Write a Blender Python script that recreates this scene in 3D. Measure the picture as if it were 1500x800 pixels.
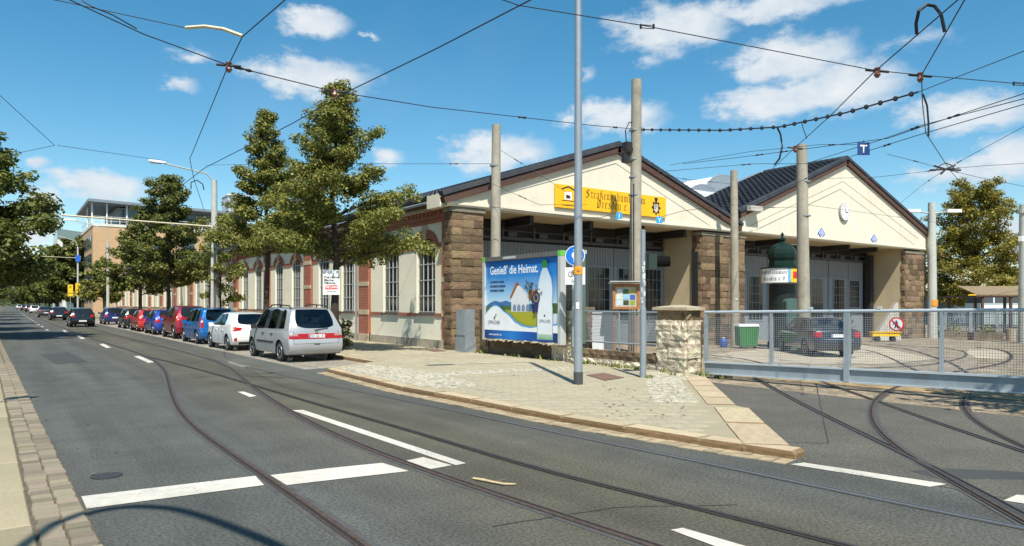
import bpy, bmesh, math, random
import numpy as np
from mathutils import Vector, Matrix
for o in list(bpy.data.objects):
    bpy.data.objects.remove(o)
SC = bpy.context.scene
COL = SC.collection
R = math.radians
rnd = random.Random(7)

# ---------------------------------------------------------------- camera
CZ = 1.83
FPX, HOR = 1036.0, 445.0                # focal length and horizon row in photo pixels (1500 x 800)
YAW = math.atan2(741, 1036)
FX, FY = math.sin(YAW), math.cos(YAW)   # forward
RX, RY = math.cos(YAW), -math.sin(YAW)  # right
cam = bpy.data.cameras.new('camera')
cam.sensor_width = 36.0
cam.lens = 36.0 * FPX / 1500.0
cam.shift_y = (HOR - 400.0) / 1500.0
cam.clip_end = 6000
co = bpy.data.objects.new('camera', cam)
co.location = (0, 0, CZ)
co.rotation_euler = (R(90), 0, -YAW)
COL.objects.link(co)
SC.camera = co

# ---------------------------------------------------------------- sky, sun, exposure
SUN_EL = R(56)
SHX, SHY = 0.450, 0.893                 # where shadows fall on the ground
sun = bpy.data.lights.new('sun', 'SUN')
sun.energy = 4.9
sun.angle = R(0.53)
sun.color = (1.0, 0.95, 0.86)
so = bpy.data.objects.new('sun', sun)
sd = Vector((SHX * math.cos(SUN_EL), SHY * math.cos(SUN_EL), -math.sin(SUN_EL)))
so.rotation_euler = sd.to_track_quat('-Z', 'Y').to_euler()
so.location = (-20, -40, 60)
COL.objects.link(so)
SC.view_settings.view_transform = 'Standard'
SC.view_settings.look = 'None'
SC.view_settings.exposure = 0.42
SC.view_settings.gamma = 1.0

W = bpy.data.worlds.new("World")
SC.world = W
W.use_nodes = True
wt = W.node_tree
wt.nodes.clear()
def wn(kind, **kw):
    n = wt.nodes.new(kind)
    for k, v in kw.items():
        setattr(n, k, v)
    return n
def wl(a, b):
    wt.links.new(a, b)
def wmath(op, a, b=None, c=None):
    n = wn('ShaderNodeMath', operation=op)
    for i, x in enumerate((a, b, c)):
        if x is None: continue
        if isinstance(x, (int, float)): n.inputs[i].default_value = x
        else: wl(x, n.inputs[i])
    return n.outputs[0]
sky = wn('ShaderNodeTexSky', sky_type='NISHITA')
sky.sun_disc = False
sky.sun_elevation = SUN_EL
sky.sun_rotation = math.atan2(-SHX, -SHY)
sky.air_density = 1.0
sky.dust_density = 0.35
sky.ozone_density = 1.6
hsv = wn('ShaderNodeHueSaturation')
hsv.inputs['Hue'].default_value = 0.484
hsv.inputs['Saturation'].default_value = 1.36
hsv.inputs['Value'].default_value = 1.08
wl(sky.outputs[0], hsv.inputs['Color'])
tc = wn('ShaderNodeTexCoord')
sep = wn('ShaderNodeSeparateXYZ')
wl(tc.outputs['Generated'], sep.inputs[0])
az = wmath('ARCTAN2', sep.outputs[0], sep.outputs[1])
el = wmath('ARCSINE', sep.outputs[2])
P = wn('ShaderNodeCombineXYZ')
wl(az, P.inputs[0]); wl(el, P.inputs[1])
def fbm(scale, detail, rough, vec, off=(0, 0, 0), ysc=1.0):
    mp = wn('ShaderNodeMapping')
    mp.inputs['Location'].default_value = off
    mp.inputs['Scale'].default_value = (1, ysc, 1)
    wl(vec, mp.inputs[0])
    n = wn('ShaderNodeTexNoise')
    n.inputs['Scale'].default_value = scale
    n.inputs['Detail'].default_value = detail
    n.inputs['Roughness'].default_value = rough
    wl(mp.outputs[0], n.inputs['Vector'])
    return n
nz = fbm(21, 9, 0.62, P.outputs[0], ysc=1.7)
nzl = fbm(5.0, 3, 0.5, P.outputs[0], (3, 1, 0))
warp = wn('ShaderNodeVectorMath', operation='MULTIPLY_ADD')
wl(nz.outputs['Color'], warp.inputs[0])
warp.inputs[1].default_value = (0.06, 0.035, 0)
sub = wn('ShaderNodeVectorMath', operation='SUBTRACT')
wl(P.outputs[0], sub.inputs[0]); sub.inputs[1].default_value = (0.03, 0.0175, 0)
wl(sub.outputs[0], warp.inputs[2])
PW = warp.outputs[0]
# cumulus clouds: azimuth and elevation of each, from where it stands in the sky
CL = [(463, 32, 62, 26, 1), (455, 112, 118, 38, .95), (262, 122, 38, 18, .62), (540, 54, 16, 8, .6),
      (285, 80, 40, 16, .5), (150, 272, 84, 30, 1), (62, 288, 40, 26, .85), (60, 318, 42, 16, .8), (40, 345, 55, 20, .8), (60, 242, 22, 14, .6),
      (728, 222, 92, 36, 1), (905, 172, 88, 32, .95), (862, 108, 16, 16, .45), (945, 88, 36, 14, .5),
      (985, 40, 115, 44, .95), (1130, 10, 150, 26, .95), (1160, 88, 118, 46, 1), (1120, 152, 92, 36, 1), (1230, 130, 125, 48, .95),
      (1420, 165, 130, 36, .95), (1400, 255, 90, 28, .8), (1470, 232, 80, 44, .95), (1490, 345, 70, 40, .8), (1330, 60, 110, 20, .35),
      (570, 232, 30, 18, .6), (640, 300, 60, 14, .4)]
def pix_dir(u, v):
    r = (u - 750) / FPX
    d = Vector((FX + r * RX, FY + r * RY, (HOR - v) / FPX)).normalized()
    return math.atan2(d.x, d.y), math.asin(d.z)
clouds = []
for (u, v, ru, rv, k) in CL:
    a, e = pix_dir(u, v)
    a2, _ = pix_dir(u + ru, v); a1, _ = pix_dir(u - ru, v)
    _, e2 = pix_dir(u, v - rv); _, e1 = pix_dir(u, v + rv)
    clouds.append((a, e, (a2 - a1) / 2, abs(e2 - e1) / 2, k))
rc = random.Random(3)
for i in range(16):                      # the same weather all round
    clouds.append((rc.uniform(1.5, 3.0) * rc.choice((-1, 1)), rc.uniform(.12, .6), rc.uniform(.08, .16), rc.uniform(.03, .06), .9))
for i in range(4):
    clouds.append((rc.uniform(-1.3, -.25), rc.uniform(.1, .5), rc.uniform(.07, .12), rc.uniform(.03, .05), .9))
cur = None
for (a, e, ra, re, k) in clouds:
    s = wn('ShaderNodeVectorMath', operation='SUBTRACT')
    wl(PW, s.inputs[0]); s.inputs[1].default_value = (a, e, 0)
    m = wn('ShaderNodeVectorMath', operation='MULTIPLY')
    wl(s.outputs[0], m.inputs[0]); m.inputs[1].default_value = (1 / ra, 1 / re, 0)
    l = wn('ShaderNodeVectorMath', operation='LENGTH')
    wl(m.outputs[0], l.inputs[0])
    f = wmath('MULTIPLY', wmath('SUBTRACT', 1.08, l.outputs['Value']), k)
    cur = f if cur is None else wmath('SMOOTH_MAX', cur, f, 0.05)
dens = wmath('ADD', cur, wmath('MULTIPLY', wmath('SUBTRACT', nz.outputs['Fac'], 0.5), 1.25))
mr = wn('ShaderNodeMapRange', interpolation_type='SMOOTHSTEP')
wl(dens, mr.inputs['Value'])
mr.inputs['From Min'].default_value = 0.04
mr.inputs['From Max'].default_value = 0.66
mr.inputs['To Max'].default_value = 0.93
wisp = wn('ShaderNodeMapRange', interpolation_type='SMOOTHSTEP')
wl(nzl.outputs['Fac'], wisp.inputs['Value'])
wisp.inputs['From Min'].default_value = 0.45; wisp.inputs['From Max'].default_value = 0.8
wisp.inputs['To Max'].default_value = 0.05
cov = wmath('MAXIMUM', mr.outputs[0], wisp.outputs[0])
ccol = wn('ShaderNodeMix', data_type='RGBA')
nz2 = fbm(22, 5, 0.6, P.outputs[0], (7, 2, 0), 1.5)
cr = wn('ShaderNodeMapRange')
wl(wmath('ADD', nz2.outputs['Fac'], wmath('MULTIPLY', dens, 0.22)), cr.inputs['Value'])
cr.inputs['From Min'].default_value = 0.45; cr.inputs['From Max'].default_value = 0.95
wl(cr.outputs[0], ccol.inputs['Factor'])
ccol.inputs['A'].default_value = (4.9, 5.6, 6.3, 1)
ccol.inputs['B'].default_value = (7.2, 7.25, 7.2, 1)
mx = wn('ShaderNodeMix', data_type='RGBA')
wl(cov, mx.inputs['Factor'])
wl(hsv.outputs[0], mx.inputs['A'])
wl(ccol.outputs['Result'], mx.inputs['B'])
bg = wn('ShaderNodeBackground')
bg.inputs['Strength'].default_value = 0.10
wl(mx.outputs['Result'], bg.inputs['Color'])
wo = wn('ShaderNodeOutputWorld')
wl(bg.outputs[0], wo.inputs[0])

# ---------------------------------------------------------------- helpers
def ray(u):
    r = (u - 750) / FPX
    return FX + r * RX, FY + r * RY
def at_depth(u, v, d):
    a, b = ray(u)
    return Vector((a * d, b * d, CZ + (HOR - v) * d / FPX))
def at_z(u, v, z):
    return at_depth(u, v, (CZ - z) * FPX / (v - HOR))
def gz(x, y=0):
    return -0.013 * min(max(x - 13.2, 0), 37)
def at_ground(u, v):
    z = 0.0
    for _ in range(12):
        p = at_z(u, v, z); z = gz(p.x, p.y)
    return Vector((p.x, p.y, z))
def at_X(u, v, X):
    a, b = ray(u)
    return at_depth(u, v, X / a)
def at_Y(u, v, Y):
    a, b = ray(u)
    return at_depth(u, v, Y / b)
def S(h):                                # sRGB hex to linear
    h = h.lstrip('#')
    f = lambda c: c / 12.92 if c <= 0.04045 else ((c + 0.055) / 1.055) ** 2.4
    return tuple(f(int(h[i:i + 2], 16) / 255) for i in (0, 2, 4))

MATS = {}
def mat(name, col, rough=0.8, metal=0.0, var=0.0, scale=4.0, bump=0.0, bscale=40.0, spec=0.5, obj_var=0.0,
        col2=None, isl=0.0, coat=0.0, stain=0.0, hue=0.0, bdist=0.02, streak=0.0):
    """procedural material: base colour broken up by noise, optional second colour, bump and per-piece variation"""
    m = bpy.data.materials.new(name)
    m.use_nodes = True
    t = m.node_tree
    b = t.nodes['Principled BSDF']
    b.inputs['Roughness'].default_value = rough
    b.inputs['Metallic'].default_value = metal
    b.inputs['Specular IOR Level'].default_value = spec
    if coat: b.inputs['Coat Weight'].default_value = coat; b.inputs['Coat Roughness'].default_value = 0.06
    N = lambda k: t.nodes.new(k)
    L = t.links.new
    tcn = N('ShaderNodeTexCoord')
    c2 = col2 if col2 else tuple(x * (1 - var) for x in col)
    c1 = col if col2 else tuple(min(1, x * (1 + var)) for x in col)
    src = None
    if var or col2:
        n = N('ShaderNodeTexNoise'); n.inputs['Scale'].default_value = scale
        n.inputs['Detail'].default_value = 7; n.inputs['Roughness'].default_value = 0.62
        L(tcn.outputs['Object'], n.inputs['Vector'])
        rmp = N('ShaderNodeMapRange')
        rmp.inputs['From Min'].default_value = 0.32; rmp.inputs['From Max'].default_value = 0.68
        L(n.outputs['Fac'], rmp.inputs['Value'])
        mixn = N('ShaderNodeMix'); mixn.data_type = 'RGBA'
        mixn.inputs['A'].default_value = (*c2, 1); mixn.inputs['B'].default_value = (*c1, 1)
        L(rmp.outputs[0], mixn.inputs['Factor'])
        src = mixn.outputs['Result']
    if stain:
        n = N('ShaderNodeTexNoise'); n.inputs['Scale'].default_value = 0.55
        n.inputs['Detail'].default_value = 5; n.inputs['Roughness'].default_value = 0.6
        L(tcn.outputs['Object'], n.inputs['Vector'])
        rmp = N('ShaderNodeMapRange')
        rmp.inputs['From Min'].default_value = 0.35; rmp.inputs['From Max'].default_value = 0.7
        rmp.inputs['To Min'].default_value = 1 - stain; rmp.inputs['To Max'].default_value = 1 + stain * .5
        L(n.outputs['Fac'], rmp.inputs['Value'])
        h = N('ShaderNodeHueSaturation')
        if src: L(src, h.inputs['Color'])
        else: h.inputs['Color'].default_value = (*col, 1)
        L(rmp.outputs[0], h.inputs['Value'])
        src = h.outputs[0]
    if streak:
        mp = N('ShaderNodeMapping'); mp.inputs['Scale'].default_value = (1.0, 1.0, .14); L(tcn.outputs['Object'], mp.inputs[0])
        n = N('ShaderNodeTexNoise'); n.inputs['Scale'].default_value = 1.6; n.inputs['Detail'].default_value = 6; n.inputs['Roughness'].default_value = .65
        L(mp.outputs[0], n.inputs['Vector'])
        rmp = N('ShaderNodeMapRange'); rmp.inputs['From Min'].default_value = .42; rmp.inputs['From Max'].default_value = .72
        rmp.inputs['To Min'].default_value = 1; rmp.inputs['To Max'].default_value = 1 - streak
        L(n.outputs['Fac'], rmp.inputs['Value'])
        h = N('ShaderNodeHueSaturation')
        if src: L(src, h.inputs['Color'])
        else: h.inputs['Color'].default_value = (*col, 1)
        L(rmp.outputs[0], h.inputs['Value']); src = h.outputs[0]
    for (amount, kind) in ((obj_var, 'o'), (isl, 'i')):
        if amount:
            if kind == 'o':
                oi = N('ShaderNodeObjectInfo'); rv = oi.outputs['Random']
            else:
                oi = N('ShaderNodeNewGeometry'); rv = oi.outputs['Random Per Island']
            rmp = N('ShaderNodeMapRange')
            rmp.inputs['To Min'].default_value = 1 - amount; rmp.inputs['To Max'].default_value = 1 + amount
            L(rv, rmp.inputs['Value'])
            h = N('ShaderNodeHueSaturation')
            if src: L(src, h.inputs['Color'])
            else: h.inputs['Color'].default_value = (*col, 1)
            L(rmp.outputs[0], h.inputs['Value'])
            if hue:
                ml = N('ShaderNodeMath'); ml.operation = 'MULTIPLY_ADD'
                fr = N('ShaderNodeMath'); fr.operation = 'FRACT'
                m7 = N('ShaderNodeMath'); m7.operation = 'MULTIPLY'; m7.inputs[1].default_value = 7.31
                L(rv, m7.inputs[0]); L(m7.outputs[0], fr.inputs[0]); L(fr.outputs[0], ml.inputs[0])
                ml.inputs[1].default_value = hue * 2; ml.inputs[2].default_value = 0.5 - hue
                L(ml.outputs[0], h.inputs['Hue'])
            src = h.outputs[0]
    if src: L(src, b.inputs['Base Color'])
    else: b.inputs['Base Color'].default_value = (*col, 1)
    if bump:
        n = N('ShaderNodeTexNoise'); n.inputs['Scale'].default_value = bscale
        n.inputs['Detail'].default_value = 4
        L(tcn.outputs['Object'], n.inputs['Vector'])
        bp = N('ShaderNodeBump'); bp.inputs['Strength'].default_value = bump; bp.inputs['Distance'].default_value = bdist
        L(n.outputs['Fac'], bp.inputs['Height'])
        L(bp.outputs[0], b.inputs['Normal'])
    MATS[name] = m
    return m

class MB:
    """collects shapes, links them as one mesh object"""
    def __init__(s):
        s.v = []; s.f = []; s.mi = []; s.cur = 0
    def add(s, vs, fs, M=None):
        o = len(s.v)
        s.v += [tuple(M @ Vector(v)) if M else tuple(v) for v in vs]
        s.f += [tuple(i + o for i in f) for f in fs]
        s.mi += [s.cur] * len(fs)
        return s
    def box(s, a, b, M=None):
        x0, y0, z0 = a; x1, y1, z1 = b
        return s.add([(x0, y0, z0), (x1, y0, z0), (x1, y1, z0), (x0, y1, z0), (x0, y0, z1), (x1, y0, z1), (x1, y1, z1), (x0, y1, z1)],
                     [(0, 3, 2, 1), (4, 5, 6, 7), (0, 1, 5, 4), (1, 2, 6, 5), (2, 3, 7, 6), (3, 0, 4, 7)], M)
    def quad(s, a, b, c, d):
        return s.add([a, b, c, d], [(0, 1, 2, 3)])
    def poly(s, pts):
        return s.add(pts, [tuple(range(len(pts)))])
    def prism(s, pts, vec):
        """polygon pts extruded along vec"""
        n = len(pts); vec = Vector(vec)
        q = [Vector(p) for p in pts]; w = [p + vec for p in q]
        fs = [tuple(range(n))[::-1], tuple(range(n, 2 * n))]
        fs += [(i, (i + 1) % n, n + (i + 1) % n, n + i) for i in range(n)]
        return s.add([tuple(p) for p in q + w], fs)
    def tube(s, pts, r, n=8, caps=True, r2=None):
        pts = [Vector(p) for p in pts]
        o = len(s.v); m = len(pts)
        up = Vector((0, 0, 1))
        d0 = (pts[1] - pts[0]).normalized()
        if abs(d0.z) > 0.9: up = Vector((0, 1, 0))
        vs = []
        for i, p in enumerate(pts):
            d = (pts[min(i + 1, m - 1)] - pts[max(i - 1, 0)]).normalized()
            a = d.cross(up)
            if a.length < 1e-4: a = d.cross(Vector((1, 0, 0)))
            a.normalize(); b = a.cross(d)
            rr = r if r2 is None else r + (r2 - r) * i / (m - 1)
            if isinstance(r, (list, tuple)): rr = r[i]
            for k in range(n):
                t = 2 * math.pi * k / n
                vs.append(tuple(p + a * (math.cos(t) * rr) + b * (math.sin(t) * rr)))
        fs = []
        for i in range(m - 1):
            for k in range(n):
                fs.append((i * n + k, i * n + (k + 1) % n, (i + 1) * n + (k + 1) % n, (i + 1) * n + k))
        if caps:
            fs.append(tuple(range(n))[::-1]); fs.append(tuple((m - 1) * n + k for k in range(n)))
        return s.add(vs, fs)
    def lathe(s, prof, n=16, M=None, cap=True):
        vs = []; fs = []; m = len(prof)
        for (r, z) in prof:
            for k in range(n):
                t = 2 * math.pi * k / n
                vs.append((r * math.cos(t), r * math.sin(t), z))
        for i in range(m - 1):
            for k in range(n):
                fs.append((i * n + k, i * n + (k + 1) % n, (i + 1) * n + (k + 1) % n, (i + 1) * n + k))
        if cap:
            fs.append(tuple(range(n))[::-1]); fs.append(tuple((m - 1) * n + k for k in range(n)))
        return s.add(vs, fs, M)
    def build(s, name, mats, parent=None, world=False, smooth=False, loc=None):
        me = bpy.data.meshes.new(name)
        vs = s.v
        if world and parent:
            r = parent
            while r.parent: r = r.parent
            inv = (Matrix.Translation(r.location) @ r.rotation_euler.to_matrix().to_4x4()).inverted()
            vs = [tuple(inv @ Vector(v)) for v in vs]
        elif loc is not None:
            vs = [(v[0] - loc[0], v[1] - loc[1], v[2] - loc[2]) for v in vs]
        me.from_pydata(vs, [], s.f)
        if not isinstance(mats, (list, tuple)): mats = [mats]
        for m in mats: me.materials.append(m)
        if len(mats) > 1: me.polygons.foreach_set('material_index', s.mi)
        if smooth:
            me.polygons.foreach_set('use_smooth', [True] * len(me.polygons))
            try: me.set_sharp_from_angle(angle=R(40))
            except Exception: pass
        me.update()
        o = bpy.data.objects.new(name, me)
        COL.objects.link(o)
        if parent: o.parent = parent
        if loc is not None: o.location = loc
        return o

def tag(o, label=None, cat=None, group=None, kind=None):
    if label: o['label'] = label
    if cat: o['category'] = cat
    if group: o['group'] = group
    if kind: o['kind'] = kind
    return o
def empty(name, loc, label=None, cat=None, group=None, rz=0.0):
    o = bpy.data.objects.new(name, None)
    o.location = loc; o.rotation_euler = (0, 0, rz)
    o.empty_display_size = 0.2
    COL.objects.link(o)
    return tag(o, label, cat, group)
def struct(name, mb, m, **kw):
    o = mb.build(name, m, **kw)
    o['kind'] = 'structure'
    return o
def kids(o):
    return [c for c in bpy.data.objects if c.parent == o]
def copy_tree(o, parent=None, ch=None):
    c = o.copy(); COL.objects.link(c)
    if parent: c.parent = parent
    for k in kids(o): copy_tree(k, c)
    return c
def mesh_np(name, verts, faces4, m):
    """fast mesh from arrays of quads"""
    me = bpy.data.meshes.new(name)
    nv, nf = len(verts), len(faces4)
    me.vertices.add(nv); me.vertices.foreach_set('co', np.asarray(verts, dtype=np.float32).ravel())
    me.loops.add(nf * 4); me.loops.foreach_set('vertex_index', np.asarray(faces4, dtype=np.int32).ravel())
    me.polygons.add(nf)
    me.polygons.foreach_set('loop_start', np.arange(0, nf * 4, 4, dtype=np.int32))
    me.polygons.foreach_set('loop_total', np.full(nf, 4, dtype=np.int32))
    me.materials.append(m)
    me.update(calc_edges=True)
    return me
def text_mesh(txt, size, font_bold=0.0, xs=1.0, align='CENTER'):
    cu = bpy.data.curves.new('print', 'FONT')
    cu.body = txt; cu.size = size; cu.align_x = align; cu.align_y = 'CENTER'
    cu.offset = font_bold; cu.resolution_u = 2
    o = bpy.data.objects.new('print', cu); COL.objects.link(o)
    bpy.context.view_layer.update()
    me = bpy.data.meshes.new_from_object(o.evaluated_get(bpy.context.evaluated_depsgraph_get()))
    bpy.data.objects.remove(o); bpy.data.curves.remove(cu)
    vs = [(v.co.x * xs, v.co.y, 0) for v in me.vertices]
    fs = [tuple(p.vertices) for p in me.polygons]
    bpy.data.meshes.remove(me)
    return vs, fs
def frame_M(origin, xdir, ydir):
    """matrix placing flat print: local x along xdir, y along ydir, z out of the face"""
    x = Vector(xdir).normalized(); y = Vector(ydir).normalized(); z = x.cross(y)
    return Matrix(((x.x, y.x, z.x, origin[0]), (x.y, y.y, z.y, origin[1]), (x.z, y.z, z.z, origin[2]), (0, 0, 0, 1)))
# blackletter drawn with a broad nib held at forty degrees
GL = {
 'S': (1.0, [[(.85, 1.25), (.6, 1.42), (.25, 1.3), (.15, 1.05), (.35, .85), (.7, .65), (.8, .35), (.6, .08), (.3, 0), (.05, .2)], [(.5, 1.3), (.5, .2)]]),
 'D': (1.05, [[(.1, 1.25), (.45, 1.42), (.85, 1.15), (.95, .6), (.75, .12), (.4, 0), (.1, .15)], [(.3, 1.15), (.2, .6), (.35, .2)], [(.55, 1.2), (.55, .15)]]),
 'V': (1.0, [[(.1, 1.2), (.3, 1.35), (.3, .3), (.5, .02), (.8, .3), (.85, .9), (.7, 1.25), (.5, 1.3)]]),
 't': (.45, [[(.25, 1.3), (.2, .15), (.35, 0), (.45, .1)], [(.02, .98), (.45, .98)]]),
 'r': (.5, [[(0, .85), (.16, 1), (.16, .1), (.28, 0)], [(.2, .85), (.4, 1), (.5, .88)]]),
 'a': (.65, [[(.1, .9), (.35, 1), (.5, .85), (.5, .12), (.64, 0)], [(.48, .6), (.15, .45), (.1, .15), (.25, 0), (.48, .15)]]),
 'ß': (.75, [[(.2, -.3), (.2, 1.25), (.4, 1.45), (.6, 1.3)], [(.05, .98), (.4, .98)], [(.3, 1), (.6, .98), (.4, .62), (.65, .4), (.6, -.1), (.35, -.3)]]),
 'e': (.55, [[(.45, .1), (.28, 0), (.12, .15), (.12, .8), (.3, 1), (.46, .82), (.14, .5)]]),
 'n': (.7, [[(0, .85), (.15, 1), (.15, .1), (.28, 0)], [(.18, .8), (.42, 1), (.52, .85), (.52, .1), (.66, 0)]]),
 'm': (1.05, [[(0, .85), (.15, 1), (.15, .1), (.28, 0)], [(.18, .8), (.4, 1), (.5, .85), (.5, .1), (.62, 0)], [(.53, .8), (.76, 1), (.86, .85), (.86, .1), (1, 0)]]),
 'u': (.7, [[(0, .88), (.15, 1), (.15, .15), (.28, 0), (.5, .15)], [(.5, 1), (.5, .12), (.66, 0)]]),
 'b': (.65, [[(.15, 1.45), (.15, .1), (.3, 0), (.52, .2), (.52, .8), (.35, 1), (.18, .85)]]),
 'h': (.68, [[(.15, 1.45), (.15, .1), (.25, 0)], [(.18, .82), (.4, 1), (.52, .85), (.52, .1), (.35, -.3)]]),
 's': (.55, [[(.45, .9), (.28, 1), (.12, .8), (.4, .5), (.45, .2), (.25, 0), (.08, .12)]]),
 'd': (.62, [[(.2, 1.4), (.5, 1), (.52, .2), (.32, 0), (.12, .2), (.12, .75), (.32, 1), (.5, .85)]]),
 '.': (.3, [[(.12, .1), (.16, .04)]]), ' ': (.4, []),
}
def nib_text(txt, size, nib=0.13):
    vs, fs = [], []
    x = 0.0
    nx, ny = nib * math.cos(R(40)), nib * math.sin(R(40))
    k = 0
    for ch in txt:
        w, st = GL[ch]
        for line in st:
            for (p, q) in zip(line, line[1:]):
                k += 1; z = 0.0004 * (k % 5)
                o = len(vs)
                for (a, s_) in ((p, -1), (p, 1), (q, 1), (q, -1)):
                    vs.append(((x + a[0] + s_ * nx) * size, (a[1] + s_ * ny) * size, z))
                fs.append((o, o + 1, o + 2, o + 3))
        x += w + .19
    h = x * size / 2
    return [(v[0] - h, v[1], v[2]) for v in vs], fs
def circle_pts(r, n=24, cx=0, cy=0, z=0):
    return [(cx + r * math.cos(2 * math.pi * k / n), cy + r * math.sin(2 * math.pi * k / n), z) for k in range(n)]

# ---------------------------------------------------------------- rough stones and flat pieces (shared meshes)
def rough_block(seed, bulge=0.10, tilt=.16):
    """unit block with an uneven, bulging face"""
    r = random.Random(seed)
    bm = bmesh.new()
    bmesh.ops.create_cube(bm, size=1.0)
    bmesh.ops.subdivide_edges(bm, edges=bm.edges[:], cuts=1, use_grid_fill=True)
    for v in bm.verts:
        c = v.co
        edge = sum(abs(abs(x) - .5) < 1e-4 for x in c)
        k = {1: 1.0, 2: -.25, 3: -.45}[max(edge, 1)]
        for i in range(3):
            if abs(abs(c[i]) - .5) < 1e-4:
                c[i] += math.copysign(bulge * (k * r.uniform(.7, 1.25)) * .5, c[i])
            else:
                c[i] += r.uniform(-tilt, tilt)
    bmesh.ops.triangulate(bm, faces=bm.faces[:])
    me = bpy.data.meshes.new('stone')
    bm.to_mesh(me); bm.free()
    return me
def flat_block(seed, bev=0.03, wob=0.0):
    """unit slab (top at z=0) with worn, slightly lowered rim"""
    r = random.Random(seed)
    me = bpy.data.meshes.new('slab')
    j = lambda: r.uniform(-wob, wob)
    o = [(-.5 + j(), -.5 + j()), (.5 + j(), -.5 + j()), (.5 + j(), .5 + j()), (-.5 + j(), .5 + j())]
    vs = [(x, y, -1) for x, y in o] + [(x, y, -.25) for x, y in o] + [(x * (1 - 2 * bev), y * (1 - 2 * bev), 0) for x, y in o]
    fs = [(8, 9, 10, 11)]
    for k in range(4):
        n = (k + 1) % 4
        fs += [(k, n, 4 + n, 4 + k), (4 + k, 4 + n, 8 + n, 8 + k)]
    me.from_pydata(vs, [], fs); me.update()
    return me
def with_mat(me, m):
    c = me.copy(); c.materials.append(m); return c
def piece(name, me, parent, loc, scale, rz=0.0, wloc=True):
    o = bpy.data.objects.new(name, me)
    COL.objects.link(o)
    if parent:
        o.parent = parent
        if wloc: loc = Vector(loc) - parent.location
    o.location = loc; o.scale = scale; o.rotation_euler = (0, 0, rz)
    return o
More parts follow.
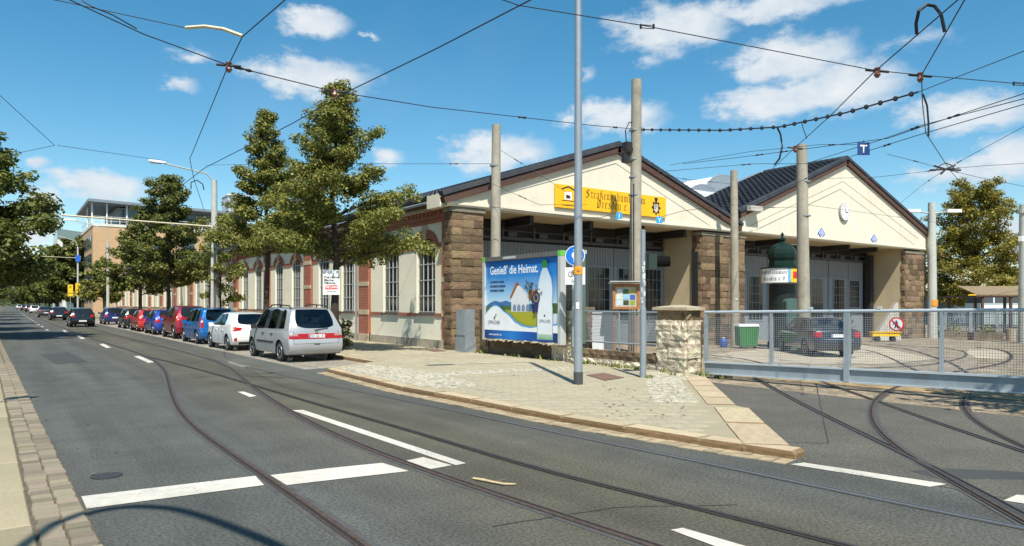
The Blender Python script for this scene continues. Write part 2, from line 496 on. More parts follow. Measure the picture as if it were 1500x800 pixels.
# ================================================================ THE GROUND
def sheet_mat(name, c1, c2, scale, speck, rough, bump, bscale, stain, tint=None, cobble=None):
    m = mat(name, c1, rough=rough, col2=c2, scale=scale, bump=0, stain=stain, spec=0.35)
    t = m.node_tree; L = t.links.new; b = t.nodes['Principled BSDF']
    tcn = next(n for n in t.nodes if n.type == 'TEX_COORD')
    src = b.inputs['Base Color'].links[0].from_socket
    n = t.nodes.new('ShaderNodeTexNoise'); n.inputs['Scale'].default_value = bscale; n.inputs['Detail'].default_value = 8; n.inputs['Roughness'].default_value = .7
    L(tcn.outputs['Object'], n.inputs['Vector'])
    r = t.nodes.new('ShaderNodeMapRange'); r.inputs['From Min'].default_value = .3; r.inputs['From Max'].default_value = .7
    r.inputs['To Min'].default_value = 1 - speck; r.inputs['To Max'].default_value = 1 + speck
    L(n.outputs['Fac'], r.inputs['Value'])
    h = t.nodes.new('ShaderNodeHueSaturation'); L(src, h.inputs['Color']); L(r.outputs[0], h.inputs['Value'])
    src = h.outputs[0]; hgt = n.outputs['Fac']
    if tint:                              # (x centre, half width, colour factor): rust and brake dust along the track
        sp = t.nodes.new('ShaderNodeSeparateXYZ'); L(tcn.outputs['Object'], sp.inputs[0])
        nn = t.nodes.new('ShaderNodeTexNoise'); nn.inputs['Scale'].default_value = .35; nn.inputs['Detail'].default_value = 4
        L(tcn.outputs['Object'], nn.inputs['Vector'])
        a = t.nodes.new('ShaderNodeMath'); a.operation = 'SUBTRACT'; L(sp.outputs[0], a.inputs[0]); a.inputs[1].default_value = tint[0]
        ab = t.nodes.new('ShaderNodeMath'); ab.operation = 'ABSOLUTE'; L(a.outputs[0], ab.inputs[0])
        ad = t.nodes.new('ShaderNodeMath'); ad.operation = 'MULTIPLY_ADD'; L(nn.outputs['Fac'], ad.inputs[0]); ad.inputs[1].default_value = 1.6
        L(ab.outputs[0], ad.inputs[2])
        mr_ = t.nodes.new('ShaderNodeMapRange'); L(ad.outputs[0], mr_.inputs['Value'])
        mr_.inputs['From Min'].default_value = tint[1]; mr_.inputs['From Max'].default_value = tint[1] + 1.5
        mr_.inputs['To Min'].default_value = 1; mr_.inputs['To Max'].default_value = 0
        mxn = t.nodes.new('ShaderNodeMix'); mxn.data_type = 'RGBA'; mxn.blend_type = 'MULTIPLY'
        L(mr_.outputs[0], mxn.inputs['Factor']); L(src, mxn.inputs['A']); mxn.inputs['B'].default_value = (*tint[2], 1)
        src = mxn.outputs['Result']
    if cobble:                            # scale, joint darkness
        v = t.nodes.new('ShaderNodeTexVoronoi'); v.feature = 'DISTANCE_TO_EDGE'; v.inputs['Scale'].default_value = cobble[0]
        v.inputs['Randomness'].default_value = .75
        L(tcn.outputs['Object'], v.inputs['Vector'])
        v2 = t.nodes.new('ShaderNodeTexVoronoi'); v2.inputs['Scale'].default_value = cobble[0]; v2.inputs['Randomness'].default_value = .75
        L(tcn.outputs['Object'], v2.inputs['Vector'])
        j = t.nodes.new('ShaderNodeMapRange'); L(v.outputs['Distance'], j.inputs['Value'])
        j.inputs['From Max'].default_value = .09; j.inputs['To Min'].default_value = cobble[1]; j.inputs['To Max'].default_value = 1
        h2 = t.nodes.new('ShaderNodeHueSaturation'); L(src, h2.inputs['Color'])
        sx = t.nodes.new('ShaderNodeSeparateColor'); L(v2.outputs['Color'], sx.inputs[0])
        ml = t.nodes.new('ShaderNodeMath'); ml.operation = 'MULTIPLY_ADD'; L(sx.outputs[0], ml.inputs[0]); ml.inputs[1].default_value = .5; ml.inputs[2].default_value = .75
        m3 = t.nodes.new('ShaderNodeMath'); m3.operation = 'MULTIPLY'; L(ml.outputs[0], m3.inputs[0]); L(j.outputs[0], m3.inputs[1])
        L(m3.outputs[0], h2.inputs['Value']); src = h2.outputs[0]; hgt = j.outputs[0]
    if tint:                              # polish and oil drawn out along the lanes
        mp = t.nodes.new('ShaderNodeMapping'); mp.inputs['Scale'].default_value = (1, .045, 1); L(tcn.outputs['Object'], mp.inputs[0])
        n5 = t.nodes.new('ShaderNodeTexNoise'); n5.inputs['Scale'].default_value = 1.5; n5.inputs['Detail'].default_value = 4; L(mp.outputs[0], n5.inputs['Vector'])
        r5 = t.nodes.new('ShaderNodeMapRange'); r5.inputs['From Min'].default_value = .35; r5.inputs['From Max'].default_value = .65
        r5.inputs['To Min'].default_value = .80; r5.inputs['To Max'].default_value = 1.12; L(n5.outputs['Fac'], r5.inputs['Value'])
        h5 = t.nodes.new('ShaderNodeHueSaturation'); L(src, h5.inputs['Color']); L(r5.outputs[0], h5.inputs['Value']); src = h5.outputs[0]
    L(src, b.inputs['Base Color'])
    bp = t.nodes.new('ShaderNodeBump'); bp.inputs['Strength'].default_value = bump; bp.inputs['Distance'].default_value = .02
    L(hgt, bp.inputs['Height']); L(bp.outputs[0], b.inputs['Normal'])
    return m
M_earth = sheet_mat('dusty_earth', (.17, .14, .095), (.10, .085, .06), .4, .2, .95, .4, 6, .2)
M_asph = sheet_mat('road_asphalt', (.100, .104, .090), (.086, .090, .080), 1.1, .70, .88, .6, 34, .14, tint=(4.6, 1.4, (1.06, .95, .78)))
M_drive = sheet_mat('driveway_asphalt', (.120, .114, .092), (.098, .094, .077), 1.6, .65, .9, .6, 34, .16)
M_bay = sheet_mat('parking_setts', (.36, .32, .25), (.28, .25, .20), .8, .15, .9, .5, 8, .15, cobble=(10.5, .72))
M_pave = sheet_mat('paving_bed', (.375, .33, .22), (.32, .28, .185), 1.2, .12, .92, .3, 60, .12)
M_yard = sheet_mat('yard_setts', (.36, .29, .195), (.26, .21, .145), .7, .2, .92, .5, 30, .2, cobble=(5.5, .5))
M_dirt = sheet_mat('yard_dirt', (.46, .31, .15), (.24, .18, .10), 2.2, .3, .95, .5, 30, .25)
M_concrete_pad = sheet_mat('yard_concrete', (.48, .41, .30), (.40, .34, .25), 1.2, .12, .9, .2, 60, .15)

mb = MB()
xs = [-3000, 13.2, 50.2, 3000]
for i in range(3):
    mb.quad((xs[i], -3000, gz(xs[i]) - .03), (xs[i + 1], -3000, gz(xs[i + 1]) - .03), (xs[i + 1], 3000, gz(xs[i + 1]) - .03), (xs[i], 3000, gz(xs[i]) - .03))
struct('ground', mb, M_earth)
mb = MB()
mb.poly([(.2, -40, 0), (13.35, -40, 0), (13.35, 19.4, 0), (6.75, 19.4, 0), (6.75, 600, 0), (-1.2, 600, 0), (-1.2, 60, 0), (-.3, 40, 0)])
struct('road', mb, M_asph)
mb = MB()
g0, g1 = at_ground(1031, 556), at_ground(1500, 600)
c1 = at_ground(1166, 676)
mb.poly([(c1.x + .05, c1.y - .1, .004), (8.2, -6, .004), (13.3, -6, .004), (13.3, 4.6, .004), (13.3, 11.2, .004), (12.6, 11.3, .004)])
struct('driveway', mb, M_drive)
mb = MB()
mb.poly([(6.75, 19.35, .004), (9.0, 19.35, .004), (9.0, 140, .004), (6.75, 140, .004)])
struct('parking_strip', mb, M_bay)
# depot yard, falling gently away from the street
mb = MB()
ys = [-30, 60]
for (xa, xb) in ((13.2, 50.2), (50.2, 130)):
    mb.quad((xa, -30, gz(xa) - .002), (xb, -30, gz(xb) - .002), (xb, 60, gz(xb) - .002), (xa, 60, gz(xa) - .002))
struct('depot_yard', mb, M_yard)
def lay(poly_px, dz):
    return [(p.x, p.y, p.z + dz) for p in (at_ground(u, v) for u, v in poly_px)]
mb = MB()
mb.poly(lay([(1028, 548), (1250, 566), (1500, 588), (1600, 602), (1600, 570), (1300, 548), (1100, 536), (1028, 536)], .008))
struct('dirt_strip', mb, M_dirt)
mb = MB()
mb.poly(lay([(1028, 521), (1100, 513), (1170, 506), (1240, 503), (1300, 511), (1370, 526), (1300, 533), (1200, 533), (1100, 531)], .005))
mb.poly(lay([(1420, 512), (1460, 513), (1478, 520), (1470, 527), (1432, 525), (1415, 518)], .005))
struct('concrete_yard_patch', mb, M_concrete_pad)

# ---------------------------------------------------------------- sidewalk, kerb, slabs, small setts
M_slab = mat('beige_paving_slab', (.375, .33, .225), rough=.9, var=.16, scale=5, bump=.25, bscale=50, obj_var=.045, hue=.004, stain=.14)
M_kerb = mat('ochre_kerb_granite', (.45, .36, .23), rough=.85, var=.16, scale=5, bump=.4, bscale=30, obj_var=.10, hue=.008)
M_mosaic = mat('pale_mosaic_sett', (.47, .43, .33), rough=.85, var=.1, scale=20, isl=.30)
M_gran = mat('granite_walk_slab', (.33, .285, .175), rough=.85, var=.12, scale=30, bump=.3, bscale=70, obj_var=.14, hue=.012, stain=.12)
M_gutter = mat('weathered_gutter_sett', (.245, .205, .14), rough=.85, var=.22, scale=8, bump=.5, bscale=26, obj_var=.26, hue=.018)
M_joint = mat('joint_sand', (.11, .09, .06), rough=.95, var=.3, scale=9, bump=.4, bscale=60)
KZ = .105
kerb_px = [(480, 540), (588, 566), (696, 585), (772, 600), (852, 614), (920, 624.5), (1000, 637), (1044, 644), (1166, 661)]
kerb = [at_z(u, v, KZ) for u, v in kerb_px]
edge = [at_z(u, v, KZ) for u, v in [(1118, 619), (1095, 597), (1077, 593), (1040, 559), (1033, 552)]]
mb = MB()
out = [(p.x, p.y) for p in kerb] + [(p.x, p.y) for p in edge] + [(13.8, 11.6), (13.8, 22.6), (13.72, 23.0), (13.72, 140), (9.0, 140), (9.0, 19.6)]
mb.prism([(x, y, -.05) for x, y in out], (0, 0, .145))
sidewalk = struct('sidewalk', mb, M_pave)
def sample_line(pts, step):
    segs = []; acc = 0
    pts = [Vector((p[0], p[1], 0)) for p in pts]
    L_ = [0]
    for a, b in zip(pts, pts[1:]): L_.append(L_[-1] + (b - a).length)
    n = max(1, round(L_[-1] / step)); res = []
    for k in range(n + 1):
        s = L_[-1] * k / n
        i = max(j for j in range(len(pts)) if L_[j] <= s + 1e-6); i = min(i, len(pts) - 2)
        t = (s - L_[i]) / (L_[i + 1] - L_[i])
        res.append(pts[i].lerp(pts[i + 1], t))
    return res
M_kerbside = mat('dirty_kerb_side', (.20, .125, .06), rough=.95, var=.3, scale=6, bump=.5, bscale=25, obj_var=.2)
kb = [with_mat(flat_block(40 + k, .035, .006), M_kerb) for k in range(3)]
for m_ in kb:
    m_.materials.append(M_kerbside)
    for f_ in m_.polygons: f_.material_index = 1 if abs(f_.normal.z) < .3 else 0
def kerb_row(pts, step, width, ztop, h, inward, parent):
    q = sample_line(pts, step)
    for i, (a, b) in enumerate(zip(q, q[1:])):
        d = b - a; nrm = Vector((-d.y, d.x, 0)).normalized() * inward
        c = (a + b) / 2 + nrm * (width / 2 - .025)
        o = piece('kerbstone', kb[i % 3], parent, (c.x, c.y, ztop + rnd.uniform(-.004, .004)), (d.length - .012, width, h), math.atan2(d.y, d.x))
kerb_row([(p.x, p.y) for p in kerb], 1.25, .30, KZ, .16, 1, sidewalk)
kerb_row([(9.0, 19.6), (9.0, 75)], 1.3, .18, KZ, .16, -1, sidewalk)
kerb_row([(kerb[0].x, kerb[0].y), (9.0, 19.6)], 1.0, .2, KZ, .16, -1, sidewalk)
ew = [(kerb[-1].x + .22, kerb[-1].y + .22), (edge[0].x, edge[0].y), (edge[1].x, edge[1].y)]
kerb_row([(p[0], p[1]) for p in ew], 1.3, .58, KZ + .003, .2, 1, sidewalk)
kerb_row([(edge[2].x, edge[2].y), (edge[3].x, edge[3].y), (edge[4].x, edge[4].y)], 1.0, .5, KZ + .003, .2, 1, sidewalk)
def inside(x, y, poly):
    c = False
    for (ax, ay), (bx, by) in zip(poly, poly[1:] + poly[:1]):
        if (ay > y) != (by > y) and x < (bx - ax) * (y - ay) / (by - ay) + ax: c = not c
    return c
mosA = [(p.x, p.y) for p in (at_z(u, v, KZ) for u, v in [(490, 541), (535, 533), (585, 538), (640, 547), (700, 562), (690, 567), (640, 568), (585, 560), (540, 552)])]
mosB = [(p.x, p.y) for p in (at_z(u, v, KZ) for u, v in [(946, 557), (1006, 549), (1040, 589), (956, 589)])]
mosC = [(p.x, p.y) for p in (at_z(u, v, KZ) for u, v in [(600, 549), (720, 541), (840, 538), (842, 542), (720, 546), (640, 551)])]
mosD = [(p.x, p.y) for p in (at_z(u, v, KZ) for u, v in [(940, 548), (960, 541), (1004, 549), (1000, 553), (950, 556)])]
slab_poly = [(p.x, p.y) for p in kerb] + [(edge[0].x, edge[0].y), (edge[2].x, edge[2].y), (edge[3].x, edge[3].y), (13.6, 11.7), (13.6, 22.6), (13.4, 30), (9.3, 30), (9.3, 19.7)]
def off_kerb(x, y, m):
    p = Vector((x, y))
    for a, b in zip(kerb, kerb[1:]):
        A, B = Vector((a.x, a.y)), Vector((b.x, b.y)); t = max(0, min(1, (p - A).dot(B - A) / (B - A).length_squared))
        if (p - A.lerp(B, t)).length < m: return False
    A, B = Vector((kerb[-1].x, kerb[-1].y)), Vector((edge[1].x, edge[1].y)); t = max(0, min(1, (p - A).dot(B - A) / (B - A).length_squared))
    if (p - A.lerp(B, t)).length < m + .42: return False
    A, B = Vector((edge[2].x, edge[2].y)), Vector((edge[3].x, edge[3].y)); t = max(0, min(1, (p - A).dot(B - A) / (B - A).length_squared))
    return (p - A.lerp(B, t)).length > m + .3
cells = []
g = .35; ca, sa = math.cos(-YAW), math.sin(-YAW)
for i in range(-60, 90):
    for j in range(-10, 130):
        lx, ly = (i + .5 * (j % 2)) * g, j * g
        x, y = lx * ca - ly * sa, lx * sa + ly * ca
        if not (4 < x < 14 and 3 < y < 30): continue
        if inside(x, y, slab_poly) and off_kerb(x, y, .45) and not any(inside(x, y, q) for q in (mosA, mosB, mosC, mosD)):
            cells.append((math.hypot(x, y), x, y))
cells.sort()
sl = [with_mat(flat_block(60 + k, .02, .008), M_slab) for k in range(4)]
for k, (d_, x, y) in enumerate(cells[:290]):
    piece('paving_slab', sl[k % 4], sidewalk, (x, y, .1 + rnd.uniform(-.0025, .0025)), (g - .008, g - .008, .03), -YAW + rnd.uniform(-.01, .01))
mb = MB()
def flat_tile(mb, x, y, z, a, rz, h=.012):
    c, s = math.cos(rz) * a / 2, math.sin(rz) * a / 2
    p = [(x - c + s, y - s - c, z), (x + c + s, y + s - c, z), (x + c - s, y + s + c, z), (x - c - s, y - s + c, z)]
    b = [(q[0], q[1], z - h) for q in p]
    mb.add(p + b, [(0, 1, 2, 3)] + [(i, i + 4, (i + 1) % 4 + 4, (i + 1) % 4) for i in range(4)])
for (d_, x, y) in cells[290:]:
    flat_tile(mb, x, y, .1 + rnd.uniform(-.0025, .0025), g - .012, -YAW + rnd.uniform(-.01, .01))
tag(mb.build('paving_slabs', M_slab, sidewalk), kind='stuff')
mb = MB()
for q in (mosA, mosB, mosC, mosD):
    x0, x1 = min(p[0] for p in q), max(p[0] for p in q); y0, y1 = min(p[1] for p in q), max(p[1] for p in q)
    for i in range(int((x1 - x0) / .085) + 1):
        for j in range(int((y1 - y0) / .085) + 1):
            x, y = x0 + i * .085 + rnd.uniform(-.012, .012), y0 + j * .085 + rnd.uniform(-.012, .012)
            if inside(x, y, q) and off_kerb(x, y, .3):
                flat_tile(mb, x, y, .1 + rnd.uniform(-.004, .006), .068 + rnd.uniform(-.01, .008), rnd.uniform(-.3, .3))
tag(mb.build('mosaic_setts', M_mosaic, sidewalk), kind='stuff')
# strip of worn setts at the foot of the kerb
mb = MB()
q = sample_line([(p.x, p.y) for p in kerb], .17)
for a, b in zip(q, q[1:]):
    d = (b - a).normalized(); nrm = Vector((d.y, -d.x, 0))
    for row in range(2):
        c = (a + b) / 2 + nrm * (.085 + row * .14)
        flat_tile(mb, c.x, c.y, .012 + rnd.uniform(-.004, .006), .160 + rnd.uniform(-.012, .006), math.atan2(d.y, d.x) + rnd.uniform(-.04, .04))
M_foot = mat('ochre_gutter_sett', (.34, .27, .165), rough=.9, var=.18, scale=9, isl=.2, bump=.3, bscale=30)
o = mb.build('kerb_gutter', M_foot); o['kind'] = 'structure'
# left sidewalk: granite slabs and a gutter of setts
lx_slab = lambda y: .35 - .0215 * y
lx_cob = lambda y: .72 - .0215 * y
mb = MB()
mb.prism([(-6, -8, -.03), (lx_cob(-8), -8, -.03), (lx_cob(60), 60, -.03), (lx_cob(60) - .3, 140, -.03), (lx_cob(60) - .3, 600, -.03), (-6, 600, -.03)], (0, 0, .04))
walk = struct('street_walk', mb, M_joint)
gs = [with_mat(flat_block(80 + k, .012, .004), M_gran) for k in range(4)]
ybs = [2.6, 4.1, 5.6, 6.95, 8.35, 9.8] + [9.8 + 1.35 * k for k in range(1, 34)]
for k, (a, b) in enumerate(zip(ybs, ybs[1:])):
    yc = (a + b) / 2
    for (w0, w1) in ((0, 1.05), (1.05, 2.1)):
        o = piece('granite_slab', gs[(k + int(w0)) % 4], walk, (lx_slab(yc) - .02 - (w0 + w1) / 2, yc, .03 + rnd.uniform(-.004, .004)), (w1 - w0 - .015, b - a - .015, .04), .0215)
cs = [with_mat(flat_block(90 + k, .035, .035), M_gutter) for k in range(6)]
n_c = 0; y = 4.2; extra = MB()
while y < 46:
    for c_ in range(2):
        L_ = rnd.uniform(.125, .175)
        wd = .365 / 2 + rnd.uniform(-.02, .02)
        x = lx_slab(y) - .005 + .37 * (.25 + .5 * c_)
        if n_c < 296:
            piece('gutter_sett', cs[rnd.randrange(6)], walk, (x, y + rnd.uniform(-.02, .02), .026 + rnd.uniform(-.005, .007)), (wd - .006, L_ - .006, .04), .02 + rnd.uniform(-.05, .05))
            n_c += 1
        else:
            flat_tile(extra, x, y, .026 + rnd.uniform(-.005, .006), .15, rnd.uniform(-.05, .05))
    y += .15
tag(extra.build('gutter_setts', M_gutter, walk), kind='stuff')
# fringe of weeds where setts meet asphalt
M_weed = mat('weed_green', (.17, .19, .05), rough=.7, var=.3, scale=9, isl=.35)

# ---------------------------------------------------------------- painted markings
M_paint = mat('road_paint', (.60, .565, .48), rough=.75, var=.10, scale=9, stain=.25)
def worn(m, lo=.27, hi=.42, sc=34):
    """let the asphalt show through worn paint: colour breaks up by noise"""
    t = m.node_tree; b = t.nodes['Principled BSDF']; L = t.links.new
    src = b.inputs['Base Color'].links[0].from_socket
    n = t.nodes.new('ShaderNodeTexNoise'); n.inputs['Scale'].default_value = sc; n.inputs['Detail'].default_value = 8; n.inputs['Roughness'].default_value = .75
    tcn = next(q for q in t.nodes if q.type == 'TEX_COORD'); L(tcn.outputs['Object'], n.inputs['Vector'])
    r = t.nodes.new('ShaderNodeMapRange'); r.inputs['From Min'].default_value = lo; r.inputs['From Max'].default_value = hi
    n2 = t.nodes.new('ShaderNodeTexNoise'); n2.inputs['Scale'].default_value = 1.6; n2.inputs['Detail'].default_value = 3; L(tcn.outputs['Object'], n2.inputs['Vector'])
    m2 = t.nodes.new('ShaderNodeMath'); m2.operation = 'MULTIPLY_ADD'; L(n2.outputs['Fac'], m2.inputs[0]); m2.inputs[1].default_value = -.55; m2.inputs[2].default_value = .28
    m3 = t.nodes.new('ShaderNodeMath'); m3.operation = 'ADD'; L(n.outputs['Fac'], m3.inputs[0]); L(m2.outputs[0], m3.inputs[1])
    L(m3.outputs[0], r.inputs['Value'])
    mx_ = t.nodes.new('ShaderNodeMix'); mx_.data_type = 'RGBA'; mx_.inputs['A'].default_value = (.13, .125, .115, 1)
    L(src, mx_.inputs['B']); L(r.outputs[0], mx_.inputs['Factor']); L(mx_.outputs['Result'], b.inputs['Base Color'])
worn(M_paint)
def marking(px, name='road_marking'):
    mb = MB(); mb.poly([(p.x, p.y, .006) for p in (at_z(u, v, .006) for u, v in px)])
    struct(name, mb, M_paint)
marking([(119, 727), (374, 697), (387, 710.5), (127, 745)], 'stop_line')
marking([(396, 696), (480, 686), (560, 678), (599, 690), (480, 703.5), (420, 710.5)], 'stop_line')
marking([(593, 675), (620, 669.5), (662, 681.5), (631, 687)], 'stop_line')
marking([(428, 601), (444, 600.5), (683, 678.5), (668, 681.5)], 'lane_line')
for q in ([(348, 574), (357, 573.6), (376, 580), (366, 581.6)], [(196, 522), (204, 521.3), (226, 530.5), (217, 531.5)], [(145, 504), (152, 503.5), (163, 509.2), (156, 510)],
          [(111, 491.5), (117, 491), (125, 496), (119, 496.6)], [(91, 484), (95, 483.7), (101, 487), (96, 487.3)],
          [(1157, 680), (1178, 677.5), (1387, 709), (1362, 713)], [(1470, 733), (1490, 724.5), (1530, 729), (1530, 742)],
          [(982, 776), (1000, 773), (1110, 805), (1070, 808)], [(330, 531), (336, 530), (366, 537), (358, 538)]):
    marking(q, 'lane_dash')
y = 58.0
for k in range(14):
    mb = MB(); x = lx_cob(y) * .4 + 2.3
    mb.quad((2.25, y, .006), (2.40, y, .006), (2.40, y + 2.2, .006), (2.25, y + 2.2, .006)); struct('lane_dash', mb, M_paint); y += 8.0

# ---------------------------------------------------------------- tram rails
M_rail = mat('worn_rail_steel', (.10, .085, .075), rough=.45, metal=.6, var=.25, scale=30)
M_rust = mat('rusty_rail', (.105, .075, .058), rough=.6, metal=.35, var=.3, scale=20)
M_groove = mat('groove_dirt_shade', (.022, .019, .017), rough=.95, var=.4, scale=14)  # dirt darkened further to stand for the shade of a deep groove
M_seal = mat('bitumen_seam', (.074, .074, .072), rough=.8, var=.25, scale=6, bump=.3, bscale=80)
M_shine = mat('polished_rail_steel', (.27, .265, .26), rough=.45, metal=.7, var=.12, scale=30)
def smooth_line(pts, n=6):
    P_ = [pts[0]] + list(pts) + [pts[-1]]; res = []
    for i in range(1, len(P_) - 2):
        a, b, c, d = P_[i - 1], P_[i], P_[i + 1], P_[i + 2]
        for k in range(n):
            t = k / n
            res.append(.5 * ((2 * b) + (c - a) * t + (2 * a - 5 * b + 4 * c - d) * t * t + (3 * b - a - 3 * c + d) * t ** 3))
    res.append(P_[-2]); return res
def ribbon(mb, pts, off, w, z, h=None):
    L_ = []; n = len(pts)
    for i, p in enumerate(pts):
        d = (pts[min(i + 1, n - 1)] - pts[max(i - 1, 0)]); d.z = 0; d.normalize()
        nr = Vector((d.y, -d.x, 0))
        q = []
        for s in (-.5, .5):
            c = p + nr * (off + s * w)
            q.append((c.x, c.y, gz(c.x) + z))
        L_.append(q)
    for a, b in zip(L_, L_[1:]):
        mb.quad(a[0], a[1], b[1], b[0])
        if h:
            for s in (0, 1):
                mb.quad(a[s], b[s], (b[s][0], b[s][1], b[s][2] - h), (a[s][0], a[s][1], a[s][2] - h))
def rail(pts, m=None, side=1, seal=.30, zoff=0.0, pre=(), post=()):
    q = [Vector(p) for p in pre] + [at_ground(u, v) for u, v in pts] + [Vector(p) for p in post]
    q = sample_line([tuple(p) for p in smooth_line(q)], .45)
    for _ in range(14):
        q = [q[0]] + [(a + b * 2 + c) / 4 for a, b, c in zip(q, q[1:], q[2:])] + [q[-1]]
    z = .0095 + zoff
    mb = MB(); mb.cur = 0
    ribbon(mb, q, 0, .045, z + .005, .012)
    ribbon(mb, q, side * .066, .014, z + .004, .012)
    mb.cur = 1; ribbon(mb, q, side * .041, .038, z - .004)
    mb.cur = 2; ribbon(mb, q, side * .02, seal * .62, z - .0065 - .0004 * rnd.random())
    o = mb.build('tram_rail', [m or M_rail, M_groove, M_seal]); o['kind'] = 'structure'
    return o
far = lambda x: [(x, 420, 0), (x, 200, 0), (x, 110, 0)]
rail([(242, 541), (251, 568), (261, 596), (288, 628), (352, 672), (400, 704), (520, 788), (600, 845)], M_rust, 1, .34, pre=[(3.3, 420, 0), (3.3, 200, 0), (3.36, 110, 0), (3.62, 50, 0), (3.92, 33, 0), (3.98, 27, 0)])
rail([(330, 536), (352, 554), (380, 576), (420, 602), (460, 625), (520, 652.5), (600, 684), (720, 724.5), (840, 764), (950, 800), (1100, 850)], M_rust, -1, .30, .0008, pre=[(4.75, 420, 0), (4.75, 200, 0), (4.82, 110, 0), (5.1, 50, 0), (5.38, 33, 0), (5.44, 27, 0)])
rail([(300, 543.5), (360, 561), (480, 596.5), (600, 630), (720, 667), (840, 703.5), (980, 733), (1100, 762), (1236, 798), (1400, 840)], M_rail, 1, .16, .0016, pre=[(3.98, 27.4, 0)])
rail([(428, 553), (480, 565), (620, 592.5), (760, 623.5), (880, 648), (1000, 672.5), (1140, 702), (1300, 736.5), (1500, 779), (1700, 815)], M_shine, -1, .14, .0024, pre=[(5.44, 27.4, 0), (5.58, 22.4, 0)])
rail([(1080, 541), (1100, 551), (1152, 582), (1200, 606), (1300, 656), (1380, 692), (1448, 731), (1500, 761), (1650, 840)], M_rail, -1, .2, .004)
rail([(1372, 555), (1330, 562), (1300, 574), (1283, 588), (1275, 604), (1284, 628), (1312, 657), (1380, 696), (1440, 729), (1520, 775)], M_rust, 1, .3, .0032)
rail([(1150, 541), (1192, 556), (1276, 586), (1380, 624), (1500, 664), (1700, 730)], M_rail, -1, .12, .0024)
rail([(1440, 562), (1424, 574), (1411, 588), (1420, 612), (1460, 638), (1500, 656), (1700, 735)], M_rust, 1, .28, .0016)
for k, q in enumerate(([(1180, 505), (1258, 511), (1296, 521), (1330, 537), (1372, 555)], [(1150, 500), (1258, 504), (1330, 512), (1370, 524), (1397, 533), (1440, 562)],
          [(1300, 505), (1384, 510), (1406, 513), (1418, 519), (1402, 527), (1330, 538), (1150, 541)], [(1431, 509), (1465, 512), (1482, 520), (1472, 532), (1400, 545)],
          [(1030, 520), (1080, 524), (1120, 533), (1150, 541)])):
    rail(q, M_rust, 1, .2, .0008 * k)
# tar seams and mended patches
M_tar = mat('tar_seam', (.038, .038, .038), rough=.7, var=.25, scale=8)
M_mend = sheet_mat('mended_asphalt', (.066, .068, .066), (.055, .057, .057), 1.4, .35, .9, .4, 120, .12)
mb = MB()
for q, w_ in (([(190, 566), (300, 561), (420, 566)], .014), ([(1125, 648), (1215, 650)], .02), ([(1195, 560), (1203, 600), (1213, 650)], .018), ([(720, 772), (900, 744), (1080, 740)], .012), ([(60, 560), (150, 545), (215, 538)], .018)):
    P3 = [at_ground(u, v) for u, v in q]; q2 = []
    for a_, b_ in zip(P3, P3[1:]):
        for k in range(8):
            c_ = a_.lerp(b_, k / 8); q2.append(c_ + Vector((rnd.uniform(-.012, .012), rnd.uniform(-.012, .012), 0)))
    ribbon(mb, q2 + [P3[-1]], 0, w_, .0065)
struct('tar_seam', mb, M_tar)
for q in ([(60, 520), (100, 516), (128, 530), (82, 534)], [(1330, 690), (1390, 687), (1500, 692), (1500, 703), (1370, 701)]):
    mb = MB(); mb.poly([(p.x, p.y, p.z + .0055) for p in (at_ground(u, v) for u, v in q)]); struct('asphalt_patch', mb, M_mend)
# manhole and service covers set in the pavement
M_iron = mat('cast_iron_cover', (.075, .07, .066), rough=.6, metal=.5, var=.25, scale=18, bump=.4, bscale=40)
M_rustplate = mat('rusty_cover_plate', (.20, .12, .085), rough=.8, metal=.2, var=.25, scale=12, bump=.3, bscale=50)
p = at_z(156, 697, .004)
mb = MB(); mb.lathe([(.15, 0), (.15, .006), (.12, .008), (.03, .008)], 20, Matrix.Translation(p)); struct('manhole_cover', mb, M_iron)
mb = MB(); mb.poly([tuple(at_z(u, v, .112)) for u, v in [(858, 549), (885, 546), (915, 553), (886, 557)]]); struct('service_cover', mb, M_rustplate)
mb = MB(); mb.poly([tuple(at_z(u, v, .112)) for u, v in [(622, 512), (640, 511), (655, 514), (635, 515)]]); struct('service_cover', mb, M_rustplate)
# a dry twig on the road and withered leaves on the sidewalk
M_dry = mat('dry_leaf_brown', (.16, .10, .05), rough=.9, var=.4, scale=30, isl=.4)
tq = [at_ground(u, v) + Vector((0, 0, .02)) for u, v in ((693, 703.5), (708, 706), (722, 709), (738, 712), (756, 712))]
tw_ = empty('twig', tq[0], 'pale dry twig lying on the asphalt between the tram rails', 'twig')
mb = MB(); mb.tube(tq, [.012, .016, .013, .014, .006], 6); mb.build('stem', mat('dry_twig_straw', (.50, .40, .22), rough=.9, var=.2, scale=20), tw_, world=True)
mb = MB(); mb.tube([tq[2], tq[2] + Vector((.12, -.05, .02))], .006, 5); mb.build('side_shoot', M_dry, tw_, world=True)
mb = MB()
for k in range(150):
    if k < 60: p = at_z(rnd.uniform(880, 1010), rnd.uniform(562, 612), .103)
    elif k < 110: p = Vector((rnd.uniform(9.2, 13.3), rnd.uniform(12, 27), .103))
    else: p = Vector((rnd.uniform(.4, 1.1), rnd.uniform(6, 30), .012))
    a_ = rnd.uniform(0, 6.28); r_ = rnd.uniform(.018, .05)
    mb.add([(p.x + r_ * math.cos(a_ + t) * (1 if i % 2 else .6), p.y + r_ * math.sin(a_ + t) * (1 if i % 2 else .6), p.z + rnd.uniform(.002, .012)) for i, t in enumerate((0, 1.57, 3.14, 4.71))], [(0, 1, 2, 3)])
tag(mb.build('leaf_litter', M_dry), 'withered brown leaves scattered over the sidewalk slabs', 'leaf litter', kind='stuff')
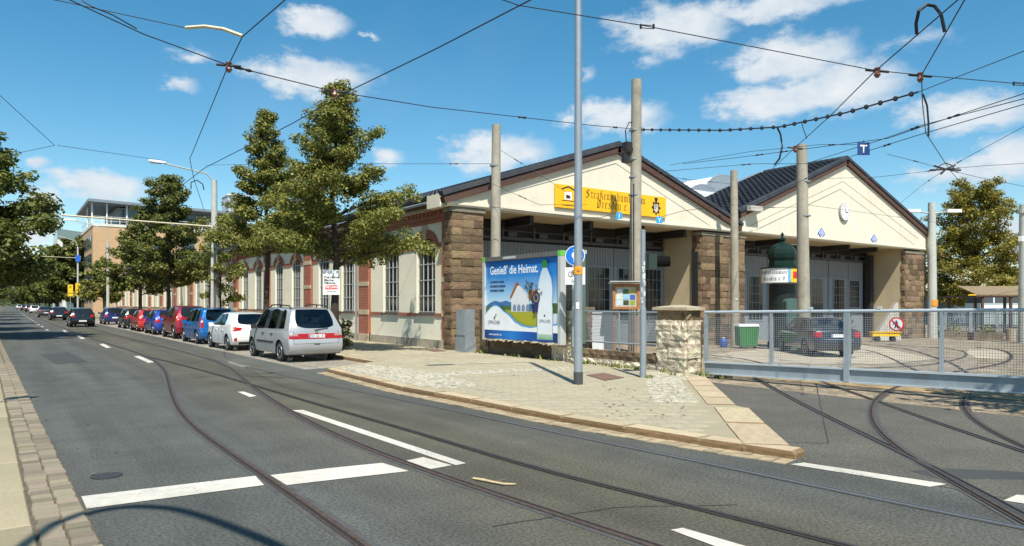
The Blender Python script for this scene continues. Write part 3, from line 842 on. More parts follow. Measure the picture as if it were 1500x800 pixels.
# weeds at the foot of the walls
def weed_patch(name, spots, label):
    mb = MB()
    for (x, y, z, n, h) in spots:
        for k in range(n):
            a = rnd.uniform(0, 6.28); l = h * rnd.uniform(.4, 1.1); r0 = rnd.uniform(0, .18)
            bx, by = x + r0 * math.cos(a * 2.1), y + r0 * math.sin(a * 3.3) * 1.5
            dx, dy = math.cos(a) * l * .6, math.sin(a) * l * .6
            w = .02 + .02 * rnd.random()
            mb.add([(bx - w, by, z), (bx + w, by, z), (bx + dx + w * .8, by + dy, z + l * .8), (bx + dx * 1.3, by + dy * 1.3, z + l)], [(0, 1, 2, 3)])
    o = mb.build(name, M_weed); tag(o, label, 'weeds', kind='stuff')
spots = [(13.55, y, .1, rnd.randint(6, 22), rnd.uniform(.06, .17)) for y in (13.3, 13.7, 14.2, 14.6, 15.3, 15.7, 17.4, 18.2, 18.5, 18.9, 19.3, 12.2)]
spots += [(13.5, y, .1, rnd.randint(5, 14), .12) for y in (13.1, 13.9, 14.9, 16.6, 20.6, 21)] + [(14.0, 11.5, .05, 24, .15), (14.3, 11.2, .0, 24, .15), (13.1, 11.6, .1, 10, .1), (12.2, 11.6, .1, 14, .08), (12.35, 11.9, .1, 8, .1)]
weed_patch('weeds', spots, 'green weeds sprouting along the foot of the stone yard wall')
# ================================================================ THE TRAM DEPOT HALLS
M_cream = mat('cream_render', (.77, .71, .56), rough=.9, var=.04, scale=.8, bump=.1, bscale=60, stain=.06, streak=.10)
M_creamwall = mat('cream_wall_render', (.82, .77, .60), rough=.9, var=.05, scale=.7, bump=.1, bscale=60, stain=.06, streak=.06)
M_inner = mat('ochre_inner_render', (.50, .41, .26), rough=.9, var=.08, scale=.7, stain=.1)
M_sand = mat('brown_sandstone', (.185, .125, .070), rough=.92, var=.20, scale=1.6, bump=1, bscale=6, obj_var=.5, hue=.014, bdist=.03)
M_mortar = mat('grey_brown_mortar', (.36, .28, .185), rough=.95, var=.2, scale=9, bump=.3, bscale=40)
M_paleston = mat('pale_sandstone', (.53, .46, .335), rough=.92, var=.22, scale=2, bump=1, bscale=5, obj_var=.32, hue=.018, bdist=.04)
M_trim = mat('sandstone_trim', (.46, .38, .26), rough=.9, var=.15, scale=5, bump=.3, bscale=30)
M_tile = mat('black_roof_tile', (.040, .042, .048), rough=.55, var=.15, scale=3, obj_var=.2, isl=.12)
M_barge = mat('brown_barge_board', (.09, .045, .032), rough=.7, var=.15, scale=6)
M_door = mat('grey_door_boards', (.20, .215, .225), rough=.65, var=.08, scale=3)
M_doorframe = mat('blue_grey_door_frame', (.22, .25, .275), rough=.6, var=.06, scale=3)
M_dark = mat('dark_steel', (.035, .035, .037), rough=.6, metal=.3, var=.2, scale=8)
M_glass = mat('dark_window_glass', (.018, .022, .024), rough=.06, spec=.6)
M_bar = mat('window_glazing_bar', (.50, .52, .50), rough=.5)
M_flash = mat('zinc_flashing', (.35, .38, .41), rough=.45, metal=.5, var=.1, scale=5)

def brick_mat(name, bw=.25, bh=.075):
    m = mat(name, (.33, .10, .055), rough=.9, var=.25, scale=7)
    t = m.node_tree; b = t.nodes['Principled BSDF']; L = t.links.new
    tcn = next(n for n in t.nodes if n.type == 'TEX_COORD')
    sp = t.nodes.new('ShaderNodeSeparateXYZ'); L(tcn.outputs['Object'], sp.inputs[0])
    ad = t.nodes.new('ShaderNodeMath'); L(sp.outputs[0], ad.inputs[0]); L(sp.outputs[1], ad.inputs[1])
    cb = t.nodes.new('ShaderNodeCombineXYZ'); L(ad.outputs[0], cb.inputs[0]); L(sp.outputs[2], cb.inputs[1])
    br = t.nodes.new('ShaderNodeTexBrick'); L(cb.outputs[0], br.inputs['Vector'])
    br.inputs['Scale'].default_value = 1; br.inputs['Brick Width'].default_value = bw; br.inputs['Row Height'].default_value = bh
    br.inputs['Mortar Size'].default_value = .008
    br.inputs['Color1'].default_value = (.36, .105, .05, 1); br.inputs['Color2'].default_value = (.24, .07, .04, 1)
    br.inputs['Mortar'].default_value = (.36, .25, .17, 1)
    mx_ = t.nodes.new('ShaderNodeMix'); mx_.data_type = 'RGBA'; mx_.inputs['Factor'].default_value = .3
    src = b.inputs['Base Color'].links[0].from_socket
    L(br.outputs['Color'], mx_.inputs['A']); L(src, mx_.inputs['B']); L(mx_.outputs['Result'], b.inputs['Base Color'])
    bp = t.nodes.new('ShaderNodeBump'); bp.inputs['Strength'].default_value = .5; bp.inputs['Distance'].default_value = .01; bp.invert = True
    L(br.outputs['Fac'], bp.inputs['Height']); L(bp.outputs[0], b.inputs['Normal'])
    return m
M_brick = brick_mat('red_brick')

YF = 22.6                                   # plane of the gables
Y_BACK = 25.2                               # plane of the recessed doors
XW = 13.7                                   # long street wall
hall = empty('depot_hall', (13.2, 22.6, 0), 'long cream tram depot hall with brick pilasters and low gable under a yellow sign', 'building', 'gabled depot halls')
hall2 = empty('depot_hall', (31.0, 22.6, 0), 'gabled depot hall carrying a round clock and two blue diamonds', 'building', 'gabled depot halls')
G1 = (13.2, 21.85, 30.5, 5.95, 8.82)        # x left, x apex, x right, z eaves, z apex (top of roof edge)
G2 = (30.5, 40.45, 51.0, 6.62, 10.45)
ZS = 5.46                                   # soffit level

def gable(h, G, zb0, zb1, yfront=YF, parent=None):
    x0, xa, x1, ze, za = G
    # cream gable field, 0.5 m thick
    mb = MB()
    mb.prism([(x0 + .02, yfront, zb0), (x1, yfront, zb1), (x1, yfront, ze - .38), (xa, yfront, za - .40), (x0 + .02, yfront, ze - .38)], (0, .5, 0))
    mb.build('gable_wall', M_cream, h, world=True)
    # moulding along the foot of the field
    mb = MB(); mb.prism([(x0, yfront - .05, zb0 + .06), (x1, yfront - .05, zb1 + .06), (x1, yfront - .05, zb1 + .17), (x0, yfront - .05, zb0 + .17)], (0, .05 - .003, 0))
    mb.build('foot_moulding', M_cream, h, world=True)
    for (xa_, za_, xb_, zb_) in ((x0 - .25, ze - .08, xa, za), (x1 + (.25 if G is G2 else 0), ze - .08, xa, za)):
        d = Vector((xb_ - xa_, 0, zb_ - za_)); n = Vector((-d.z, 0, d.x)).normalized()
        if n.z < 0: n = -n
        mb = MB(); a = Vector((xa_, yfront - .16, za_)) - n * .36; b = Vector((xb_, yfront - .16, zb_)) - n * .36
        mb.prism([tuple(a), tuple(b), tuple(b + n * .24), tuple(a + n * .24)], (0, .3, 0))
        mb.build('barge_board', M_barge, h, world=True)
def roof_slope(h, xe, ze, xr, zr, y0, y1, step_y=.36, course=.44, thick=.115):
    """rows of roof tiles as one relief, laid from eave to ridge"""
    d = Vector((xr - xe, 0, zr - ze)); Ls = d.length; d.normalize()
    n = Vector((-d.z, 0, d.x)); n = n if n.z > 0 else -n
    nr = max(1, int(round(Ls / course))); ny = int(round((y1 - y0) / step_y))
    mb = MB()
    base0, base1 = Vector((xe, 0, ze)), Vector((xr, 0, zr))
    for i in range(nr):
        a = base0.lerp(base1, i / nr); b = base0.lerp(base1, (i + 1.06) / nr)
        for j in range(ny):
            ya, yb = y0 + (y1 - y0) * j / ny, y0 + (y1 - y0) * (j + 1) / ny
            ym = ya + (yb - ya) * .35
            pa = a + n * thick; pb = b + n * .012
            vs = [(pa.x, ya, pa.z - .012), (pa.x + n.x * .03, ym, pa.z + n.z * .03), (pa.x, yb, pa.z - .012),
                  (pb.x, ya, pb.z - .012), (pb.x + n.x * .03, ym, pb.z + n.z * .03), (pb.x, yb, pb.z - .012), (a.x, ya, a.z - .02), (a.x, yb, a.z - .02)]
            fs = [(0, 1, 4, 3), (1, 2, 5, 4), (6, 7, 2, 1), (6, 1, 0)]
            mb.add(vs, fs)
    return mb
def long_roof(h, G, y0, y1, near=16, right_visible=True):
    x0, xa, x1, ze, za = G
    for (xe, side) in ((x0 + (.04 if G is G1 else -.28), 'l'), (x1 + .25, 'r')):
        zz = ze - .1
        rf = roof_slope(h, xe, zz, xa, za - .03, y0, min(y1, y0 + near)).build('roof', M_tile, h, world=True)
        rf['kind'] = 'stuff'
        if y1 > y0 + near:
            f2 = MB()
            f2.quad((xe, y0 + near, zz), (xa, y0 + near, za - .03), (xa, y1, za - .03), (xe, y1, zz))
            f2.build('roof', M_tile, h, world=True)
    # verge tiles along the gable, one by one
    vm = bpy.data.meshes.new('verge_tile')
    vm.from_pydata([(-.5, -.5, -.5), (.5, -.5, -.5), (.5, .5, -.5), (-.5, .5, -.5), (-.5, -.4, .35), (.5, -.4, .5), (.5, .5, .5), (-.5, .5, .35)], [], [(0, 3, 2, 1), (4, 5, 6, 7), (0, 1, 5, 4), (1, 2, 6, 5), (2, 3, 7, 6), (3, 0, 4, 7)])
    vm.materials.append(M_tile)
    for (xe, sg) in ((x0 - .25, 1), (x1 + (.25 if G is G2 else 0), -1)):
        a = Vector((xe, y0 - .12, ze - .08)); b = Vector((xa, y0 - .12, za)); d = b - a
        k = int(d.length / .34)
        for i in range(k):
            p = a.lerp(b, (i + .5) / k)
            o = bpy.data.objects.new('verge_tile', vm); COL.objects.link(o); o.parent = h
            o.location = p - h.location + Vector((0, .06, .02)); o.scale = (.40 * (1 if sg > 0 else -1), .30, .20)
            o.rotation_euler = (0, -math.atan2(d.z, d.x) if sg > 0 else -math.atan2(-d.z, -d.x) , 0)
    ridge = bpy.data.meshes.new('ridge_tile')
    tb = MB(); tb.lathe([(.15, -.5), (.13, .5)], 8, Matrix.Rotation(R(-90), 4, 'X')); ridge.from_pydata(tb.v, [], tb.f); ridge.materials.append(M_tile)
    for i in range(int(min(near, y1 - y0) / .4)):
        o = bpy.data.objects.new('ridge_tile', ridge); COL.objects.link(o); o.parent = h
        o.location = Vector((xa, y0 + .1 + .4 * i, za + .02)) - h.location; o.scale = (1, .43, .9)
gable(hall, G1, ZS, ZS - .02)
gable(hall2, G2, ZS + .02, ZS - .04)
long_roof(hall, G1, YF, 127, 26)
long_roof(hall2, G2, YF, 28.3, 35.4)
# soffit, recess walls, back wall
def recess(h, x0, x1, zf):
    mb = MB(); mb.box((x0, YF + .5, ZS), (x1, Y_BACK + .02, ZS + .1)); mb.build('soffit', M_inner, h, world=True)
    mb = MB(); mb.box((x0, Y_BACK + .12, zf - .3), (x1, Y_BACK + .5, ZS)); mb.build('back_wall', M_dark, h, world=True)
recess(hall, 13.9, 28.0, -.1)
recess(hall2, 30.5, 50.8, -.4)
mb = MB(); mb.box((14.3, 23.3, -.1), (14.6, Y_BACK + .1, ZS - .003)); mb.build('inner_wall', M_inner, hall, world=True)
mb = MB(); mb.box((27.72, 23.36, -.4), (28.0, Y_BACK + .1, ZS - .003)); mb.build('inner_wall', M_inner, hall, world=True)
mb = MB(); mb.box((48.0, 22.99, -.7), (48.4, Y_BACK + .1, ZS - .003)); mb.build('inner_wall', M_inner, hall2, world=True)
# steel bracket beams that carry the soffit
for x in (17.6, 20.9, 24.1, 27.0):
    mb = MB(); mb.box((x - .1, YF + .6, ZS - .34), (x + .1, YF + 2.4, ZS - .02)); mb.box((x - .16, YF + .6, ZS - .36), (x + .16, YF + 2.4, ZS - .33)); mb.build('soffit_beam', M_dark, hall, world=True)
for x in (35.2, 42.0, 45.3):
    mb = MB(); mb.box((x - .1, YF + .6, ZS - .3), (x + .1, YF + 2.4, ZS - .02)); mb.build('soffit_beam', M_dark, hall2, world=True)
# folding doors: boards, frames, glazed lights
plank = bpy.data.meshes.new('door_board')
tb = MB(); tb.box((-.5, -.5, 0), (.5, .5, 1)); plank.from_pydata(tb.v, [], tb.f); plank.materials.append(M_door)
def leaf(h, x0, x1, zf, ztop, win, rail_z=None):
    w = x1 - x0
    d = MB()
    d.box((x0, Y_BACK, zf), (x1, Y_BACK + .06, ztop))
    lf = d.build('door_leaf', M_doorframe, h, world=True)
    nb = max(3, int(w / .17))
    for k in range(nb):
        a = x0 + .02 + (w - .04) * k / nb; b = x0 + .02 + (w - .04) * (k + 1) / nb
        o = bpy.data.objects.new('door_board', plank); COL.objects.link(o); o.parent = lf
        z0 = zf + 3.55 if win else zf
        if win:
            o.location = Vector(((a + b) / 2, Y_BACK - .01, win[3] + .12)) - h.location; o.scale = (b - a - .02, .03, ztop - win[3] - .17)
        else:
            o.location = Vector(((a + b) / 2, Y_BACK - .01, zf + .05)) - h.location; o.scale = (b - a - .02, .03, ztop - zf - .1)
    if win:
        a, b, za, zb = win
        f = MB(); f.box((a - .08, Y_BACK - .03, za - .08), (b + .08, Y_BACK - .002, zb + .08)); wf = f.build('window_frame', M_doorframe, lf, world=True)
        g_ = MB(); g_.box((a, Y_BACK - .036, za), (b, Y_BACK - .031, zb)); g_.build('window', M_glass, lf, world=True); M_db = MATS.get('door_glazing_bar') or mat('door_glazing_bar', (.20, .22, .23), rough=.6)
        s = MB()
        for k in range(1, 4): s.box((a + (b - a) * k / 4 - .015, Y_BACK - .055, za), (a + (b - a) * k / 4 + .015, Y_BACK - .037, zb))
        for k in range(1, 5): s.box((a, Y_BACK - .06, za + (zb - za) * k / 5 - .014), (b, Y_BACK - .056, za + (zb - za) * k / 5 + .014))
        s.build('glazing_bars', M_db, lf, world=True)
DT = 4.52
for (a, b, w) in ((14.7, 16.2, (15.0, 15.9, 1.0, 3.55)), (16.2, 18.1, (16.6, 17.7, 1.0, 3.55)), (18.1, 20.0, (18.5, 19.6, 1.0, 3.55)), (20.0, 21.9, (20.4, 21.5, 1.0, 3.55)), (21.98, 24.1, (22.45, 23.8, 1.0, 3.55)), (24.14, 25.95, (24.45, 25.7, 1.0, 3.55)), (25.99, 27.7, (26.25, 27.4, 1.0, 3.55))):
    leaf(hall, a, b, -.1, DT, w)
for (a, b, w) in ((30.7, 32.6, (31.1, 32.2, .9, 3.4)), (32.6, 34.4, (33, 34.1, .9, 3.4)), (34.4, 36.5, (34.75, 36.05, .9, 3.4)), (36.55, 38.3, (36.7, 37.5, .9, 3.4)), (38.3, 40.7, (38.8, 40.3, .9, 3.4)), (40.75, 43.0, (41.1, 42.4, .9, 3.4)), (43.1, 45.4, (43.65, 44.9, .9, 3.4)), (45.45, 47.3, (45.65, 46.75, 1.6, 3.35))):
    leaf(hall2, a, b, -.45, 4.6, w)
# running rail and gear above the doors
for (h, x0, x1) in ((hall, 14.7, 27.6), (hall2, 31, 47.6)):
    mb = MB(); mb.box((x0, Y_BACK - .12, 4.62), (x1, Y_BACK - .02, 4.74)); mb.box((x0, Y_BACK - .08, 4.98), (x1, Y_BACK - .03, 5.03))
    x = x0 + 1.0
    while x < x1 - .5:
        mb.box((x, Y_BACK - .16, 4.66), (x + .08, Y_BACK - .09, 5.2)); mb.box((x + .3, Y_BACK - .2, 4.76), (x + .75, Y_BACK - .125, 4.95)); x += 1.7
    mb.build('door_gear', mat('door_gear_steel', (.10, .10, .105), rough=.6, metal=.4, var=.2, scale=6), h, world=True)
mb = MB(); mb.box((47.35, Y_BACK - .5, -.5), (47.75, Y_BACK - .1, 5.1)); mb.build('folded_leaf', M_dark, hall2, world=True)
mb = MB(); mb.box((27.6, 22.95, .2), (27.68, 23.3, 4.4)); mb.build('side_leaf', M_dark, hall, world=True)

# ---------------------------------------------------------------- stone piers, stone by stone
RB = [rough_block(s, .42, .07) for s in range(8)]
SAND = [with_mat(b, M_sand) for b in RB]
PALE = [with_mat(b, M_paleston) for b in RB]
FLATSAND = [with_mat(rough_block(20 + s, .20, .14), M_sand) for s in range(6)]
def masonry_face(parent, meshes, p0, along, length, z0, z1, course, depth, out, rng, lens=(.35, .75), gap=.018, name='stone', proud=.03):
    """courses of stones on a vertical face starting at p0, running 'along'; 'out' is the face normal"""
    along = Vector(along).normalized(); out = Vector(out).normalized()
    rz = math.atan2(along.y, along.x); n = max(1, round((z1 - z0) / course)); ch = (z1 - z0) / n
    for i in range(n):
        s = 0.0; first = True
        while s < length - .02:
            l = rng.uniform(*lens) * (.6 if first and i % 2 else 1)
            first = False
            if length - (s + l) < lens[0] * .55: l = length - s
            l = min(l, length - s)
            pr = proud * rng.uniform(.3, 1.2)
            c = Vector(p0) + along * (s + l / 2) + out * (pr - depth / 2)
            o = piece(name, meshes[rng.randrange(len(meshes))], parent, (c.x, c.y, z0 + ch * (i + .5)), (l - gap, depth, ch - gap), rz + (math.pi if rng.random() < .5 else 0))
            s += l
    return n
rs = random.Random(11)
def pier(h, x0, x1, y0, y1, z0, z1, zc, faces, course=.285, cap=True):
    mb = MB(); mb.box((x0 + .004, y0 + .004, z0 - .2), (x1 - .004, y1, z1)); mb.build('pier_core', M_mortar, h, world=True)
    if 'f' in faces: masonry_face(h, FLATSAND, (x0, y0, 0), (1, 0, 0), x1 - x0, z0, z1, course, .12, (0, -1, 0), rs, (.36, .8), .034, proud=.05)
    if 'l' in faces: masonry_face(h, FLATSAND, (x0, y0 + .02, 0), (0, 1, 0), y1 - y0 - .02, z0, z1, course, .12, (-1, 0, 0), rs, (.35, .62), .034, proud=.05)
    if cap:
        mb = MB(); mb.box((x0 - .08, y0 - .08, z1), (x1 + .08, y1, z1 + .16)); mb.build('pier_cap', mat('weathered_cap', (.22, .19, .14), rough=.9, var=.3, scale=5, bump=.4, bscale=20), h, world=True)
pier(hall, 13.5, 14.87, 22.72, 23.25, .04, 5.28, 0, 'fl')
pier(hall, 27.72, 31.05, 22.78, 23.35, -.26, 5.2, 0, 'fl', .34)
pier(hall2, 48.0, 50.75, 22.75, 22.98, -.5, 5.15, 0, 'fl', .36)
mb = MB(); mb.box((50.35, 22.98, -.6), (50.78, 60, 6.3)); mb.build('end_wall', M_creamwall, hall2, world=True)
# corner block where the gable field returns along the street
mb = MB(); mb.box((13.2, YF + .5, 5.47), (13.62, 24.1, 5.98)); mb.build('eaves_return', M_cream, hall, world=True)

# ---------------------------------------------------------------- long street wall in bays
PIT = 7.6
mb = MB(); mb.box((XW + .16, 23.26, -.05), (XW + .5, 127, 5.62)); core = mb.build('wall_core', M_creamwall, hall, world=True)
M_base = mat('grey_plinth_stone', (.36, .32, .25), rough=.9, var=.2, scale=4, bump=.4, bscale=25)
def arch_pts(cy, w, zs, r, n=9):
    return [(cy + w / 2 * math.cos(t), zs + r * math.sin(t)) for t in [math.pi * k / n for k in range(n + 1)]]
nbay = 13
for k in range(nbay):
    ya, yb = 23.3 + PIT * k + (.3 if k == 0 else .55), 23.3 + PIT * (k + 1) - .55
    # render panel with arched openings
    wins = [ya + (yb - ya) * .255, ya + (yb - ya) * .745] if k else [25.12, 28.28]
    W_, ZSILL, ZSP, RISE = 1.55, 1.48, 4.05, .42
    mb = MB()
    mb.box((XW, ya, .42), (XW + .16, yb, ZSILL - .12))                      # below sills
    cuts = [ya] + [c for w in wins for c in (w - W_ / 2, w + W_ / 2)] + [yb]
    for i in range(0, 6, 2): mb.box((XW, cuts[i], ZSILL - .12), (XW + .16, cuts[i + 1], ZSP))
    for w in wins:
        ap = arch_pts(w, W_, ZSP, RISE)
        top = [(XW, y_, z_) for y_, z_ in ap]
        pts = [(XW, w + W_ / 2, ZSP)] + top[1:-1] + [(XW, w - W_ / 2, ZSP)]
        for (p, q) in zip(ap, ap[1:]):
            mb.add([(XW, p[0], p[1]), (XW, q[0], q[1]), (XW, q[0], 5.02), (XW, p[0], 5.02)], [(0, 1, 2, 3)])
            mb.add([(XW, p[0], p[1]), (XW, q[0], q[1]), (XW + .16, q[0], q[1]), (XW + .16, p[0], p[1])], [(0, 3, 2, 1)])
        mb.add([(XW, w - W_ / 2, ZSILL - .12), (XW + .16, w - W_ / 2, ZSILL - .12), (XW + .16, w + W_ / 2, ZSILL - .12), (XW, w + W_ / 2, ZSILL - .12)], [(0, 1, 2, 3)])
    for i in range(0, 6, 2): mb.box((XW, cuts[i], ZSP), (XW + .16, cuts[i + 1], 5.02))
    mb.build('render_panel', M_creamwall, hall, world=True)
    for w in wins:
        f = MB(); fx = XW + .125
        f.box((fx, w - W_ / 2 - .01, ZSILL), (fx + .034, w + W_ / 2 + .01, ZSP + RISE + .02))
        wf = f.build('window', M_glass, hall, world=True)
        if k < 6:
            s = MB()
            for j in range(0, 5):
                y_ = w - W_ / 2 + .03 + (W_ - .06) * j / 4
                s.box((fx - .03, y_ - .017, ZSILL), (fx - .002, y_ + .017, ZSP + (RISE * .6 if j in (1, 2, 3) else .02)))
            for j in range(0, 5):
                z_ = ZSILL + .03 + (ZSP - ZSILL - .03) * j / 4
                s.box((fx - .036, w - W_ / 2, z_ - .015), (fx - .031, w + W_ / 2, z_ + .015))
            s.build('glazing_bars', M_bar, wf, world=True)
        # brick arch of voussoirs
        ap = arch_pts(w, W_, ZSP, RISE, 10); ao = arch_pts(w, W_ + .62, ZSP, RISE + .33, 10)
        br = MB()
        for (p, q, P2, Q2) in zip(ap, ap[1:], ao, ao[1:]):
            br.prism([(XW - .04, p[0], p[1]), (XW - .04, q[0], q[1]), (XW - .04, Q2[0], Q2[1]), (XW - .04, P2[0], P2[1])], (.04 - .002, 0, 0))
        br.build('brick_arch', M_brick, hall, world=True)
        ks = MB(); ks.prism([(XW - .09, w - .10, ZSP + RISE - .02), (XW - .09, w + .10, ZSP + RISE - .02), (XW - .09, w + .16, ZSP + RISE + .5), (XW - .09, w - .16, ZSP + RISE + .5)], (.085, 0, 0))
        ks.build('keystone', M_trim, hall, world=True)
        si = MB(); si.box((XW - .10, w - W_ / 2 - .06, ZSILL - .12), (XW + .12, w + W_ / 2 + .06, ZSILL - .035)); si.build('sill', mat('dark_sill', (.10, .075, .06), rough=.8) if 'dark_sill' not in MATS else MATS['dark_sill'], hall, world=True)
    # brick bands
    def band(*q):
        b_ = MB(); b_.box(*q); b_.build('brick_band', M_brick, hall, world=True)
    c = [ya] + [q for w in wins for q in (w - W_ / 2 - .07, w + W_ / 2 + .07)] + [yb]
    for i in range(0, 6, 2): band((XW - .035, c[i] + .003, ZSILL - .17), (XW - .002, c[i + 1] - .003, ZSILL - .02))
    cc = [ya] + [q for w in wins for q in (w - W_ / 2 - .32, w + W_ / 2 + .32)] + [yb]
    for i in range(0, 6, 2): band((XW - .035, cc[i] + .003, 4.02), (XW - .002, cc[i + 1] - .003, 4.20))
    band((XW - .05, ya + .003, 5.0), (XW + .16, yb - .003, 5.16)); band((XW - .10, ya + .003, 5.162), (XW + .16, yb - .003, 5.3))
    j = ya + .2; bd = MB()
    while j < yb - .3: bd.box((XW - .15, j, 5.302), (XW + .16, j + .16, 5.46)); j += .32
    bd.build('dentils', M_brick, hall, world=True)['kind'] = 'stuff'
    pl = MB(); pl.box((XW - .06, ya - .002, -.05), (XW + .16, yb + .002, .418)); pl.build('plinth', M_base, hall, world=True)
for k in range(nbay + 1):
    yc = 23.3 + PIT * k; y0, y1 = (23.26, 23.58) if k == 0 else (yc - .55, yc + .55)
    mb = MB(); mb.box((XW - .14, y0, .45), (XW + .16, y1, 5.42)); mb.build('pilaster', M_brick, hall, world=True)
    for (a, b, pr) in ((-.05, .45, .17), (1.33, 1.56, .16), (2.66, 2.86, .16), (3.98, 4.2, .16)):
        tr = MB(); tr.box((XW - pr, y0 - .01, a), (XW - .1, y1 + .01, b)); tr.build('pilaster_trim', M_trim, hall, world=True)
mb = MB(); mb.box((XW - .22, 23.3, 5.464), (XW + .3, 127, 5.6)); mb.build('eaves_soffit', M_trim, hall, world=True)
mb = MB(); mb.tube([(13.24, 24.15, 5.72), (13.24, 127, 5.72)], .06, 8); mb.build('gutter', M_flash, hall, world=True)
mb = MB(); mb.box((13.32, 24.2, 5.62), (13.64, 127, 5.84)); mb.build('fascia', M_barge, hall, world=True)
for yd in (31.6, 54.3, 77.2):
    mb = MB(); mb.tube([(XW - .2, yd, .1), (XW - .2, yd, 5.3), (13.26, yd, 5.66)], .05, 7); mb.build('downpipe', M_flash, hall, world=True)
# far end wall of the hall
mb = MB(); mb.prism([(13.86, 127, 0), (30.2, 127, 0), (30.2, 127, 5.8), (21.85, 127, 8.7), (13.86, 127, 5.8)], (0, .3, 0)); mb.build('end_wall', M_creamwall, hall, world=True)

# white skylight and roof vents between the halls
M_white = mat('white_sheet_metal', (.78, .79, .78), rough=.45, var=.05, scale=2)
M_pale = mat('pale_concrete', (.50, .48, .42), rough=.8, var=.12, scale=3, stain=.1)
def vault(h, xc, y0, y1, z0, r, hgt):
    mb = MB(); n = 10
    pr = [(xc + r * math.cos(math.pi * k / n), z0 + hgt * math.sin(math.pi * k / n)) for k in range(n + 1)]
    for (p, q) in zip(pr, pr[1:]): mb.quad((p[0], y0, p[1]), (q[0], y0, q[1]), (q[0], y1, q[1]), (p[0], y1, p[1]))
    e_ = MB(); e_.poly([(x, y0, z) for x, z in pr][::-1]); e_.build('skylight_end', M_flash, h, world=True)
    mb.build('skylight', M_white, h, world=True, smooth=True)
    mb = MB()
    for (y, ) in ((y0 + .05,), (y1 - .05,)):
        mb.tube([(x, y, z + .03) for x, z in pr], .07, 6)
    mb.build('skylight_rim', M_flash, h, world=True)
vault(hall2, 42.4, 32.6, 35.6, 9.2, 2.6, 1.9)
vault(hall2, 37.6, 30.6, 32.8, 8.7, 1.7, .95)
mb = MB(); mb.box((32.0, 28.32, 6.5), (50.3, 60, 8.72)); mb.build('rear_roof', M_white, hall2, world=True)
mb = MB(); mb.prism([(30.7, 28.2, 6.6), (50.6, 28.2, 6.6), (40.45, 28.2, 10.30)], (0, .1, 0)); mb.build('rear_gable', M_flash, hall2, world=True)
mb = MB(); mb.prism([(33.5, 28.35, 7.75), (40.6, 28.35, 10.38), (40.6, 28.35, 10.55), (33.5, 28.35, 7.95)], (0, .5, 0)); mb.build('roof_flashing', M_flash, hall2, world=True)
mb = MB(); mb.box((30.55, 24.5, 6.0), (31.6, 60, 6.9)); mb.build('valley_box', M_pale, hall2, world=True)

# ---------------------------------------------------------------- yellow sign on the gable, flush lettering
M_signy = mat('sign_yellow', (.95, .50, .01), rough=.5, var=.02, scale=2)
M_ink = mat('sign_ink_brown', (.035, .018, .012), rough=.6)
M_signw = mat('sign_white', (.80, .80, .78), rough=.5)
a0, a1 = at_Y(813, 269, YF - .09), at_Y(975, 288, YF - .09)
sx0, sx1 = a0.x, a1.x
sz1 = a0.z; sz0 = at_Y(813, 303, YF - .09).z
sg = empty('gable_sign', ((sx0 + sx1) / 2, YF - .05, (sz0 + sz1) / 2), 'long yellow museum sign in blackletter on the low gable', 'sign')
mb = MB(); mb.box((sx0, YF - .11, sz0), (sx1, YF - .055, sz1)); mb.build('board', M_signy, sg, world=True)
def flat_print(root, name, vs, fs, m, origin, xd, yd, lift=.004):
    Mx = frame_M(origin, xd, yd)
    z = Vector(xd).normalized().cross(Vector(yd).normalized())
    mb = MB(); mb.add([(v[0], v[1], v[2] + lift) for v in vs], fs, Mx)
    return mb.build(name, m, root, world=True)
sw, sh = sx1 - sx0, sz1 - sz0
yS = YF - .11
vs, fs = nib_text('Straßenbahnmuseum', .238, .088)
flat_print(sg, 'lettering', vs, fs, M_ink, (sx0 + sw * .525, yS, sz0 + sh * .555), (1, 0, 0), (0, 0, 1))
vs, fs = nib_text('Dresden e.V.', .255, .088)
flat_print(sg, 'lettering', vs, fs, M_ink, (sx0 + sw * .525, yS, sz0 + sh * .15), (1, 0, 0), (0, 0, 1))
em = MB(); cx, cz = sx0 + sw * .105, sz0
em.cur = 0
for (p, q) in (((-.36, .77), (0, .90)), ((0, .90), (.36, .77))):
    em.add([(cx + p[0], yS - .005, cz + sh * p[1]), (cx + q[0], yS - .005, cz + sh * q[1]), (cx + q[0], yS - .005, cz + sh * q[1] + .06), (cx + p[0], yS - .005, cz + sh * p[1] + .06)], [(0, 1, 2, 3)])
for zz in (.30, .10): em.add([(cx - .36, yS - .005, cz + sh * zz), (cx + .36, yS - .005, cz + sh * zz), (cx + .36, yS - .005, cz + sh * zz + .03), (cx - .36, yS - .005, cz + sh * zz + .03)], [(0, 1, 2, 3)])
em.cur = 1; em.add([(cx - .2, yS - .004, cz + sh * .36), (cx + .2, yS - .004, cz + sh * .36), (cx + .2, yS - .004, cz + sh * .7), (cx - .2, yS - .004, cz + sh * .7)], [(0, 1, 2, 3)])
em.cur = 0
em.add([(cx - .12, yS - .008, cz + sh * .42), (cx + .12, yS - .008, cz + sh * .42), (cx + .08, yS - .008, cz + sh * .55), (cx - .12, yS - .008, cz + sh * .58)], [(0, 1, 2, 3)])
em.build('emblem', [M_ink, M_signw], sg, world=True)
em = MB(); cx = sx0 + sw * .90
em.add([(cx + .25 * math.cos(t) * (1 + .22 * math.cos(8 * t)), yS - .005, cz + sh * .45 + .30 * math.sin(t) * (1 + .2 * math.cos(8 * t))) for t in [2 * math.pi * k / 40 for k in range(40)]][::-1], [tuple(range(40))[::-1]])
em.add([(cx - .07, yS - .006, cz + sh * .74), (cx + .07, yS - .006, cz + sh * .74), (cx + .12, yS - .006, cz + sh * .93), (cx - .12, yS - .006, cz + sh * .93)], [(0, 1, 2, 3)])
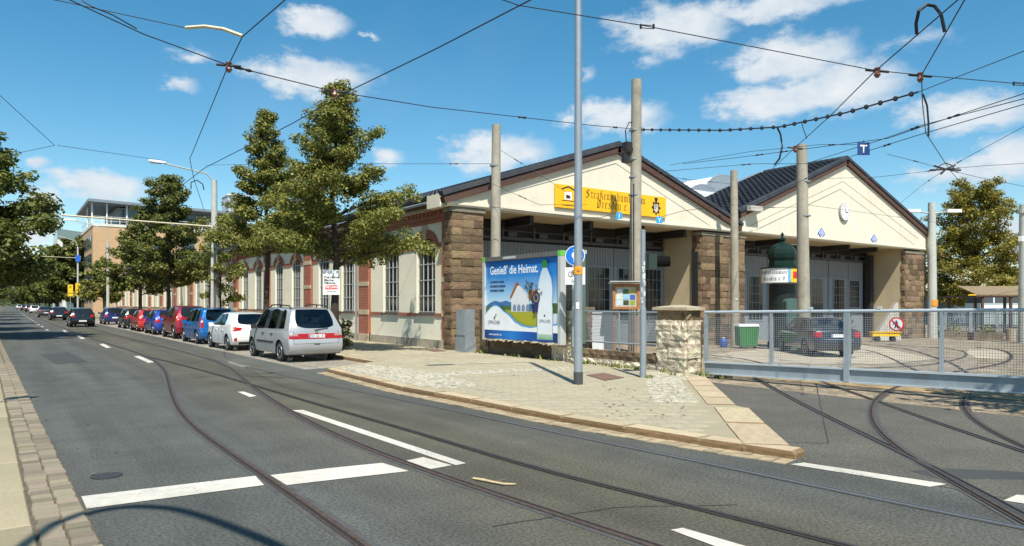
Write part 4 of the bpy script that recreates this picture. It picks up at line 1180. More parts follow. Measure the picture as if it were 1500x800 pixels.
em.cur = 1; em.add([(cx + x, yS - .009, cz + sh * .45 + z) for x, z in ((-.13, -.12), (0, -.24), (.13, -.12), (.13, .16), (-.13, .16))], [(0, 1, 2, 3, 4)])
em.cur = 0
for q in ((-.05, -.02), (.05, .06), (-.04, .10)): em.add([(cx + q[0] - .03, yS - .012, cz + sh * .45 + q[1] - .03), (cx + q[0] + .03, yS - .012, cz + sh * .45 + q[1] - .03), (cx + q[0] + .03, yS - .012, cz + sh * .45 + q[1] + .03), (cx + q[0] - .03, yS - .012, cz + sh * .45 + q[1] + .03)], [(0, 1, 2, 3)])
em.build('crest', [M_ink, mat('crest_silver', (.6, .55, .45), rough=.5)], sg, world=True)
# clock and diamonds on the taller gable
p = at_Y(1235, 311, YF); ck = empty('wall_clock', p, 'round white station clock on the cream gable', 'clock')
Mc = Matrix.Translation(p) @ Matrix.Rotation(R(90), 4, 'X')
mb = MB(); mb.lathe([(.53, 0), (.53, .12), (.485, .14)], 28, Mc); mb.build('clock_case', mat('clock_rim_grey', (.30, .30, .29), rough=.5), ck, world=True)
mb = MB(); mb.lathe([(.49, .1), (.49, .150)], 28, Mc); mb.build('dial', M_signw, ck, world=True)
mb = MB()
for k in range(12):
    t = k * math.pi / 6; ca_, sa_ = math.sin(t), math.cos(t)
    mb.add([(p.x + ca_ * .36 + sa_ * .018, p.y - .154, p.z + sa_ * .36 - ca_ * .018), (p.x + ca_ * .44 + sa_ * .018, p.y - .154, p.z + sa_ * .44 - ca_ * .018), (p.x + ca_ * .44 - sa_ * .018, p.y - .154, p.z + sa_ * .44 + ca_ * .018), (p.x + ca_ * .36 - sa_ * .018, p.y - .154, p.z + sa_ * .36 + ca_ * .018)], [(0, 1, 2, 3)])
for (t, l, w) in ((R(95), .26, .025), (R(-12), .38, .018)):
    ca_, sa_ = math.sin(t), math.cos(t)
    mb.add([(p.x + sa_ * w, p.y - .158, p.z - ca_ * w), (p.x + ca_ * l + sa_ * w, p.y - .158, p.z + sa_ * l - ca_ * w), (p.x + ca_ * l - sa_ * w, p.y - .158, p.z + sa_ * l + ca_ * w), (p.x - sa_ * w, p.y - .158, p.z + ca_ * w)], [(0, 1, 2, 3)])
mb.build('clock_hands', M_ink, ck, world=True)
M_blue = mat('sign_blue', (.02, .12, .55), rough=.5)
for (u, v, lab) in ((1203, 342, 'blue and white diamond plate beside the pole, under the clock'), (1280, 351, 'blue and white diamond plate near the right pier, under the gable slope')):
    p = at_Y(u, v, YF); dm = empty('diamond_plate', p, lab, 'plate', 'blue diamond plates on the gable')
    for (r_, m_, y_) in ((.31, M_blue, -.03), (.23, M_signw, -.036), (.16, M_blue, -.042), (.08, M_signw, -.048)):
        mb = MB(); mb.prism([(p.x - r_ * 1.2, p.y + y_, p.z), (p.x, p.y + y_, p.z - r_), (p.x + r_ * 1.2, p.y + y_, p.z), (p.x, p.y + y_, p.z + r_)], (0, -y_ - .003 if r_ == .31 else .004, 0))
        mb.build('plate' if r_ == .31 else 'diamond', m_, dm, world=True)
# ================================================================ YARD WALL, GATE, BILLBOARD
M_galv = mat('galvanised_steel', (.30, .34, .37), rough=.5, metal=.35, var=.08, scale=4)
M_gate = mat('gate_grey_blue_paint', (.28, .325, .35), rough=.5, metal=.1, var=.10, scale=3, stain=.14, streak=.12)
M_gatelip = mat('gate_light_edge', (.47, .53, .56), rough=.4, metal=.2, var=.05, scale=3)
M_mortard = mat('joint_shade_mortar', (.13, .10, .065), rough=.95, var=.2, scale=9)  # darkened so the joints carry their shading in the colour
M_cap = mat('worn_cap_stone', (.42, .35, .24), rough=.9, var=.2, scale=5, bump=.5, bscale=20)
M_conc = mat('weathered_concrete', (.37, .34, .265), rough=.9, var=.16, scale=3, bump=.25, bscale=40, stain=.2, streak=.28)
M_conc2 = mat('pale_grey_concrete', (.47, .48, .43), rough=.85, var=.10, scale=3, bump=.15, bscale=40, stain=.1)
rw = random.Random(21)
# gate pier
gp = empty('gate_pier', (14.05, 12.4, .05), 'squat pale rough stone gate pier with a flat cap stone', 'pier')
mb = MB(); mb.box((13.80, 11.80, -.1), (14.22, 12.68, 1.64)); mb.build('pier_core', M_mortard, gp, world=True)
# -X face and -Y face, the top course darker
masonry_face(gp, PALE, (13.76, 11.8, 0), (0, 1, 0), .92, .02, 1.40, .23, .2, (-1, 0, 0), rw, (.26, .60), .012, proud=.05)
masonry_face(gp, PALE, (13.78, 11.78, 0), (1, 0, 0), .48, .02, 1.40, .23, .2, (0, -1, 0), rw, (.26, .58), .016, proud=.05)
masonry_face(gp, SAND, (13.76, 11.8, 0), (0, 1, 0), .92, 1.41, 1.66, .25, .2, (-1, 0, 0), rw, (.3, .5), .016, proud=.0)
masonry_face(gp, SAND, (13.78, 11.8, 0), (1, 0, 0), .48, 1.41, 1.66, .25, .2, (0, -1, 0), rw, (.3, .5), .016, proud=.0)
mb = MB(); mb.prism([(13.66, 11.68, 1.665), (14.36, 11.68, 1.665), (14.36, 12.84, 1.665), (13.66, 12.84, 1.665)], (0, 0, .07))
mb.add([(13.66, 11.68, 1.737), (14.36, 11.68, 1.737), (14.36, 12.84, 1.737), (13.66, 12.84, 1.737), (14.0, 12.1, 1.80), (14.0, 12.4, 1.80)], [(0, 1, 4), (1, 2, 5, 4), (2, 3, 5), (3, 0, 4, 5)])
mb.build('cap_stone', M_cap, gp, world=True)
# second pier beside the billboard
sp2 = empty('wall_pier', (14.05, 16.5, .1), 'mossy uneven stone wall pier between billboard and railing', 'pier')
mb = MB(); mb.box((13.84, 16.05, 0), (14.35, 17.05, 1.62)); mb.build('pier_core', M_mortard, sp2, world=True)
masonry_face(sp2, PALE, (13.8, 15.98, 0), (0, 1, 0), 1.1, .06, 1.62, .22, .2, (-1, 0, 0), rw, (.2, .5), .02, proud=.07)
masonry_face(sp2, SAND, (13.8, 15.98, 0), (1, 0, 0), .55, .06, 1.62, .22, .2, (0, -1, 0), rw, (.24, .4), .02, proud=.05)
mb = MB(); mb.box((13.72, 15.9, 1.63), (14.45, 17.15, 1.73)); mb.build('cap_stone', mat('mossy_cap', (.17, .14, .10), rough=.95, var=.35, scale=7, bump=.5, bscale=22), sp2, world=True)
# low wall with railing, and dark wall under the billboard
lw = empty('yard_wall', (13.9, 14.5, .1), 'low brown stone wall carrying a grey mesh railing', 'wall')
mb = MB(); mb.box((13.82, 12.7, 0), (14.25, 16.0, .47)); mb.build('wall_core', M_mortard, lw, world=True)
masonry_face(lw, PALE, (13.8, 12.72, 0), (0, 1, 0), 3.22, .05, .26, .2, .2, (-1, 0, 0), rw, (.3, .55), .02, proud=.06)
masonry_face(lw, SAND, (13.8, 12.72, 0), (0, 1, 0), 3.22, .27, .5, .22, .2, (-1, 0, 0), rw, (.3, .5), .02, proud=.04)
masonry_face(lw, SAND, (13.8, 12.98, 0), (1, 0, 0), .4, .05, .5, .22, .1, (0, -1, 0), rw, (.3, .5), .02, proud=.0)
rl = empty('mesh_railing', (14.0, 14.5, .5), 'grey tubular railing with fine wire mesh on the low wall', 'railing')
mb = MB()
for z in (1.60, .72): mb.tube([(14.0, 12.7, z), (14.0, 15.95, z)], .024, 8)
mb.build('rail', M_galv, rl, world=True)
for y in (12.8, 14.4, 15.9):
    mb = MB(); mb.tube([(14.0, y, .45), (14.0, y, 1.6)], .026, 8); mb.build('post', M_galv, rl, world=True)
def wire_mesh(mb, p0, ux, w, z0f, z1f, pitch, t=.0035, pz=None):
    """grid of square wires on a vertical panel; z0f, z1f give the lower and upper edge along the panel"""
    ux = Vector(ux).normalized(); n = int(w / pitch); nr = Vector((ux.y, -ux.x, 0)) * t
    for k in range(1, n):
        s = w * k / n; c = Vector(p0) + ux * s; a, b = z0f(s), z1f(s)
        for (q0, q1) in (((c - ux * t), (c + nr)), ((c + nr), (c + ux * t))):
            mb.quad((q0.x, q0.y, a), (q1.x, q1.y, a), (q1.x, q1.y, b), (q0.x, q0.y, b))
    m = int((z1f(0) - z0f(0)) / (pz or pitch))
    for k in range(1, m):
        f = k / m; A = Vector(p0); B = A + ux * w
        za, zb = z0f(0) + (z1f(0) - z0f(0)) * f, z0f(w) + (z1f(w) - z0f(w)) * f
        for dz0, dz1, o0, o1 in ((-t, 0, 0, 1), (0, t, 1, 0)):
            a0, a1 = A + nr * o0, A + nr * o1; b0, b1 = B + nr * o0, B + nr * o1
            mb.quad((a0.x, a0.y, za + dz0), (b0.x, b0.y, zb + dz0), (b1.x, b1.y, zb + dz1), (a1.x, a1.y, za + dz1))
mb = MB(); wire_mesh(mb, (14.0, 12.75, 0), (0, 1, 0), 3.15, lambda s: .74, lambda s: 1.58, .042, .0058)
tag(mb.build('wire_mesh', M_galv, rl, world=True), kind='stuff')
bw_ = empty('yard_wall', (13.95, 18.8, .1), 'dark stone wall in the shade under the billboard', 'wall')
M_darkstone = mat('shade_dark_sandstone', (.13, .095, .06), rough=.95, var=.35, scale=5, bump=.8, bscale=14, obj_var=.3)  # darker sandstone: the shade under the billboard is put into its colour
DARKSTONE = [with_mat(b, M_darkstone) for b in RB]
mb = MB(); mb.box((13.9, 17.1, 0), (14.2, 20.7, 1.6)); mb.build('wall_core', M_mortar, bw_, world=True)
masonry_face(bw_, DARKSTONE, (13.85, 17.12, 0), (0, 1, 0), 3.55, .06, 1.6, .26, .12, (-1, 0, 0), rw, (.35, .7), .02, proud=.03)
wp = empty('wall_pier', (14.0, 21.0, .1), 'narrow stone wall end between billboard and grey cabinet', 'pier')
mb = MB(); mb.box((13.88, 20.72, 0), (14.25, 21.3, 1.6)); mb.build('pier_core', M_mortar, wp, world=True)
masonry_face(wp, SAND, (13.82, 20.72, 0), (0, 1, 0), .58, .06, 1.6, .24, .15, (-1, 0, 0), rw, (.25, .35), .02, proud=.04)
masonry_face(wp, SAND, (13.82, 20.72, 0), (1, 0, 0), .42, .06, 1.6, .24, .12, (0, -1, 0), rw, (.25, .35), .02, proud=.0)
# narrow grey cabinet by the big pier
cb = empty('junction_cabinet', (13.5, 21.75, .1), 'narrow grey metal junction cabinet at the foot of the sandstone pier', 'cabinet')
mb = MB(); mb.box((13.3, 21.45, .1), (13.75, 22.15, .62)); mb.build('base', M_gate, cb, world=True)
mb = MB(); mb.box((13.33, 21.48, .625), (13.72, 22.12, 1.62)); mb.build('body', M_galv, cb, world=True)
mb = MB(); mb.box((13.31, 21.55, .7), (13.328, 22.05, 1.55)); mb.build('door', M_gate, cb, world=True)

# ---------------------------------------------------------------- sliding gate
A, B = Vector((14.2, 11.55, 0)), Vector((15.28, 4.9, 0))
ux = (B - A).normalized(); nr = Vector((ux.y, -ux.x, 0))
GL_ = 12.5
tilt = .10 / (B - A).length
zt = lambda s, z: z + tilt * s
gate = empty('sliding_gate', A, 'long grey blue sliding gate of wire mesh above a solid beam', 'gate')
def gbar(mb, s0, s1, z0, z1, d0, d1):
    """beam along the gate from s0 to s1, between heights and depths"""
    vs = []
    for s in (s0, s1):
        for (d, z) in ((d0, z0), (d1, z0), (d1, z1), (d0, z1)):
            p = A + ux * s + nr * d; vs.append((p.x, p.y, zt(s, z)))
    mb.add(vs, [(0, 1, 2, 3), (7, 6, 5, 4), (0, 4, 5, 1), (1, 5, 6, 2), (2, 6, 7, 3), (3, 7, 4, 0)])
mb = MB(); gbar(mb, 0, GL_, .12, .36, -.03, .05); mb.build('beam', M_gate, gate, world=True)
mb = MB(); gbar(mb, 0, GL_, .085, .117, -.05, .11); gbar(mb, 0, GL_, .363, .40, -.05, .10); mb.build('beam_flange', M_gatelip, gate, world=True)
mb = MB(); p = A + nr * .03; q = A + ux * GL_ + nr * .03
mb.tube([(p.x, p.y, zt(0, 1.62)), (q.x, q.y, zt(GL_, 1.62))], .036, 10); mb.build('top_rail', M_gatelip, gate, world=True)
posts = [(.03, .035, .405), (1.72, .03, .405), (3.42, .055, .10), (5.2, .03, .405), (6.85, .03, .405), (8.6, .05, .10), (10.5, .03, .405)]
for (s, w, z0) in posts:
    mb = MB(); gbar(mb, s - w, s + w, z0, 1.585, -.02, .125 if z0 < .2 else .07); mb.build('gate_post', M_gate, gate, world=True)
mb = MB()
wire_mesh(mb, A + nr * .02, ux, GL_, lambda s: zt(s, .41), lambda s: zt(s, 1.58), .047, .0032)
tag(mb.build('wire_mesh', M_galv, gate, world=True), kind='stuff')
for s in (2.62, 4.05):
    mb = MB(); gbar(mb, s - .04, s + .04, 1.66, 1.72, -.02, .06); mb.build('bracket', M_gatelip, gate, world=True)
# round prohibition sign hung on the gate
ps = None
u_, v_ = 1315, 475
# distance along the gate seen at u_
best = min((abs((lambda P_: ((P_.x * RX + P_.y * RY) / (P_.x * FX + P_.y * FY)) * FPX + 750 - u_)(A + ux * s)), s) for s in [k * .02 for k in range(600)])
P0 = A + ux * best[1] + nr * .085
dd = P0.x * FX + P0.y * FY
zc = CZ + (HOR - v_) * dd / FPX
ng = empty('prohibition_sign', (P0.x, P0.y, zc), 'round red rimmed no pedestrians sign hung on the gate mesh', 'sign')
def disc(root, name, r, m, origin, xd, yd, lift, thick=.004, n=28, cx=0, cy=0):
    Mx = frame_M(origin, xd, yd); mb = MB()
    a = circle_pts(r, n, cx, cy, lift - thick); b = circle_pts(r, n, cx, cy, lift)
    mb.add(a + b, [tuple(range(n))[::-1], tuple(range(n, 2 * n))] + [(k, (k + 1) % n, n + (k + 1) % n, n + k) for k in range(n)], Mx)
    return mb.build(name, m, root, world=True)
M_red = mat('sign_red', (.62, .03, .03), rough=.5)
disc(ng, 'plate', .145, M_red, (P0.x, P0.y, zc), ux, (0, 0, 1), .006, .012)
disc(ng, 'face', .115, M_signw, (P0.x, P0.y, zc), ux, (0, 0, 1), .010)
def print_polys(root, name, polys, m, origin, xd, yd, lift):
    Mx = frame_M(origin, xd, yd); mb = MB()
    for k, q in enumerate(polys): mb.add([(x, y, lift + .0006 * k) for x, y in q], [tuple(range(len(q)))], Mx)
    return mb.build(name, m, root, world=True)
M_black = mat('sign_black', (.02, .02, .02), rough=.5)
cir = lambda r, cx, cy, n=14: [(cx + r * math.cos(2 * math.pi * k / n), cy + r * math.sin(2 * math.pi * k / n)) for k in range(n)]
print_polys(ng, 'pictogram', [cir(.018, 0, .06), [(-.03, .038), (-.028, -.02), (.028, -.02), (.03, .038)], [(-.045, -.085), (-.02, -.085), (.005, -.018), (-.02, -.018)], [(.02, -.085), (.045, -.085), (.02, -.018), (-.005, -.018)], [(-.07, .0), (-.062, -.012), (-.02, .02), (-.028, .036)]], M_black, (P0.x, P0.y, zc), ux, (0, 0, 1), .013)
print_polys(ng, 'bar', [[(-.088, .07), (-.07, .088), (.088, -.07), (.07, -.088)]], M_red, (P0.x, P0.y, zc), ux, (0, 0, 1), .018)

# ---------------------------------------------------------------- billboard
XB = 13.42
yl, yr = 20.45, 16.22                        # as seen: left edge is the far one
zb, ztp = .66, 3.40
bb = empty('billboard', (XB + .1, (yl + yr) / 2, .1), 'blue mineral water poster billboard in a pale frame with green corners', 'billboard')
M_frame = mat('pale_frame_metal', (.56, .58, .57), rough=.45, metal=.2, var=.05, scale=4)
M_framed = mat('grey_frame_metal', (.17, .17, .165), rough=.5, metal=.3, var=.1, scale=4)
M_green = mat('corner_green', (.16, .52, .08), rough=.4)
mb = MB(); mb.box((XB + .02, yr + .05, zb + .05), (XB + .14, yl - .05, ztp - .05)); mb.build('back_panel', M_framed, bb, world=True)
for (y0, y1) in ((yl - .13, yl), (yr, yr + .13)):
    mb = MB(); mb.box((XB - .05, y0, zb - .06), (XB + .16, y1, ztp - .15)); mb.build('frame_side', M_frame, bb, world=True)
    mb = MB(); mb.box((XB - .053, y0 - .004, ztp - .147), (XB + .163, y1 + .004, ztp + .02)); mb.build('corner_cap', M_green, bb, world=True)
mb = MB(); mb.box((XB - .045, yr + .137, ztp - .13), (XB + .15, yl - .137, ztp + .01)); mb.build('frame_top', M_framed, bb, world=True)
mb = MB(); mb.box((XB - .052, 18.5, ztp - .10), (XB - .047, 19.2, ztp - .02)); mb.build('maker_plate', M_frame, bb, world=True)
for y in (17.2, 19.5):
    mb = MB(); mb.box((XB + .17, y - .06, .8), (XB + .42, y + .06, ztp - .1)); mb.build('support', M_framed, bb, world=True)
Wp, Hp = (yl - yr) - .27, ztp - .14 - zb
OB = (XB + .018, yl - .135, zb)              # lower left corner of the print, as read
XD, YD = (0, -1, 0), (0, 0, 1)
def gradient_mat(name, stops, axis=2, lo=0, hi=1):
    m = mat(name, (1, 1, 1), rough=.42, spec=.4)
    t = m.node_tree; L = t.links.new; b = t.nodes['Principled BSDF']
    tcn = next(n for n in t.nodes if n.type == 'TEX_COORD')
    sp = t.nodes.new('ShaderNodeSeparateXYZ'); L(tcn.outputs['Generated'], sp.inputs[0])
    r = t.nodes.new('ShaderNodeValToRGB')
    while len(r.color_ramp.elements) < len(stops): r.color_ramp.elements.new(.5)
    for e, (p_, c) in zip(r.color_ramp.elements, stops): e.position = p_; e.color = (*S(c), 1)
    n = t.nodes.new('ShaderNodeTexNoise'); n.inputs['Scale'].default_value = 5; n.inputs['Detail'].default_value = 5; L(tcn.outputs['Generated'], n.inputs['Vector'])
    ad = t.nodes.new('ShaderNodeMath'); ad.operation = 'MULTIPLY_ADD'; L(n.outputs['Fac'], ad.inputs[0]); ad.inputs[1].default_value = .10
    L(sp.outputs[axis], ad.inputs[2])
    sb = t.nodes.new('ShaderNodeMath'); sb.operation = 'SUBTRACT'; L(ad.outputs[0], sb.inputs[0]); sb.inputs[1].default_value = .05
    L(sb.outputs[0], r.inputs[0]); L(r.outputs[0], b.inputs['Base Color'])
    return m
M_psky = gradient_mat('poster_sky_print', [(.38, '#dfeaf2'), (.55, '#9cc8e8'), (.8, '#2f86cf'), (1, '#0c62b4')])
P_ = lambda pts: [(x * Wp, y * Hp) for x, y in pts]
print_polys(bb, 'poster_sky', [P_([(0, 0), (1, 0), (1, 1), (0, 1)])], M_psky, OB, XD, YD, .002)
def pm(name, hexc, rough=.42): return mat(name, S(hexc), rough=rough, var=.05, scale=3)
hill = [(0, .42), (.06, .46), (.14, .49), (.22, .47), (.3, .49), (.4, .46), (.55, .45), (.8, .44), (.9, .46), (1, .44), (1, .34), (0, .34)]
print_polys(bb, 'poster_hills', [P_(hill)], pm('poster_hill_blue', '#3f74a8'), OB, XD, YD, .005)
print_polys(bb, 'poster_trees', [P_([(0, .41), (.08, .43), (.12, .41), (.2, .43), (.3, .42), (.38, .43), (.38, .33), (0, .33)]), P_([(.9, .44), (.95, .46), (1, .44), (1, .34), (.9, .34)])], pm('poster_tree_green', '#4d6b3a'), OB, XD, YD, .008)
print_polys(bb, 'poster_meadow', [P_([(.28, .38), (.4, .36), (.75, .36), (.8, .15), (.55, .16), (.42, .22)])], pm('poster_meadow_green', '#a9a92c'), OB, XD, YD, .011)
print_polys(bb, 'poster_house', [P_([(.38, .35), (.38, .52), (.46, .70), (.58, .60), (.62, .52), (.62, .35)])], pm('poster_house_white', '#dfe2e2'), OB, XD, YD, .014)
print_polys(bb, 'poster_roof', [P_([(.36, .53), (.455, .725), (.50, .68), (.465, .67), (.385, .52)]), P_([(.62, .50), (.63, .61), (.78, .62), (.80, .50)])], pm('poster_roof_brown', '#a0622e'), OB, XD, YD, .016)
print_polys(bb, 'poster_windows', [P_([(x, .36), (x + .045, .36), (x + .045, .42), (x + .022, .45), (x, .42)]) for x in (.405, .465, .525, .585)], pm('poster_window_grey', '#7f8fa8'), OB, XD, YD, .018)
tr_ = []
rt = random.Random(5)
def twig(x, y, a, l, w, dep):
    x2, y2 = x + math.cos(a) * l, y + math.sin(a) * l
    px, py = -math.sin(a) * w, math.cos(a) * w
    tr_.append([(x - px, y - py), (x2 - px * .6, y2 - py * .6), (x2 + px * .6, y2 + py * .6), (x + px, y + py)])
    if dep:
        for k in range(3): twig(x2, y2, a + rt.uniform(-.9, .9), l * rt.uniform(.55, .8), w * .6, dep - 1)
twig(.68 * Wp, .34 * Hp, 1.65, .36, .035, 4)
print_polys(bb, 'poster_tree', tr_, pm('poster_bark', '#3a2f24'), OB, XD, YD, .0195)
wav = [(0, .10), (0, .30)] + [(.02 + .26 * k / 8, .32 + .10 * math.sin(math.pi * (k / 8) * .9)) for k in range(9)] + [(.36, .30), (.44, .22), (.54, .17), (.66, .155), (.8, .18), (1, .2), (1, .10)]
wav2 = [(0, .13), (0, .31)] + [(.02 + .26 * k / 8, .335 + .105 * math.sin(math.pi * (k / 8) * .9)) for k in range(9)] + [(.38, .32), (.46, .24), (.56, .19), (.68, .175), (.82, .2), (1, .22), (1, .13)]
print_polys(bb, 'poster_splash', [P_(wav2)], pm('poster_water_blue', '#5e9fd6'), OB, XD, YD, .056)
print_polys(bb, 'poster_field', [P_(wav)], pm('poster_white', '#eef1f2'), OB, XD, YD, .059)
M_pband = gradient_mat('poster_band_blue', [(0, '#16346f'), (.4, '#0f58ad'), (.6, '#1f7fd0'), (1, '#16346f')], axis=1)
print_polys(bb, 'poster_band', [P_([(0, 0), (1, 0), (1, .11), (0, .11)])], M_pband, OB, XD, YD, .062)
btl = [(.75, .03), (.75, .40), (.74, .44), (.755, .62), (.775, .74), (.80, .83), (.82, .88), (.865, .88), (.885, .83), (.92, .74), (.935, .62), (.93, .44), (.935, .40), (.935, .03)]
print_polys(bb, 'poster_bottle_outline', [P_([((x - .843) * 1.06 + .843, (y - .45) * 1.012 + .45) for x, y in btl])], pm('poster_bottle_grey', '#8fa9bd'), OB, XD, YD, .064)
M_bott = gradient_mat('poster_bottle', [(0, '#7fb08a'), (.10, '#cfdfda'), (.3, '#eef2f4'), (.75, '#dfe9f2'), (1, '#b9d2e8')])
print_polys(bb, 'poster_bottle', [P_(btl)], M_bott, OB, XD, YD, .066)
print_polys(bb, 'poster_bottle_cap', [P_([(.815, .875), (.81, .90), (.81, .94), (.825, .962), (.86, .962), (.875, .94), (.875, .90), (.87, .875)])], pm('poster_cap_green', '#2a7d33'), OB, XD, YD, .069)
print_polys(bb, 'poster_bottle_label', [P_([(.755, .09), (.93, .09), (.93, .40), (.755, .40)])], pm('poster_label_white', '#e9eef0'), OB, XD, YD, .069)
print_polys(bb, 'poster_seal', [cir(.20, .735 * Wp, .52 * Hp, 20), [(.715 * Wp, .5 * Hp), (.775 * Wp, .5 * Hp), (.755 * Wp, .33 * Hp), (.735 * Wp, .36 * Hp), (.70 * Wp, .33 * Hp)]], pm('poster_seal_navy', '#27356b'), OB, XD, YD, .072)
print_polys(bb, 'poster_seal_ring', [cir(.13, .735 * Wp, .52 * Hp, 20)], pm('poster_seal_gold', '#b99a45'), OB, XD, YD, .0745)
print_polys(bb, 'poster_seal_core', [cir(.09, .735 * Wp, .52 * Hp, 20)], MATS['poster_seal_navy'], OB, XD, YD, .077)
def put_text(root, name, txt, size, x, y, m, lift, bold=0, xs=1, align='CENTER', O=OB, xd=XD, yd=YD):
    vs, fs = text_mesh(txt, size, bold, xs, align)
    z = Vector(xd).normalized().cross(Vector(yd).normalized())
    org = Vector(O) + Vector(xd) * x + Vector(yd) * y
    return flat_print(root, name, vs, fs, m, org, xd, yd, lift)
M_ptw = pm('poster_text_white', '#f4f7f9'); M_ptn = pm('poster_text_navy', '#3a4a6b')
put_text(bb, 'headline', "Genieß' die Heimat.", .40, .06 * Wp, .875 * Hp, M_ptw, .006, .006, .84, 'LEFT')
print_polys(bb, 'small_print', [[((.065 + x_) * Wp, (.72 - .055 * k) * Hp), ((.065 + x_ + w_) * Wp, (.72 - .055 * k) * Hp), ((.065 + x_ + w_) * Wp, (.742 - .055 * k) * Hp), ((.065 + x_) * Wp, (.742 - .055 * k) * Hp)] for k in range(3) for x_, w_ in ((0, .03), (.036, .075), (.118, .02), (.145, .065 + .02 * (k == 1)))], M_ptn, OB, XD, YD, .006)
put_text(bb, 'wordmark', 'OPPACHER', .185, .05 * Wp, .205 * Hp, M_ptn, .064, .0, .78, 'LEFT')
put_text(bb, 'wordmark', 'OPPACHER', .155, .843 * Wp, .24 * Hp, M_ptn, .072, .0, .72)
print_polys(bb, 'wordmark_drop', [cir(.045, .155 * Wp, .27 * Hp, 8), cir(.035, .175 * Wp, .305 * Hp, 8), cir(.04, .843 * Wp, .31 * Hp, 8)], M_ptn, OB, XD, YD, .0725)
put_text(bb, 'web_address', 'www.oppacher.de', .10, .07 * Wp, .055 * Hp, M_ptw, .066, .001, 1, 'LEFT')
# torn lower edge of the poster
mb = MB(); rt = random.Random(9); n = 26
for k in range(n):
    y = yl - .135 - Wp * (k + .5) / n; w = Wp / n * .6; h = rt.uniform(.02, .11)
    mb.add([(XB - .02, y - w, zb + .03), (XB - .02, y + w, zb + .03), (XB - .05 - rt.uniform(0, .05), y + w * .6, zb - h), (XB - .04, y - w * .8, zb - h * rt.uniform(.4, 1))], [(0, 1, 2, 3)])
mb.build('torn_paper', mat('torn_paper', (.42, .36, .25), rough=.95, var=.4, scale=9), bb, world=True)
# a second hoarding seen edge-on behind it
hb = empty('advertising_hoarding', (13.9, 15.85, .1), 'pale green steel hoarding frame seen edge on beside the billboard', 'hoarding')
M_pgreen = mat('pale_green_steel', (.40, .48, .46), rough=.5, metal=.1, var=.06, scale=3)
mb = MB(); mb.box((13.62, 15.72, .55), (13.78, 15.98, 3.40)); mb.build('edge_frame', M_pgreen, hb, world=True)
mb = MB(); mb.box((13.783, 15.80, .65), (13.98, 15.92, 3.3)); mb.build('panel', mat('hoarding_dark_green', (.10, .15, .11), rough=.6, var=.1, scale=4), hb, world=True)
mb = MB(); mb.box((13.783, 15.76, 3.304), (14.0, 15.96, 3.42)); mb.build('top_frame', M_pgreen, hb, world=True)

# ---------------------------------------------------------------- poles and signs on the sidewalk
def pole(mb, x, y, z0, z1, r0, r1, n=14, lean=(0, 0)):
    k = 6
    mb.tube([(x + lean[0] * i / k, y + lean[1] * i / k, z0 + (z1 - z0) * i / k) for i in range(k + 1)], [r0 + (r1 - r0) * i / k for i in range(k + 1)], n)
def street_lamp(p, z0, h, r0, r1, arm, al, head_l, label, cat='street lamp', group=None, hz=.35, m=None):
    L = empty('street_lamp', (p[0], p[1], z0), label, cat, group)
    mb = MB(); pole(mb, 0, 0, -.05, h, r0, r1); mb.build('pole', m or M_galv, L, smooth=True)
    if arm is not None:
        ax = Vector((arm[0], arm[1], 0)).normalized()
        mb = MB(); mb.tube([(0, 0, h - .12), tuple(ax * (al * .15) + Vector((0, 0, h + hz * .5))), tuple(ax * al + Vector((0, 0, h + hz)))], .04, 8); mb.build('arm', m or M_galv, L, smooth=True)
        Mh = Matrix.Translation(ax * al + Vector((0, 0, h + hz))) @ Matrix.Rotation(math.atan2(ax.y, ax.x), 4, 'Z')
        mb = MB(); mb.prism([(-.1, -.09, .0), (head_l * .4, -.15, -.02), (head_l, -.10, .02), (head_l, .10, .02), (head_l * .4, .15, -.02), (-.1, .09, .0)], (0, 0, .11))
        b = MB(); b.add(mb.v, mb.f, Mh); b.build('lamp_head', M_white, L)
        mb = MB(); mb.prism([(.12, -.10, -.045), (head_l * .9, -.08, -.045), (head_l * .9, .08, -.045), (.12, .10, -.045)], (0, 0, .024)); b = MB(); b.add(mb.v, mb.f, Mh)
        b.build('lamp_glass', mat('lamp_glass', (.6, .62, .6), rough=.15) if 'lamp_glass' not in MATS else MATS['lamp_glass'], L)
    return L
pl = at_z(847, 563, .1)
L = street_lamp((pl.x, pl.y), .1, 8.45, .098, .075, (-1, .25), 2.4, .75, 'tall slim grey street lamp pole standing alone on the beige sidewalk', hz=.25)
mb = MB(); mb.lathe([(.102, 0), (.102, .27)], 14); mb.build('base_sleeve', mat('dark_sleeve', (.06, .06, .065), rough=.7), L)
def wrap(mb, r, z0, z1, a0, a1, n=8):
    for k in range(n):
        t0, t1 = a0 + (a1 - a0) * k / n, a0 + (a1 - a0) * (k + 1) / n
        mb.quad((r * math.cos(t0), r * math.sin(t0), z0), (r * math.cos(t1), r * math.sin(t1), z0), (r * math.cos(t1), r * math.sin(t1), z1), (r * math.cos(t0), r * math.sin(t0), z1))
cam_a = math.atan2(-pl.y, -pl.x)
mb = MB(); wrap(mb, .1005, 2.36, 2.53, cam_a - 1.4, cam_a + 1.4); mb.build('sticker_band', mat('orange_tape', (.85, .36, .02), rough=.5, var=.1, scale=8), L)
mb = MB(); wrap(mb, .1015, 1.62, 1.76, cam_a - .5, cam_a + .2); mb.build('sticker', M_signw, L)
mb = MB()
for k in range(3): mb.add([(.103 * math.cos(cam_a + .5 - .3 * k), .103 * math.sin(cam_a + .5 - .3 * k), 2.40), (.103 * math.cos(cam_a + .3 - .3 * k), .103 * math.sin(cam_a + .3 - .3 * k), 2.40), (.103 * math.cos(cam_a + .35 - .3 * k), .103 * math.sin(cam_a + .35 - .3 * k), 2.50)], [(0, 1, 2)])
mb.build('sticker_mark', M_black, L)
